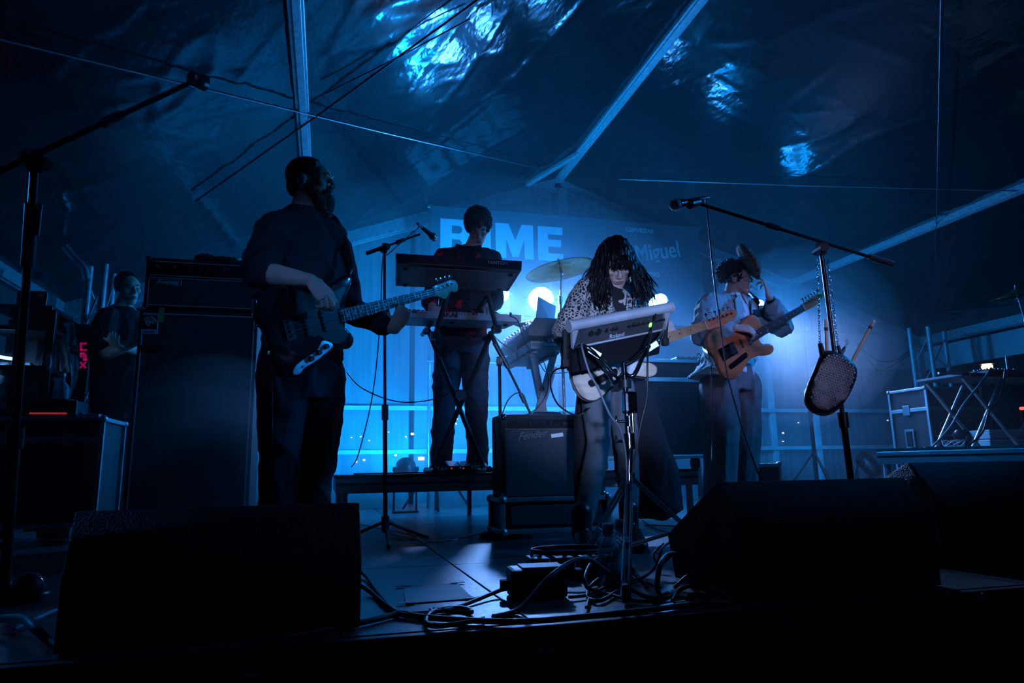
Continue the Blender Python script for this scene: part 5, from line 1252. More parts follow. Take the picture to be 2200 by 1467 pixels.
PROF = [(0, .006), (0, .225), (.075, .335), (.46, .175), (.42, .006)]
PROF = [(0, .006), (0, .225), (.10, .335), (.115, .335), (.47, .15), (.43, .006)]
wl_b = onz(776, 1362); wl_a = wl_b + V((-.655, -.03, 0)); wl_a.y = max(1.785, wl_a.y); wl_b.y = wl_a.y + .05
wedge(wl_a, wl_b - wl_a, (wl_b - wl_a).length, [(0, .006), (0, .16), (.07, .305), (.085, .305), (.45, .13), (.42, .006)], 'black floor monitor in front of the bass player')
wr_a, wr_b = onz(1601, 1291), onz(2003, 1262)
wedge(wr_a, wr_b - wr_a, (wr_b - wr_a).length + .04, PROF, 'black floor monitor below the studded bag')
w2_a = onz(2030, 1222); wedge(w2_a, V((1, .02, 0)), .72, [(0, .006), (0, .26), (.10, .385), (.115, .385), (.50, .2), (.46, .006)], 'black floor monitor at the far right edge')
# ------------------------------------------------------------------ bass amplifier stack
def bass_stack():
    yf = 4.15; xa, xb = at(303, 800, yf).x, at(549, 800, yf).x; xa = at(300, 665, yf).x; zt = at(420, 667, yf).z; w = xb - xa
    t = thing('speaker_cabinet', V(((xa + xb) / 2, yf + .2, 0)), 'tall black bass speaker cabinet behind the bass player', 'speaker cabinet')
    MB().box(((xa + xb) / 2, yf + .20, (zt + .06) / 2), (w, .40, zt - .06), None, .012).build('cabinet', 'black_tolex', t)
    MB().box(((xa + xb) / 2, yf + .006, (zt + .06) / 2), (w - .05, .016, zt - .11), None, .004).build('grille', 'grill_cloth', t)
    zs = (.085, zt - .028)
    for z in zs: MB().box(((xa + xb) / 2, yf - .004, z), (w - .04, .006, .006)).build('piping', 'white_paint', t)
    for x in (xa + .022, xb - .022): MB().box((x, yf - .004, (zs[0] + zs[1]) / 2), (.006, .006, zs[1] - zs[0])).build('piping', 'white_paint', t)
    bx, bz = at(322, 697, yf).x, at(322, 697, yf).z
    bd = MB().box((bx, yf - .006, bz), (.085, .008, .115), None, .002).build('badge', 'white_paint', t)
    M4 = Matrix(((1, 0, 0, bx), (0, 0, -1, yf - .0105), (0, 1, 0, bz), (0, 0, 0, 1)))
    MB().box((bx, yf - .0105, bz + .012), (.077, .002, .080)).build('badge_field', 'black_plastic', bd)
    def ringpts(r0, r1, a0, a1, c=(0, .010), n=14): return [(c[0] + r1 * math.cos(a), c[1] + r1 * math.sin(a)) for a in [a0 + (a1 - a0) * k / n for k in range(n + 1)]] + [(c[0] + r0 * math.cos(a), c[1] + r0 * math.sin(a)) for a in [a1 - (a1 - a0) * k / n for k in range(n + 1)]]
    for r0, r1, a0, a1 in ((.0, .009, 0, 6.28), (.014, .021, 1.7, 6.0), (.014, .021, -1.4, 1.4), (.026, .033, 1.65, 2.9), (.026, .035, .0, 1.45)):
        MB().prism(ringpts(max(r0, .0005), r1, a0, a1), .001, .003, M4).build('badge_ring', 'white_plastic', bd)
    text_mesh('Ampeg', .016, Matrix.Translation((bx, yf - .0118, bz - .044)) @ Matrix.Rotation(R(90), 4, 'X'), 'lettering', 'black_plastic', bd, .0004, shear=.25)
    g = MB().box((at(347, 677, yf).x, yf - .008, at(347, 677, yf).z), (.028, .003, .085)).build('tape', 'green_tape', t)
    for px in (313, 345): MB().cyl(at(px, 745, yf - .02), at(px, 745, yf + .01), .016, .02, 14).build('castor_cup', 'black_metal', t)
    for sx in (xa + .08, xb - .08):
        for yy in (yf + .07, yf + .33): MB().cyl((sx - .018, yy, .032), (sx + .018, yy, .032), .031, None, 16).build('castor', 'rubber', t); MB().box((sx, yy, .055), (.05, .05, .02)).build('castor_plate', 'steel', t)
    # head
    h0, h1 = zt, at(420, 557, yf).z; hx0, hx1 = at(309, 620, yf).x, xb + .02
    t = thing('bass_amplifier', V(((hx0 + hx1) / 2, yf + .17, h0)), 'black bass amplifier head with script logo on top of the tall cabinet', 'amplifier')
    MB().box(((hx0 + hx1) / 2, yf + .17, (h0 + h1) / 2 + .006), (hx1 - hx0, .34, h1 - h0 - .012), None, .012).build('cabinet', 'black_tolex', t)
    wz = h1 - h0; cx = (hx0 + hx1) / 2; wd_ = hx1 - hx0 - .05
    MB().box((cx, yf - .002, h0 + wz * .33), (wd_, .012, wz * .52), None, .003).build('grille', 'grill_cloth', t)
    cp = MB().box((cx, yf - .002, h0 + wz * .775), (wd_, .010, wz * .26), None, .002).build('control_panel', 'black_metal', t)
    for z in (h0 + wz * .07, h0 + wz * .60, h0 + wz * .645, h0 + wz * .91): MB().box((cx, yf - .009, z), (wd_, .004, .004)).build('piping', 'white_paint', t)
    for x in (cx - wd_ / 2, cx + wd_ / 2): MB().box((x, yf - .009, h0 + wz * .33), (.004, .004, wz * .5)).build('piping', 'white_paint', t)
    for k in range(9): MB().cyl((hx0 + .055 + k * .045, yf - .006, h0 + wz * .775), (hx0 + .055 + k * .045, yf - .026, h0 + wz * .775), .011, .009, 14).build('knob', 'black_plastic', cp)
    for k in (0.0, .10, .34): MB().box((hx0 + .04 + k, yf - .008, h0 + wz * .775), (.002, .003, wz * .2)).build('divider', 'mid_grey', cp)
    for k in (.06, .155): MB().box((hx0 + k, yf - .009, h0 + wz * .82), (.014, .004, .008)).build('switch', 'light_grey', cp)
    lx, lz = at(360, 607, yf).x, at(360, 607, yf).z
    pl = MB().box((lx, yf - .010, lz), (.150, .006, .034), None, .001).build('name_plate', 'white_paint', t); MB().box((lx, yf - .0135, lz), (.143, .002, .028)).build('plate_field', 'black_plastic', pl)
    text_mesh('Ampeg', .034, Matrix.Translation((lx, yf - .0150, lz)) @ Matrix.Rotation(R(90), 4, 'X'), 'lettering', 'white_plastic', pl, .0006, shear=.35, bold=.0008, width=.125)
    text_mesh('SVT', .022, Matrix.Translation(at(486, 578, yf - .008)) @ Matrix.Rotation(R(90), 4, 'X'), 'lettering', 'white_plastic', cp, .0004, width=.036)
    for x in (hx0 + .012, hx1 - .012):
        for z in (h0 + .02, h1 - .012): MB().box((x, yf + .002, z), (.03, .02, .03), None, .006).build('corner', 'steel', t)
    MB().tube([(cx - .12, yf + .17, h1 - .004), (cx - .10, yf + .17, h1 + .018), (cx + .10, yf + .17, h1 + .018), (cx + .12, yf + .17, h1 - .004)], .010, 8).build('handle', 'rubber', t)
    b = Blob(); c = V((at(470, 548, yf).x, yf + .12, h1 + .012))
    b.ell(c, (.15, .11, .028)); b.ell(c + V((-.09, -.01, .012)), (.06, .07, .032)); b.ell(c + V((.03, .02, .012)), (.08, .07, .03)); b.ell(c + V((.11, -.02, .0)), (.05, .06, .02))
    o = link_mesh('folded_jacket', b.mesh(.008, 3, (.014, 16., (1, 1, 1)), 'folded_jacket'), 'black_cloth', None, c); tag(o, 'crumpled black garment lying on the bass amplifier head', 'garment')
bass_stack()

# ------------------------------------------------------------------ guitar combo amplifier on a case
def combo():
    yf = 3.86; xa, xb = at(1077, 1000, yf).x, at(1077, 1000, yf).x + .64; z0, z1 = at(1150, 1071, yf).z, at(1150, 889, yf).z
    t = thing('guitar_amplifier', V(((xa + xb) / 2, yf + .12, z0)), 'black combo guitar amplifier with silver grille cloth and white tape', 'amplifier')
    cx = (xa + xb) / 2; w = xb - xa; hz = z1 - z0
    MB().box((cx, yf + .12, (z0 + z1) / 2), (w, .24, hz), None, .022).build('cabinet', 'black_tolex', t)
    MB().box((cx, yf - .002, z0 + hz * .42), (w - .05, .012, hz * .78), None, .004).build('grille', 'silver_grill', t)
    MB().box((cx, yf - .010, z0 + hz * .815), (w - .045, .006, .004)).build('trim', 'steel', t)
    cp = MB().box((cx, yf - .001, z0 + hz * .885), (w - .06, .010, hz * .105), None, .002).build('control_panel', 'black_metal', t)
    for k in range(11): MB().cyl((xa + .13 + k * .042, yf - .005, z0 + hz * .885), (xa + .13 + k * .042, yf - .022, z0 + hz * .885), .010, .008, 12).build('knob', 'black_plastic', cp)
    for k in range(3): MB().cyl((xa + .05 + k * .026, yf - .005, z0 + hz * .885), (xa + .05 + k * .026, yf - .010, z0 + hz * .885), .006, None, 10).build('jack', 'chrome', cp)
    text_mesh('Fender', .062, Matrix.Translation(at(1142, 935, yf - .010)) @ Matrix.Rotation(R(90), 4, 'X') @ Matrix.Rotation(R(8), 4, 'Z'), 'logo', 'steel', t, .002, shear=.5)
    MB().box((0, 0, 0), (.075, .003, .022), Matrix.Translation(at(1197, 935, yf - .010)) @ Matrix.Rotation(R(-8), 4, 'Y')).build('tape', 'white_tape', t)
    MB().tube([(cx - .10, yf + .12, z1 - .003), (cx - .08, yf + .12, z1 + .015), (cx + .08, yf + .12, z1 + .015), (cx + .10, yf + .12, z1 - .003)], .009, 8).build('handle', 'leather', t)
    for x in (xa + .02, xb - .02):
        for z in (z0 + .02, z1 - .02): MB().ball((x, yf + .012, z), .022, None, 10, 8).build('corner', 'chrome', t)
    flight_case('flight_case', 'low black drawer case under the combo guitar amplifier', V((xa, yf - .02, .045)), (w, .30, z0 - .048), drawers=1)

def flight_case(name, label, o, size, casters=True, drawers=0, latch=True, parts=True, handle=True):
    """o: front-left-bottom corner (front = low y)"""
    sx, sy, sz = size; c = o + V((sx / 2, sy / 2, sz / 2)); t = thing(name, V((c.x, c.y, 0 if o.z < .2 else o.z)), label, 'flight case')
    MB().box(c, (sx - .012, sy - .012, sz - .012)).build('panel', 'case_black', t)
    e = .026
    for yy in (0, sy):
        for zz in (0, sz): MB().box(o + V((sx / 2, yy, zz)), (sx, e, e), None, .004).build('edge_trim', 'aluminium', t)
        for xx in (0, sx): MB().box(o + V((xx, yy, sz / 2)), (e, e, sz), None, .004).build('edge_trim', 'aluminium', t)
    for xx in (0, sx):
        for zz in (0, sz): MB().box(o + V((xx, sy / 2, zz)), (e, sy, e), None, .004).build('edge_trim', 'aluminium', t)
        for yy in (0, sy):
            for zz in (0, sz): MB().ball(o + V((xx, yy, zz)), .026, None, 10, 8).build('corner', 'aluminium', t)
    if sz > .4:
        zl = o.z + sz * .80; MB().box((c.x, o.y - .004, zl), (sx, .014, .035), None, .003).build('lid_trim', 'aluminium', t)
        if latch:
            for k in (.25, .75): MB().box((o.x + sx * k, o.y - .012, zl), (.07, .012, .085), None, .004).build('latch', 'steel', t); MB().cyl((o.x + sx * k, o.y - .016, zl), (o.x + sx * k, o.y - .028, zl), .016, None, 12).build('latch_wing', 'steel', t)
        if handle:
            hz = o.z + sz * .45; MB().box((c.x, o.y - .006, hz), (.10, .010, .15), None, .004).build('handle_dish', 'steel', t); MB().tube([(c.x - .0, o.y - .012, hz - .05), (c.x, o.y - .035, hz - .045), (c.x, o.y - .035, hz + .045), (c.x, o.y - .012, hz + .05)], .008, 8).build('handle', 'black_metal', t)
    for k in range(drawers):
        MB().box((c.x, o.y - .006, o.z + sz * .5), (sx * .86, .012, sz * .62), None, .004).build('drawer', 'dark_grey', t)
    if casters:
        for xx in (.07, sx - .07):
            for yy in (.06, sy - .06): p = o + V((xx, yy, 0)); h_ = min(o.z, .10) - .002; MB().cyl(V((p.x - .016, p.y, o.z - h_ / 2)), V((p.x + .016, p.y, o.z - h_ / 2)), h_ / 2, None, 16).build('castor', 'rubber', t)
    return t
combo()

# ------------------------------------------------------------------ cymbals
def cymbal(c, n, r, label, foot, tilt_r=.0):
    x, y, z = basis(n); t = thing('cymbal', foot, label, 'cymbal')
    MB().lathe([(.006, .030), (.02, .030), (.05, .022), (.062, .006), (r * .5, -.006), (r * .8, -.018), (r, -.032), (r, -.034), (r * .8, -.020), (r * .5, -.008), (.06, .003), (.046, .018), (.006, .027)], 56, frame(c, x, y, z)).build('disc', 'cymbal', t)
    MB().cyl(c - n * .01, c + n * .075, .004, None, 10).build('rod', 'chrome', t); MB().cyl(c + n * .030, c + n * .045, .016, .014, 14).build('felt', 'dark_grey', t); MB().cyl(c + n * .048, c + n * .062, .010, None, 10).build('wing_nut', 'chrome', t)
    MB().cyl(c - n * .045, c - n * .01, .012, None, 12).build('tilter', 'chrome', t)
    jt = c - n * .05; top = V((foot.x, foot.y, jt.z - .03)); MB().ball(jt, .018, None, 12, 8).build('tilter_joint', 'chrome', t)
    MB().cyl(jt, V((foot.x, foot.y, jt.z - .25)), .009, None, 12).build('upper_tube', 'chrome', t)
    MB().cyl(V((foot.x, foot.y, jt.z - .22)), foot + V((0, 0, .12)), .013, None, 12).build('lower_tube', 'chrome', t); MB().cyl(V((foot.x, foot.y, jt.z - .27)), V((foot.x, foot.y, jt.z - .20)), .018, None, 12).build('clutch', 'chrome', t)
    for k in range(3):
        a = .6 + k * 2.094; e = foot + V((.30 * math.cos(a), .30 * math.sin(a), .012)); MB().cyl(foot + V((0, 0, .40)), e, .009, None, 8).build('leg', 'chrome', t); MB().ball(e, .015, None, 8, 6).build('rubber_foot', 'rubber', t)
    return t
cc = at(1203, 573, 5.15); cymbal(cc, (UP * .96 + FW * .20 - RT * .20).normalized(), .295, 'large cymbal on its stand between the keyboard player and the singer', V((at(1212, 870, 5.15).x, 5.15, RISER_Z)))
cc = at(2185, 628, 4.6); cymbal(cc, (UP * .97 + FW * .12 + RT * -.16).normalized(), .22, 'dark cymbal at the right edge above the effects table', V((cc.x + .05, 4.6, RZ2)))

# ------------------------------------------------------------------ synth seen end-on, laptop, stand
def desk_synth():
    y0 = 4.95; xa, xb = at(1150, 700, y0).x, at(1212, 700, y0).x; z0, z1 = at(1180, 722, y0).z, at(1180, 683, y0).z
    t = thing('synthesizer', V(((xa + xb) / 2, 5.4, z0)), 'dark synthesizer seen end-on behind the cymbal stand, bright knobs along its top', 'keyboard')
    prof = [(xa - .05, z0), (xb + .02, z0), (xb + .02, z1 - .0), (xa, z1), (xa - .06, z0 + .04)]
    m = Matrix(((1, 0, 0, 0), (0, 0, 1, y0), (0, 1, 0, 0), (0, 0, 0, 1)))
    MB().prism(prof, 0, .95, m, .006).build('case', 'dark_grey', t)
    MB().prism([(xa - .052, z0 + .045), (xa + .006, z1 + .004), (xa + .012, z1 - .0), (xa - .046, z0 + .041)], .02, .93, m).build('control_panel', 'steel', t)
    for k in range(10):
        for v in (.3, .7): p = V((xa - .05 + .055 * v, y0 + .06 + k * .09, z0 + .045 + (z1 - z0 - .042) * v)); MB().cyl(p, p + V((-.018, 0, .014)), .009, .008, 10).build('knob', 'steel', t)
    zl = at(1180, 752, y0).z
    t2 = thing('mixer', V(((xa + xb) / 2, 5.4, zl)), 'grey slab mixer on the shelf below the end-on synthesizer', 'mixer')
    MB().box(((xa + xb) / 2 - .0, y0 + .50, (zl + z0) / 2 - .008), (xb - xa + .05, .9, (z0 - zl) * .62), None, .01).build('case', 'mid_grey', t2)
    MB().box(((xa + xb) / 2 - .0, y0 + .06, (zl + z0) / 2 - .005), (xb - xa + .02, .05, .02)).build('front_strip', 'steel', t2)
    for k in range(6): MB().cyl((xa + .03 + k * .035, y0 + .03, (zl + z0) / 2 + .02), (xa + .03 + k * .035, y0 + .03, (zl + z0) / 2 + .035), .007, None, 10).build('knob', 'black_plastic', t2)
    s = thing('keyboard_stand', V(((xa + xb) / 2, 5.3, RISER_Z)), 'flat-legged X stand carrying the end-on synthesizer', 'stand')
    for yy in (y0 + .12, y0 + .72):
        pm = at(1163, 836, yy)
        for px, k in ((1145, 1), (1190, -1)):
            a = at(px, 756, yy); a.z = zl - .015; f = V((pm.x + (pm.x - a.x) * 1.6, yy + (.02 * k), RISER_Z + .01))
            d = (f - a); x = V((0, 1, 0)); z = d.normalized(); y = z.cross(x); MB().box((0, 0, d.length / 2), (.028, .05, d.length), frame(a, x, y, z), .003).build('leg', 'mid_grey', s)
        MB().cyl(pm + V((0, -.03, 0)), pm + V((0, .04, 0)), .02, None, 14).build('pivot', 'black_metal', s)
    for px in (1145, 1190): a = at(px, 756, y0 + .12); MB().box((a.x, y0 + .45, zl - .012), (.035, .80, .022), None, .003).build('support_rail', 'mid_grey', s)
    for xx in (xa - .03, xb + .01):
        MB().box((xx, y0 + .45, (zl + z0) / 2), (.012, .04, (z0 - zl) * 1.02)).build('tier_post', 'black_metal', s)
    # laptop
    lp = thing('laptop', V((at(1170, 690, 5.15).x, 5.2, z1)), 'open laptop standing on the end-on synthesizer in front of the bright lamp', 'laptop')
    q = [at(1150, 690, 5.12), at(1187, 690, 5.38), at(1188, 646, 5.40), at(1151, 663, 5.10)]
    for k in (0, 1): q[k].z = z1 + .012
    q[2].z = q[1].z + .20; q[3].z = q[0].z + .20; q[2].x += .02; q[3].x += .02
    nn = (q[1] - q[0]).cross(q[3] - q[0]).normalized() * .007
    slab([q[0], q[1], q[1] + nn, q[0] + nn, q[3], q[2], q[2] + nn, q[3] + nn], 'screen', 'dark_grey', lp, .002)
    ux = (q[1] - q[0]); ux.z = 0; uy = V((-ux.y, ux.x, 0)).normalized(); uy = uy if uy.x < 0 else -uy
    b0 = [q[0] + uy * -.0, q[1] + uy * -.0, q[1] + uy * .20, q[0] + uy * .20]; 
    slab([V((p.x, p.y, z1 + .001)) for p in b0] + [V((p.x, p.y, z1 + .013)) for p in b0], 'base', 'dark_grey', lp, .002)
desk_synth()

# ------------------------------------------------------------------ cases behind the guitarist
yc = 4.72; xa = at(1372, 900, yc).x; xb = at(1513, 900, yc).x; zt = at(1450, 776, yc).z
flight_case('flight_case', 'large dark case between the singer and the person in blazer', V((xa - .14, yc, RISER_Z + .09)), (xb - xa + .14, .6, zt - RISER_Z - .09), True, 0, False, True, False)
g = thing('effects_unit', V((at(1475, 765, yc + .2).x, yc + .2, zt + .014)), 'pale effects unit with a short cable on top of the large dark case', 'effects unit')
c = V((at(1472, 763, yc + .2).x, yc + .2, zt + .036)); MB().box(c, (.24, .16, .044), None, .006).build('body', 'light_grey', g)
for k in range(4): MB().cyl(c + V((-.08 + k * .05, -.02, .02)), c + V((-.08 + k * .05, -.02, .036)), .011, .009, 12).build('knob', 'black_plastic', g)
MB().tube(spline([c + V((.05, -.07, .02)), c + V((.07, -.09, .05)), c + V((.10, -.07, .04)), c + V((.11, -.02, .02))], 6), .004, 6).build('patch_lead', 'cable_black', g)
p = at(1632, 1040, 4.55); flight_case('flight_case', 'small dark case on the floor behind the legs of the person in blazer', V((p.x - .12, p.y, .03)), (.30, .3, .36), True, 0, False, True, False)

# ------------------------------------------------------------------ drum pad on its chrome stand
def pad():
    yp = 2.42
    TLp, TRp = at(1226, 700, yp), at(1438, 660, yp + .06)
    ux = (TRp - TLp).normalized(); fb = (ux.cross(UP)).normalized()       # away from the camera or towards
    fb = fb if fb.dot(FW) > 0 else -fb
    dep = (fb * .62 - UP * .78 + V((0, 0, 0))).normalized(); dep = (dep - ux * dep.dot(ux)).normalized()     # underside runs away and down
    nrm = ux.cross(dep).normalized(); nrm = nrm if nrm.dot(UP) > 0 else -nrm                                   # out of the playing side
    w = (TRp - TLp).length; t = thing('drum_pad', LIN(TLp, TRp, .5), 'silver and black electronic drum pad tilted on a chrome stand', 'drum pad')
    P = lambda u, d, n: TLp + ux * (w * u) + dep * d + nrm * n
    # back edge faces the camera: rounded silver bar, control face, slim silver lip, black underside
    MB().cyl(P(-.005, .0, .0), P(1.005, .0, .0), .021, None, 22).build('silver_bar', 'plate_metal', t)
    for u in (-.02, 1.0): MB().cyl(P(u, 0, 0), P(u + .02, 0, 0), .025, None, 22).build('bar_cap', 'plate_metal', t)
    face = (dep * .98 - fb * .25).normalized(); face = (face - ux * face.dot(ux)).normalized()
    fo = ux.cross(face).normalized(); fo = fo if fo.dot(FW) < 0 else -fo
    F0 = P(0, .012, -.004); fw_ = .085
    Q = lambda u, v, o=0.: F0 + ux * (w * u) + face * v + fo * o
    slab([Q(.02, 0, -.03), Q(.98, 0, -.03), Q(.96, fw_, -.03), Q(.06, fw_, -.03), Q(.02, 0), Q(.98, 0), Q(.96, fw_), Q(.06, fw_)], 'control_face', 'dark_grey', t, .003)
    MB().cyl(Q(.06, fw_ + .002), Q(.965, fw_ + .002), .0045, None, 10).build('silver_lip', 'plate_metal', t)
    for u0, u1 in ((.0, .062), (1.0, .962)): MB().prism([(0, 0), (.030, 0), (.012, fw_)], -.004, .012, frame(Q(u0, 0), ux * (1 if u0 == 0 else -1), face, fo if u0 == 0 else fo)).build('end_cheek', 'plate_metal', t)
    text_mesh('Roland', .026, frame(Q(.47, fw_ * .82, .0015), ux, -face, fo), 'lettering', 'white_plastic', t, .0005)
    for u, r_ in ((.20, .011), (.27, .012), (.35, .007), (.41, .007), (.45, .007), (.58, .007), (.63, .008), (.68, .008), (.73, .007), (.78, .007), (.87, .006), (.91, .006), (.95, .006)):
        MB().cyl(Q(u, fw_ * .42, 0), Q(u, fw_ * .42, .010), r_, r_ * .8, 14).build('socket', 'black_plastic', t); MB().cyl(Q(u, fw_ * .42, .0), Q(u, fw_ * .42, .004), r_ * 1.25, None, 14).build('socket_ring', 'steel', t)
    MB().box((0, 0, 0), (.012, .018, .004), frame(Q(.815, fw_ * .6, .002), ux, face, fo), .001).build('indicator', 'led_green', t)
    slab([P(.05, .07, -.012), P(.97, .07, -.012), P(1.02, .235, -.03), P(.10, .235, -.03), P(.03, .03, .012), P(.99, .03, .012), P(1.03, .25, .01), P(.08, .25, .01)], 'case', 'black_plastic', t, .008)
    pads = MB()
    for i in range(4):
        for j in range(2):
            a = P(.035 + i * .245, .012 + j * .125, .020); MB().box((.045, .055, 0), (.090, .108, .014), frame(a, ux, dep, nrm), .006).build('rubber_pad', 'rubber', t)
    for u in (.14, .9): MB().cyl(P(u, .20, -.026), P(u, .20, -.034), .010, None, 12).build('rubber_foot', 'rubber', t)
    # stand
    base = V((at(1350, 1230, 2.42).x, 2.42, 0)); s = thing('drum_stand', base, 'chrome double-braced tripod stand under the drum pad', 'stand')
    topp = at(1340, 780, 2.42)
    MB().cyl(base + V((0, 0, .10)), at(1352, 965, 2.42), .0145, None, 16).build('lower_tube', 'chrome', s)
    MB().cyl(at(1352, 970, 2.42), topp, .0110, None, 16).build('upper_tube', 'chrome', s)
    for py, r_, h_ in ((948, .022, .03), (905, .017, .02), (1028, .022, .02)): q = at(1352, py, 2.42); MB().cyl(q - V((0, 0, h_)), q + V((0, 0, h_)), r_, None, 16).build('collar', 'chrome', s); MB().cyl(q + RT * .0, q - RT * .045, .006, None, 8).build('wing_bolt', 'chrome', s); MB().ball(q - RT * .05 + V((0, 0, .006)), (.005, .008, .018), None, 8, 6).build('wing_nut', 'chrome', s)
    q = at(1352, 865, 2.42); MB().box(q, (.05, .045, .085), None, .010).build('adjuster_block', 'chrome', s)
    q = at(1343, 826, 2.42); MB().cyl(q - V((0, 0, .014)), q + V((0, 0, .016)), .026, None, 8).build('adjuster_nut', 'black_plastic', s)
    q = at(1352, 900, 2.42); MB().cyl(q - V((-.008, .012, .05)), q + V((.008, -.012, .04)), .006, None, 8).build('brass_bolt', 'brass', s)
    # basket arms holding the pad
    hub = at(1340, 800, 2.42)
    for pts in ([hub, at(1328, 812, 2.40), at(1296, 776, 2.40), at(1254, 742, 2.40), P(.05, .10, -.03)], [hub, at(1362, 806, 2.40), at(1388, 752, 2.40), at(1415, 730, 2.42), P(.96, .10, -.03)], [at(1340, 785, 2.42), at(1360, 775, 2.41), at(1386, 752, 2.40)], [hub, at(1320, 822, 2.46), at(1304, 800, 2.56), P(.35, .22, -.035)]):
        MB().tube(spline(pts, 4), .0085, 8).build('basket_arm', 'chrome', s)
    for u in (-.02, 1.02):
        a = P(u, .04, .012); e = P(u, .16, -.035); MB().tube([a + nrm * .01, a, e], .0095, 8).build('grip', 'rubber', s)
        MB().box(e, (.028, .028, .034), None, .006).build('grip_block', 'rubber', s)
    for (px, py) in ((1278, 758), (1402, 744)): MB().box((0, 0, 0), (.05, .006, .024), frame(at(px, py, 2.395), (RT * .8 + UP * (.5 if px > 1340 else -.5)).normalized(), FW, (UP * .8 - RT * (.5 if px > 1340 else -.5)).normalized()), .002).build('arm_plate', 'plate_metal', s)
    col = at(1352, 1030, 2.42); lo = base + V((0, 0, .10)); MB().cyl(lo - V((0, 0, .01)), lo + V((0, 0, .02)), .02, None, 14).build('spreader', 'chrome', s)
    for e in (onz(1256, 1203), onz(1345, 1299), V((base.x + .46, base.y + .12, 0))):
        e = V((e.x, e.y, .02)); d = (e - V((base.x, base.y, e.z))).normalized(); sd = V((-d.y, d.x, 0)) * .009
        for k in (-1, 1): MB().cyl(col + sd * k + d * .02, e + sd * k, .0065, None, 8).build('leg', 'chrome', s)
        md = LIN(col, e, .60)
        for k in (-1, 1): MB().cyl(lo + sd * k, md + sd * k, .005, None, 8).build('brace', 'chrome', s)
        MB().box((0, 0, 0), (.02, .045, .05), frame(e + V((0, 0, .012)), V((-d.y, d.x, 0)), d, ZU), .006).build('rubber_foot', 'rubber', s)
        MB().box(LIN(col, e, .62), (.02, .02, .02), None, .003).build('joint', 'chrome', s)
    # leads plugged into the pad
    cable('pad_lead', [P(.80, .0, -.005) + fo * .03, Q(.80, .04, .025), at(1392, 760, 2.36), at(1390, 850, 2.36), at(1378, 905, 2.37), at(1368, 960, 2.38), at(1356, 1030, 2.39), at(1350, 1120, 2.38), onz(1350, 1200, .03), onz(1392, 1262, .01)], .0042, 'black and white flecked lead hanging from the right of the drum pad')
    cable('pad_lead', [Q(.10, .06, .03), at(1250, 745, 2.35), at(1266, 800, 2.34), at(1284, 832, 2.34), at(1310, 890, 2.35), at(1334, 925, 2.36), at(1346, 1000, 2.38), at(1342, 1120, 2.36), onz(1338, 1235, .01)], .0042, 'grey lead hanging from the left of the drum pad', 'cable_grey')
    cable('pad_lead', [at(1356, 960, 2.40), at(1340, 1050, 2.37), at(1366, 1120, 2.38), at(1344, 1180, 2.37), onz(1365, 1238, .01), onz(1420, 1262, .008)], .0035, 'thin dark lead spiralling down the chrome stand')
pad()
# ------------------------------------------------------------------ things lying on the stage front
def sheet():
    t = thing('set_list', onz(940, 1278), 'creased sheet of paper taped flat on the stage floor', 'paper')
    c = [onz(866, 1262), onz(982, 1255), onz(1018, 1288), onz(872, 1299)]
    n = 8; vs = []
    for i in range(n + 1):
        for j in range(n + 1): p = LIN(LIN(c[0], c[1], i / n), LIN(c[3], c[2], i / n), j / n); vs.append(V((p.x, p.y, .0035 + .002 * noise.noise(p * 9))))
    top = vs; bot = [p - V((0, 0, .0022)) for p in vs]; N_ = len(vs)
    fs = [(i * (n + 1) + j, (i + 1) * (n + 1) + j, (i + 1) * (n + 1) + j + 1, i * (n + 1) + j + 1) for i in range(n) for j in range(n)]
    MB().add(top + bot, fs + [tuple(N_ + q for q in reversed(f)) for f in fs], True).build('sheet', 'paper', t)
    for p, s_ in ((c[0], .05), (c[1], .05), (c[2], .05), (c[3], .05)): MB().box(p + V((0, 0, .006)), (s_, .022, .0015), Matrix.Identity(4)).build('tape', 'white_tape', t)
sheet()
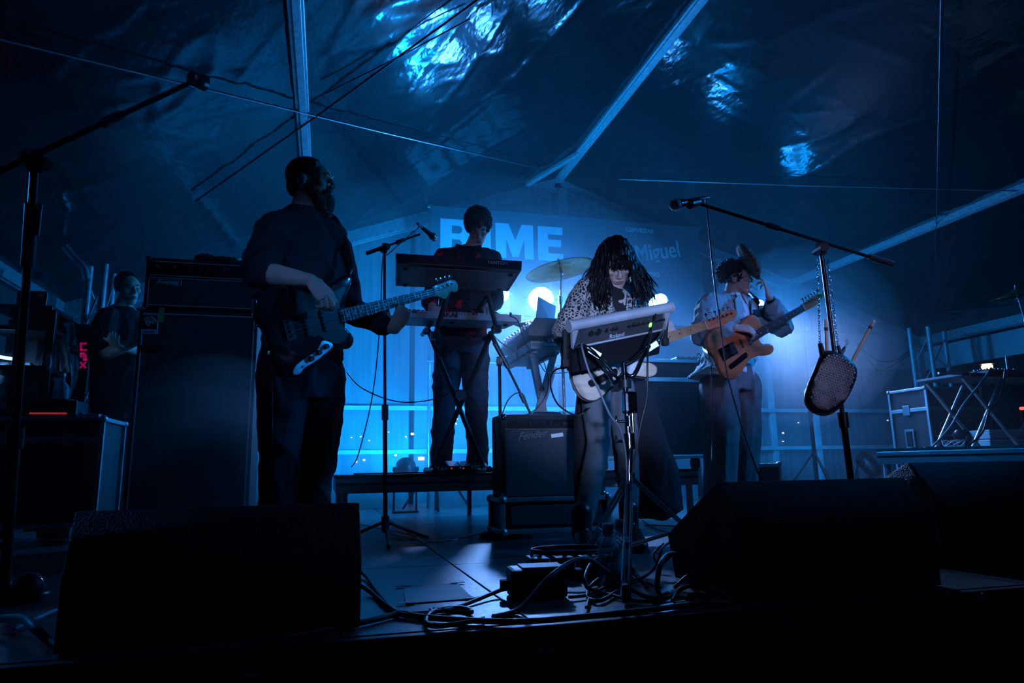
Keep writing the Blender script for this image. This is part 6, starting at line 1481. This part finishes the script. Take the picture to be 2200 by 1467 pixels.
def psu():
    a, b_ = onz(1100, 1292), onz(1222, 1286); ux = (b_ - a); ux.z = 0; w = ux.length; ux.normalize(); uy = V((-ux.y, ux.x, 0)); m = frame(a, ux, uy, ZU)
    t = thing('power_supply', a, 'black power supply box with ribbed lid on the stage floor', 'power supply')
    MB().box((w / 2, .06, .045), (w, .12, .085), m, .012).build('case', 'black_plastic', t)
    MB().box((w * .58, .06, .090), (w * .75, .10, .006), m, .002).build('lid', 'mid_grey', t)
    for k in range(3): MB().box((w * (.35 + .2 * k), .002, .078), (w * .14, .006, .012), m, .002).build('vent', 'matte_black', t)
    MB().box((-.012, .05, .04), (.03, .035, .03), m, .004).build('mains_plug', 'rubber', t)
    MB().cyl(m @ V((w * .97, .0, .05)), m @ V((w * .97, -.008, .05)), .010, None, 12).build('knob', 'chrome', t)
    MB().box((w + .006, .06, .055), (.012, .02, .016), m, .003).build('red_plug', 'red_plastic', t)
    # pedal board behind it
    a = onz(1132, 1252); m = frame(a, ux, uy, ZU)
    t = thing('pedal_board', a, 'dark pedal board with small effect pedals behind the power supply box', 'pedal board')
    MB().box((.19, .08, .022), (.40, .17, .030), m, .008).build('board', 'black_metal', t)
    for k in range(4):
        e = MB().box((.055 + k * .092, .08, .056), (.066, .11, .040), m, .006).build('pedal', ['mid_grey', 'dark_grey', 'black_plastic', 'mid_grey'][k], t)
        MB().cyl(m @ V((.055 + k * .092, .045, .074)), m @ V((.055 + k * .092, .045, .086)), .009, None, 12).build('foot_switch', 'chrome', e)
        for kk in (-1, 1): MB().cyl(m @ V((.055 + k * .092 + kk * .016, .105, .074)), m @ V((.055 + k * .092 + kk * .016, .105, .088)), .007, None, 10).build('knob', 'steel', e)
    # coiled lead on the board
    cable('coiled_lead', [m @ V((.02 + .17 + .155 * math.cos(q) , .08 + .11 * math.sin(q), .088 + .0012 * q)) for q in [k * .5 for k in range(26)]] + [onz(1290, 1262, .01)], .005, 'spiral-marked lead coiled on top of the pedal board', 'cable_grey')
psu()
def bottle(px, py, h, label, capmat='white_plastic', tilt=0.):
    p = onz(px, py); t = thing('bottle', p, label, 'bottle', 'bottles beside the chrome stand'); s = h / .26; m = Matrix.Translation(p) @ Matrix.Rotation(tilt, 4, 'Y') @ Matrix.Scale(s, 4)
    MB().lathe([(.046, 0), (.051, .006), (.051, .125), (.047, .150), (.030, .178), (.021, .192), (.020, .205)], 24, m).build('glass', 'bottle_glass', t)
    MB().lathe([(.040, .004), (.048, .01), (.048, .085), (.001, .086)], 20, m).build('water', 'bottle_water', t)
    MB().lathe([(.023, .200), (.025, .204), (.026, .242), (.022, .252), (.001, .253)], 20, m).build('cap', capmat, t)
    MB().lathe([(.0262, .214), (.0262, .218)], 20, m).build('cap_ring', 'dark_grey', t)
    MB().box((0, -.0262, .228), (.012, .002, .010), m).build('print', 'red_plastic', t)
def glass_mat(name, col, alpha):
    m = bpy.data.materials.new(name); m.use_nodes = True; nt = m.node_tree; N = nt.nodes; L = nt.links; b = N['Principled BSDF']
    b.inputs['Base Color'].default_value = (*col, 1); b.inputs['Roughness'].default_value = .05
    tr = N.new('ShaderNodeBsdfTransparent'); tr.inputs[0].default_value = (.85, .92, .95, 1); nz = N.new('ShaderNodeTexNoise'); nz.inputs['Scale'].default_value = 30
    lw = N.new('ShaderNodeLayerWeight'); lw.inputs[0].default_value = .35; mx = N.new('ShaderNodeMixShader'); ad = N.new('ShaderNodeMath'); ad.operation = 'MULTIPLY_ADD'; ad.inputs[1].default_value = .6; ad.inputs[2].default_value = alpha
    L.new(lw.outputs['Facing'], ad.inputs[0]); L.new(ad.outputs[0], mx.inputs[0]); L.new(tr.outputs[0], mx.inputs[1]); L.new(b.outputs[0], mx.inputs[2]); L.new(mx.outputs[0], N['Material Output'].inputs['Surface']); MATS[name] = m
glass_mat('bottle_glass', (.55, .6, .62), .22); glass_mat('bottle_water', (.35, .42, .45), .15)
bottle(1312, 1256, .205, 'swing-top water bottle with white cap in front of its twin')
bottle(1334, 1236, .205, 'swing-top water bottle with grey cap behind its twin', 'light_grey', .05)
def jug():
    pass
# mains cables and signal leads on the floor
f = lambda px, py, z=.010: onz(px, py, z)
cable('floor_cable', [f(776, 1228, .02), f(792, 1245), f(815, 1278), f(845, 1308), f(880, 1318), f(960, 1310), f(1020, 1290), f(1075, 1268, .02), f(1098, 1264, .04)], .006, 'black mains cable curving from the left monitor to the power supply box')
cable('floor_cable', [f(776, 1258, .03), f(800, 1275), f(830, 1300), f(870, 1322), f(925, 1318), f(930, 1310), f(1000, 1316), f(1012, 1312), f(985, 1306), f(935, 1312), f(915, 1335), f(940, 1345), f(1010, 1335), f(1040, 1330)], .007, 'black cable looping twice beside the paper sheet')
cable('floor_cable', [f(560, 1380), f(700, 1352), f(800, 1332), f(860, 1318), f(905, 1325), f(1000, 1332), f(1120, 1335), f(1250, 1325), f(1380, 1312), f(1500, 1296), f(1560, 1292)], .008, 'thick black cable running along the stage front')
cable('floor_cable', [f(1060, 1325), f(1110, 1312), f(1140, 1285, .05), f(1175, 1245, .10), f(1225, 1208, .13), f(1265, 1202, .13), f(1300, 1225, .09), f(1350, 1262, .03), f(1400, 1285), f(1435, 1275)], .0075, 'thick grey cable arching over the power supply box', 'cable_grey')
cable('floor_cable', [f(1435, 1275), f(1418, 1278), f(1412, 1255, .06), f(1420, 1210, .12), f(1440, 1190, .12), f(1475, 1195, .06), f(1500, 1215)], .0075, 'grey cable rising beside the right monitor', 'cable_grey')
cable('floor_cable', [f(1290, 1270), f(1262, 1262, .03), f(1258, 1235, .06), f(1275, 1205, .08), f(1300, 1198, .08), f(1312, 1212, .05), f(1300, 1232, .03), f(1270, 1258), f(1262, 1282), f(1290, 1290), f(1330, 1268)], .006, 'black cable loop in front of the bottles')
cable('floor_cable', [f(1260, 1305), f(1270, 1282), f(1300, 1275), f(1340, 1285), f(1385, 1292), f(1440, 1282), f(1500, 1288)], .005, 'thin black cable curling left of the rubber foot')
cable('floor_cable', [f(1222, 1283), f(1262, 1278), f(1300, 1262), f(1345, 1250), f(1385, 1238), f(1410, 1215, .04), f(1425, 1175, .10), f(1450, 1165, .10), f(1440, 1195, .06), f(1415, 1212, .03), f(1405, 1190, .06), f(1425, 1168, .09)], .005, 'black lead looping between the chrome stand and the right monitor')
cable('floor_cable', [f(1445, 1290), f(1460, 1268, .02), f(1490, 1258, .03), f(1530, 1265), f(1570, 1285), f(1545, 1296), f(1490, 1292), f(1450, 1298)], .006, 'black cable coil at the corner of the right monitor')
cable('floor_cable', [f(1450, 1262), f(1480, 1236, .04), f(1520, 1228, .05), f(1555, 1245, .02), f(1580, 1280)], .006, 'pale grey cable bowing against the right monitor', 'cable_grey')
cable('floor_cable', [f(1480, 1280), f(1500, 1276), f(1520, 1279)], .008, 'short red cable end beside the right monitor', 'cable_red')
cable('floor_cable', [f(1385, 1128), f(1440, 1130), f(1500, 1136), f(1560, 1140)], .005, 'thin cable crossing the lit floor beyond the chrome stand')
cable('floor_cable', [f(1380, 1118), f(1420, 1140), f(1480, 1147), f(1540, 1140)], .005, 'second thin cable crossing the lit floor beyond the chrome stand')
cable('floor_cable', [f(-20, 1330, .03), f(45, 1328, .05), f(70, 1345, .05), f(105, 1378, .02), f(135, 1392)], .011, 'thick cable at the left edge of the stage', 'cable_grey')
cable('floor_cable', [f(30, 1352), f(75, 1330), f(115, 1312), f(150, 1300)], .005, 'thin bright cable beside the left monitor', 'cable_white')
cable('floor_cable', [f(700, 1112), f(880, 1148), f(940, 1165), f(1060, 1140), f(1130, 1125)], .004, 'thin pale cable on the floor below the keyboard riser', 'cable_white')
p = onz(1345, 1296)
# pedals on the keyboard riser
def pedals():
    for k, (px, yy, lab) in enumerate(((975, 4.40, 'sustain pedal at the front edge of the keyboard riser'), (1000, 4.52, 'second foot pedal on the keyboard riser behind the first'))):
        c = V((at(px, 1000, yy).x, yy, RISER_Z)); t = thing('foot_pedal', c, lab, 'pedal', 'pedals on the keyboard riser')
        MB().box(c + V((0, .06, .016)), (.09, .17, .032), None, .008).build('base', 'black_plastic', t); MB().box((0, 0, 0), (.072, .15, .014), Matrix.Translation(c + V((0, .05, .055))) @ Matrix.Rotation(R(14), 4, 'X'), .004).build('treadle', 'black_metal', t)
        MB().cyl(c + V((-.02, -.03, .03)), c + V((-.02, -.032, .03)), .006, None, 10).build('indicator', 'led_red', t)
    c = V((at(1000, 985, 4.44).x, 4.43, RISER_Z + .0)); 
    cable('riser_cable', [V((at(760, 1000, 4.3).x, 4.32, RISER_Z + .006)), V((at(820, 1000, 4.3).x, 4.30, RISER_Z + .006)), V((at(900, 1000, 4.3).x, 4.36, RISER_Z + .006)), V((at(960, 1000, 4.3).x, 4.30, RISER_Z + .006)), V((at(1060, 1000, 4.3).x, 4.33, RISER_Z + .006))], .005, 'black cable lying along the keyboard riser edge')
    cable('riser_cable', [at(1060, 720, 4.4), at(1090, 745, 4.5), at(1150, 770, 4.7), at(1175, 800, 4.9), at(1220, 800, 5.0)], .004, 'thin cable drooping from the pale keyboard to the end-on synthesizer', 'cable_grey')
    cable('riser_cable', [at(1095, 678, 4.34), at(1112, 688, 4.33), at(1122, 720, 4.4), at(1140, 755, 4.6), at(1165, 770, 4.8), at(1178, 830, 4.95), at(1150, 880, 5.0), at(1085, 905, 4.9)], .0035, 'thin dark cable plugged into the back of the pale keyboard')
    cable('riser_cable', [at(745, 800, 4.3), at(780, 835, 4.35), at(850, 862, 4.4), at(920, 860, 4.42), at(985, 838, 4.42)], .004, 'dark cable sagging from the bass player to the X-shaped stand')
    cable('instrument_lead', [at(1205, 790, 2.95), at(1188, 800, 2.96), at(1183, 830, 3.0), at(1200, 870, 3.05), at(1240, 892, 3.08), at(1268, 875, 3.05)], .004, 'black lead looping from the pale natural guitar')
    cable('instrument_lead', [at(1528, 785, 3.72), at(1530, 850, 3.72), at(1530, 950, 3.7), at(1526, 1020, 3.66), onz(1512, 1100, .01)], .004, 'black lead hanging straight down from the orange guitar')
    cable('instrument_lead', [at(592, 718, 2.96), at(586, 760, 2.96), at(584, 850, 3.0), at(580, 1000, 3.05), onz(560, 1150, .01)], .004, 'black lead hanging from the black bass')
pedals()
# red ball-shaped shaker at the left stand
p = onz(58, 1292); t = thing('maraca', p, 'glossy red round shaker on the floor at the left edge', 'maraca')
MB().ball(p + V((0, 0, .045)), (.045, .045, .045), None, 20, 14).build('bulb', 'red_plastic', t); MB().cyl(p + V((-.03, -.02, .035)), p + V((-.15, -.07, .02)), .010, .012, 12).build('handle', 'black_plastic', t)

# ------------------------------------------------------------------ right side: effects table, case, clutter
def right_table():
    yt = 4.45; t = thing('effects_table', V((at(2150, 960, yt).x, yt + .2, RZ2)), 'silver X-legged table loaded with effects at the right edge', 'table')
    z = at(2150, 806, yt).z; xa, xb = at(2065, 806, yt).x, at(2330, 806, yt).x
    MB().box(((xa + xb) / 2, yt + .22, z), (xb - xa, .46, .022), None, .004).build('top', 'mid_grey', t); MB().box((xa - .09, yt, z + .004), (.28, .02, .02), None, .004).build('side_arm', 'aluminium', t)
    MB().box(((xa + xb) / 2, yt - .004, z), (xb - xa, .012, .03)).build('edge', 'cable_red', t)
    for yy in (yt + .04, yt + .40):
        for (px, qx) in (((2080), (2200)), ((2165), (2100))):
            a = V((at(px, 830, yt).x, yy, z - .02)); e = V((at(qx, 955, yt).x, yy, RZ2 + .016)); MB().cyl(a, e, .017, None, 12).build('leg', 'aluminium', t)
    for (px, qx) in ((2215, 2320), (2300, 2230)):
        a = V((at(px, 830, yt).x, yt + .04, z - .02)); e = V((at(qx, 955, yt).x, yt + .04, RZ2 + .016)); MB().cyl(a, e, .017, None, 12).build('leg', 'aluminium', t)
    u = thing('mixer', V((at(2160, 795, yt).x, yt + .15, z + .012)), 'small mixer with rows of shiny knobs on the effects table', 'mixer'); c = V((at(2170, 795, yt).x, yt + .17, z + .036))
    MB().box(c, (.36, .26, .045), None, .008).build('body', 'dark_grey', u)
    for i in range(8):
        for j in range(3): MB().cyl(c + V((-.15 + i * .042, -.09 + j * .06, .022)), c + V((-.15 + i * .042, -.09 + j * .06, .038)), .008, .007, 10).build('knob', 'steel', u)
    r_ = thing('microphone', V((at(2178, 770, yt).x, yt + .1, z + .06)), 'short silver microphone standing on the effects table', 'microphone'); p0 = V((at(2180, 790, yt).x, yt + .06, z + .055)); MB().cyl(p0, p0 + V((0, 0, .10)), .012, .010, 12).build('body', 'steel', r_); MB().cyl(p0 + V((0, 0, .1)), p0 + V((0, 0, .13)), .010, .007, 12).build('head', 'light_grey', r_)
    zz = RZ2 + .007; A = lambda px, py, y=4.3: at(px, py, y)
    def G(px, y=4.25): return V((at(px, 960, y).x, y, zz))
    cable('table_cable', [A(2130, 790), A(2110, 820), A(2070, 870), A(2040, 920), G(2000), G(1985)], .009, 'thick cable sloping from the effects table down to the riser', 'cable_grey')
    cable('table_cable', [A(2160, 792), A(2150, 850), A(2125, 885), A(2110, 930), G(2070), G(2030, 4.2), G(1990, 4.2)], .008, 'black cable hanging through the table legs')
    cable('table_cable', [A(2180, 800), A(2140, 795), A(2110, 795), A(2085, 806), A(2110, 812)], .005, 'thin red cable along the table edge', 'cable_red')
    cable('table_cable', [G(1985), G(2020, 4.22), G(2080, 4.3), G(2140, 4.25), G(2190, 4.35)], .006, 'pale cable lying on the right riser', 'cable_white')
    cable('table_cable', [G(1960, 4.18), G(2000, 4.3), G(2060, 4.22), G(2120, 4.34), G(2180, 4.22)], .006, 'black cable snaking along the right riser')
    b_ = MB(); c = V((at(2048, 945, 4.35).x, 4.35, zz))
    cable('coiled_cable', [c + V((.06 * math.cos(q), .05 * math.sin(q * .9), .035 + .025 * math.sin(q * 1.7))) for q in [k * .6 for k in range(40)]], .004, 'shiny tangle of coiled cable on the right riser', 'cable_white')
    c = V((at(2140, 925, 4.9).x, 4.9, RZ2))
    for dz, dx, hh, lb in ((0, 0, .09, 'lower pale equipment box beyond the table legs'), (.092, .01, .085, 'upper pale equipment box stacked beyond the table legs')):
        s = thing('equipment_box', c + V((dx, 0, dz)), lb, 'box', 'pale boxes on the right riser'); MB().box(c + V((dx, 0, dz + hh / 2)), (.41, .2, hh - .012), None, .006).build('body', 'light_grey', s); MB().box(c + V((dx, 0, dz + hh - .006)), (.415, .205, .012), None, .003).build('lid', 'white_paint', s)
    k = thing('lamp_housing', V((at(2060, 935, 4.8).x, 4.8, zz)), 'round black lamp housing lying on the right riser', 'box'); c = V((at(2065, 930, 4.8).x, 4.8, zz)); MB().lathe([(.05, 0), (.07, .03), (.06, .10), (.075, .13), (.04, .17)], 20, Matrix.Translation(c)).build('housing', 'black_metal', k); MB().cyl(c + V((0, -.06, .09)), c + V((0, -.075, .09)), .03, None, 14).build('socket', 'dark_grey', k)
right_table()
yq = 5.3; t0 = at(1997, 900, 1.0).x; t1 = at(1917, 900, 1.0).x; xa = t0 * yq; zt = at(1997, 833, yq).z
rc = flight_case('flight_case', 'tall road case with metal edges and ring-shaped handles beyond the right riser', V((xa, yq, .10)), (.66, yq * t0 / t1 - yq, zt - .10), True, 0, False, True, False)
def case_side():
    L_ = yq * t0 / t1 - yq; ym = yq + L_ * .55; zl = .10 + (zt - .10) * .80
    MB().box((xa - .004, yq + L_ / 2, zl), (.014, L_, .035), None, .003).build('lid_trim', 'aluminium', rc)
    MB().box((xa - .012, ym, zl), (.012, .08, .10), None, .004).build('latch', 'steel', rc)
    MB().box((xa - .008, ym, .10 + (zt - .1) * .52), (.010, .11, .19), None, .004).build('handle_dish', 'steel', rc)
    MB().box((xa - .014, ym, .10 + (zt - .1) * .52), (.010, .07, .15), None, .004).build('handle', 'black_metal', rc)
    MB().box((xa - .008, ym + .02, .10 + (zt - .1) * .22), (.004, .14, .10)).build('sticker', 'light_grey', rc)
    MB().box((xa - .008, ym, .14), (.010, .15, .10), None, .004).build('handle_dish', 'steel', rc)
    for xx in (xa + .17, xa + .47):
        o = V((xx, yq - .016, .10 + (zt - .1) * .62)); MB().tube([o + V((.07 * math.cos(a), 0, .07 * math.sin(a))) for a in [2 * math.pi * k / 20 for k in range(21)]], .012, 8, False).build('ring_handle', 'mid_grey', rc)
    MB().box((xa + .33, yq - .014, .10 + (zt - .1) * .54), (.6, .01, .012)).build('bar', 'mid_grey', rc)
case_side()
# festoon cables below the right corner
cable('festoon_cable', [at(1845, 740, 7.2), at(1880, 772, 7.2), at(1920, 775, 7.2), at(1962, 748, 7.2)], .010, 'drooping cable swag to the right corner truss')
cable('festoon_cable', [at(1840, 735, 7.25), at(1880, 790, 7.25), at(1900, 795, 7.25), at(1955, 760, 7.25)], .008, 'second lower cable swag beside the right corner truss')

# ------------------------------------------------------------------ truss towers
def tower(pxs, y, z0, z1, label, mt='beam_alu', arms=False):
    P0 = [V((at(px, 780, y + dy).x, y + dy, 0)) for px, dy in pxs]; c = sum(P0, V()) / 3; t = thing('truss_tower', V((c.x, c.y, 0)), label, 'truss')
    for p in P0: MB().cyl(V((p.x, p.y, z0)), V((p.x, p.y, z1)), .028, None, 14).build('chord', mt, t)
    n = int((z1 - z0) / .4)
    for k in range(n):
        za, zb = z0 + k * .4, z0 + k * .4 + .4
        for i in range(3): a, b_ = P0[i], P0[(i + 1) % 3]; MB().cyl(V((a.x, a.y, za)), V((b_.x, b_.y, zb)) , .009, None, 6).build('brace', mt, t)
    MB().box((c.x, c.y, z0 + .01), (.55, .55, .02), None, .004).build('base_plate', 'black_metal', t)
    return t
tower(((1963, 0), (2004, -.12), (2037, .1)), 7.0, 0, 2.1, 'aluminium truss tower in the right back corner')
tower(((172, 0), (205, -.1), (225, .2)), 6.3, 0, 2.15, 'dim truss tower behind the left equipment table')
o = MB().tube(spline([at(186, 600, 6.25), at(180, 575, 6.25), at(160, 555, 6.25), at(140, 530, 6.25)], 6), .03, 10).build('drain_pipe', 'aluminium'); tag(o, 'bent metal pipe curving off the top of the left truss tower', 'pipe')

# ------------------------------------------------------------------ left side: equipment table
def left_side():
    yt = 4.75; xa = at(-60, 900, yt).x; xb = at(222, 900, yt).x; zt = at(110, 893, yt).z
    flight_case('flight_case', 'long road case serving as table at the left edge', V((xa, yt, .11)), (xb - xa, .46, zt - .13), True, 0, True, True, False)
    zt = zt - .02 + .014
    # rack frame
    t = thing('equipment_rack', V((at(80, 880, yt + .2).x, yt + .2, zt)), 'black open rack frame with lit shelves on the left road case', 'rack')
    x0, x1 = at(-40, 800, yt + .1).x, at(100, 800, yt + .1).x; zr = at(60, 665, yt + .1).z
    for xx in (x0, at(35, 800, yt + .1).x, x1):
        for yy in (yt + .10, yt + .45): MB().box((xx, yy, (zt + zr) / 2), (.05, .04, zr - zt), None, .004).build('post', 'black_metal', t)
    for pz in (886, 790, 705, 660): z = at(50, pz, yt + .1).z; MB().box(((x0 + x1) / 2, yt + .27, z), (x1 - x0, .38, .03), None, .004).build('shelf', 'black_metal', t)
    MB().box(((x0 + x1) / 2, yt + .46, (zt + zr) / 2), (x1 - x0, .012, zr - zt)).build('back_panel', 'dark_grey', t)
    zl = at(20, 770, yt + .2).z
    l = thing('strip_lamp', V((at(10, 765, yt + .2).x, yt + .2, zl)), 'short glowing blue-white strip lamp inside the left rack', 'lamp'); a, e = at(-30, 762, yt + .2), at(27, 771, yt + .2)
    MB().cyl(a, e, .010, None, 10).build('tube', 'tube_blue', l); MB().box(LIN(a, e, .5) + V((0, .02, .015)), ((e - a).length + .02, .03, .02)).build('holder', 'black_metal', l)
    light('rack_strip', 'POINT', LIN(a, e, .5) + V((0, -.03, -.04)), 2.2, (.12, .42, 1.0), None, .04)
    pn = thing('poster', V((at(25, 850, yt + .40).x, yt + .40, zt)), 'lit printed panel with drawings behind the strip lamp', 'poster'); z0, z1 = at(20, 884, yt + .42).z, at(20, 778, yt + .42).z; p0, p1 = at(-30, 830, yt + .42).x, at(58, 830, yt + .42).x
    MB().box(((p0 + p1) / 2, yt + .43, (z0 + z1) / 2), (p1 - p0, .008, z1 - z0)).build('sheet', 'white_paint', pn)
    for px, py, r_ in ((8, 790, .045), (20, 795, .04), (10, 840, .05), (25, 855, .045)): c = at(px, py, yt + .42); MB().tube([c + V((r_ * math.cos(q), 0, r_ * math.sin(q))) for q in [2 * math.pi * k / 16 for k in range(17)]], .004, 5, False).build('ring_drawing', 'dark_grey', pn)
    for px in (-5, 33): c = at(px, 830, yt + .42); MB().box(c, (.008, .006, .30)).build('line_drawing', 'dark_grey', pn)
    # curved silhouette vase-like board
    v = thing('folded_cloth', V((at(62, 840, yt + .36).x, yt + .36, zt)), 'dark wavy-edged cloth hanging in front of the lit panel', 'cloth'); zz0, zz1 = at(60, 884, yt + .36).z, at(60, 806, yt + .36).z
    pts = [(0, zz0)] + [(-.10 + .045 * math.sin(k * .75 + 1.0) , zz0 + (zz1 - zz0) * k / 8) for k in range(9)] + [(.10, zz1), (.10, zz0)]
    MB().prism(pts, -.01, .01, Matrix(((1, 0, 0, at(66, 840, yt + .36).x), (0, 0, -1, yt + .36), (0, 1, 0, 0), (0, 0, 0, 1)))).build('cloth', 'dark_grey', v)
    m_ = thing('rack_unit', V((at(75, 680, yt + .05).x, yt + .08, zr + .014)), 'small black box with two bright reflections on top of the left rack', 'box'); c = V((at(75, 655, yt + .2).x, yt + .22, zr + .075)); MB().box(c, (.17, .16, .12), None, .008).build('case', 'black_metal', m_); [MB().box(c + V((k, -.082, .03)), (.03, .006, .014), None, .002).build('handle', 'aluminium', m_) for k in (-.055, .05)]  # aluminium blocks stand in for the two bright reflections
    # tall banner with pink letters
    s = thing('roll_up_banner', V((at(165, 880, yt + .6).x, yt + .6, 0)), 'slim upright banner with pink pixel letters behind the left table', 'banner'); xb0, xb1 = at(133, 800, yt + .6).x, at(187, 800, yt + .6).x; zb0, zb1 = .06, at(160, 700, yt + .6).z
    MB().box(((xb0 + xb1) / 2, yt + .6, (zb0 + zb1) / 2), (xb1 - xb0, .012, zb1 - zb0)).build('sheet', 'dark_grey', s); MB().box(((xb0 + xb1) / 2, yt + .6, .04), (xb1 - xb0 + .04, .2, .07), None, .01).build('foot', 'aluminium', s); MB().box(((xb0 + xb1) / 2, yt + .6, zb1), (xb1 - xb0, .03, .03), None, .004).build('top_bar', 'aluminium', s)
    C = [(0, 2), (0, 1), (0, 0), (1, 0), (2, 0), (2, 1), (2, 2)]   # letters turned to read downwards, drawn in strokes
    u = 5.2
    def strokes(cx, cy, segs):
        for (ax, ay), (bx, by) in segs:
            a, e = at(cx + ax * u, cy + ay * u, yt + .59), at(cx + bx * u, cy + by * u, yt + .59); d = (e - a); d.y = 0; L_ = d.length; x = d.normalized(); z = V((x.z, 0, -x.x)); MB().box((L_ / 2, 0, 0), (L_ + .012, .004, .013), frame(a, x, V((0, 1, 0)), z)).build('letter_stroke', 'sign_pink', s)
    strokes(179, 745, [((1, -1.4), (-1, -1.4)), ((-1, -1.4), (-1, 1.3)), ((-1, 1.3), (1, 1.3))])
    strokes(179, 766, [((-1, -1.3), (-1, 0)), ((-1, -1.3), (0.2, -1.3)), ((.2, -1.3), (.2, 1.3)), ((.2, 1.3), (1, 1.3)), ((1, 1.3), (1, -.6))])
    strokes(178, 784, [((-1, -1), (1, 1)), ((1, -1), (-1, 1))])
    # bottle on a dark turntable with a red line
    q = thing('record_player', V((at(122, 882, yt + .1).x, yt + .12, zt)), 'dark flat device with a thin red line on the left road case', 'device'); c = V((at(122, 878, yt + .1).x, yt + .14, zt + .055)); MB().box(c, (.26, .22, .10), None, .01).build('body', 'black_plastic', q); MB().box(c + V((-.02, -.112, -.032)), (.20, .004, .010)).build('red_line', 'led_red', q); MB().cyl(c + V((0, 0, .05)), c + V((0, 0, .062)), .09, None, 24).build('platter', 'black_metal', q)
    b_ = thing('bottle', c + V((0, 0, .063)), 'clear glass bottle standing on the dark device at the left', 'bottle'); m = Matrix.Translation(c + V((0, 0, .064)))
    MB().lathe([(.040, 0), (.044, .006), (.044, .07), (.034, .095), (.016, .115), (.014, .15)], 22, m).build('glass', 'bottle_glass', b_); MB().lathe([(.017, .148), (.017, .168), (.001, .169)], 16, m).build('cap', 'white_plastic', b_); MB().lathe([(.036, .004), (.041, .01), (.041, .06), (.001, .061)], 18, m).build('liquid', 'bottle_water', b_)
    pp = thing('note_pad', V((at(192, 888, yt + .1).x, yt + .15, zt)), 'small pale pad of paper on the right end of the left road case', 'paper'); c = V((at(192, 888, yt + .1).x, yt + .16, zt + .014)); MB().box(c, (.12, .16, .024), None, .003).build('pages', 'light_grey', pp); MB().box(c + V((-.045, -.05, .016)), (.02, .03, .012), None, .003).build('clip', 'steel', pp)
    ck = thing('hanging_pouch', V((at(103, 780, yt + .1).x, yt + .08, at(103, 792, yt + .1).z)), 'small pale bag clipped on the rack post', 'bag'); c = at(103, 778, yt + .06); MB().ball(c, (.022, .014, .048), None, 14, 10).build('bag', 'light_grey', ck); MB().box(c + V((0, .0, .05)), (.02, .02, .012)).build('clip', 'steel', ck)
    # dim hanging jackets between rack and banner
    b2 = Blob(); c = at(128, 790, yt + .42); b2.ell(c, (.12, .06, .26)); b2.ell(c + V((.02, 0, .2)), (.08, .05, .14)); b2.ell(c + V((-.03, 0, -.2)), (.11, .06, .16)); o = link_mesh('hanging_coat', b2.mesh(.012, 3, (.03, 9., (1, 1, .3)), 'hanging_coat'), 'dark_grey', None, c); tag(o, 'dark coat hanging between the left rack and the slim banner', 'coat')
    hk = thing('coat_rail', V((c.x, yt + .42, zt)), 'thin black rail holding the dark coat', 'rail'); MB().cyl((at(100, 690, yt + .42).x, yt + .42, at(128, 690, yt + .42).z), (at(140, 690, yt + .42).x, yt + .42, at(128, 690, yt + .42).z), .010, None, 8).build('crossbar', 'black_metal', hk); MB().cyl((at(150, 690, yt + .42).x, yt + .42, zt), (at(140, 690, yt + .42).x, yt + .42, at(128, 690, yt + .42).z), .010, None, 8).build('pole', 'black_metal', hk)
left_side()

# ------------------------------------------------------------------ the street outside
def street():
    def lamp(px, py, y, r, mt, label, grp=None):
        p = at(px, py, y); t = thing('street_lamp', V((p.x, p.y, -1.2)), label, 'street lamp', grp)
        MB().ball(p, (r, r, r * .7), None, 12, 8).build('bulb', mt, t); MB().cyl(V((p.x, p.y + .1, -1.2)), V((p.x, p.y + .1, p.z)), .05, .03, 8).build('post', 'dark_grey', t); MB().lathe([(r * 1.4, r * .5), (r * .9, r * 1.1), (.01, r * 1.3)], 12, Matrix.Translation(p)).build('hood', 'black_metal', t)
    lamp(2121, 788, 20, .19, 'lamp_warm', 'bright warm lantern seen above the effects table')
    lamp(2056, 846, 24, .14, 'lamp_white', 'left one of the twin warm lights beside the road case')
    lamp(2068, 846, 24, .14, 'lamp_white', 'right one of the twin warm lights beside the road case')
    lamp(217, 830, 22, .10, 'lamp_warm', 'small warm light left of the crew member')
    lamp(2196, 877, 26, .12, 'lamp_red', 'red tail light behind the table legs')
    lamp(1739, 867, 20, .05, 'lamp_white', 'small white light in the window behind the guitarist')
    rnd = random.Random(4)
    t = thing('far_building', V((4, 34, -1.2)), 'long dark building with lit windows across the street', 'building')
    x0 = at(600, 930, 34).x; x1 = at(1980, 930, 34).x
    MB().box(((x0 + x1) / 2, 36, .4), (x1 - x0, 3, 3.2)).build('wall', 'dark_building', t); MB().box(((x0 + x1) / 2, 36, 2.05), (x1 - x0 + .4, 3.4, .12)).build('roof', 'dark_building', t)
    spots = [(755, 940, 3), (775, 938, 3), (793, 946, 2), (835, 928, 2), (872, 938, 3), (886, 932, 4), (893, 944, 2), (868, 990, 6), (905, 985, 9), (925, 984, 7), (940, 986, 4), (850, 978, 3), (782, 988, 3), (765, 992, 3), (820, 972, 2), (980, 910, 3), (983, 900, 2), (1683, 930, 3), (1683, 948, 2), (1716, 908, 2), (1908, 903, 2)]
    for px, py, s in spots:
        p = at(px, py, 34.4); k = s * 34 / 1467 * .9; w_ = MB().box((p.x, 34.42, p.z), (k * rnd.uniform(.8, 1.6), .05, k * rnd.uniform(.7, 1.1))).build('window', 'lamp_white' if rnd.random() < .55 else 'lamp_warm', t)
street()
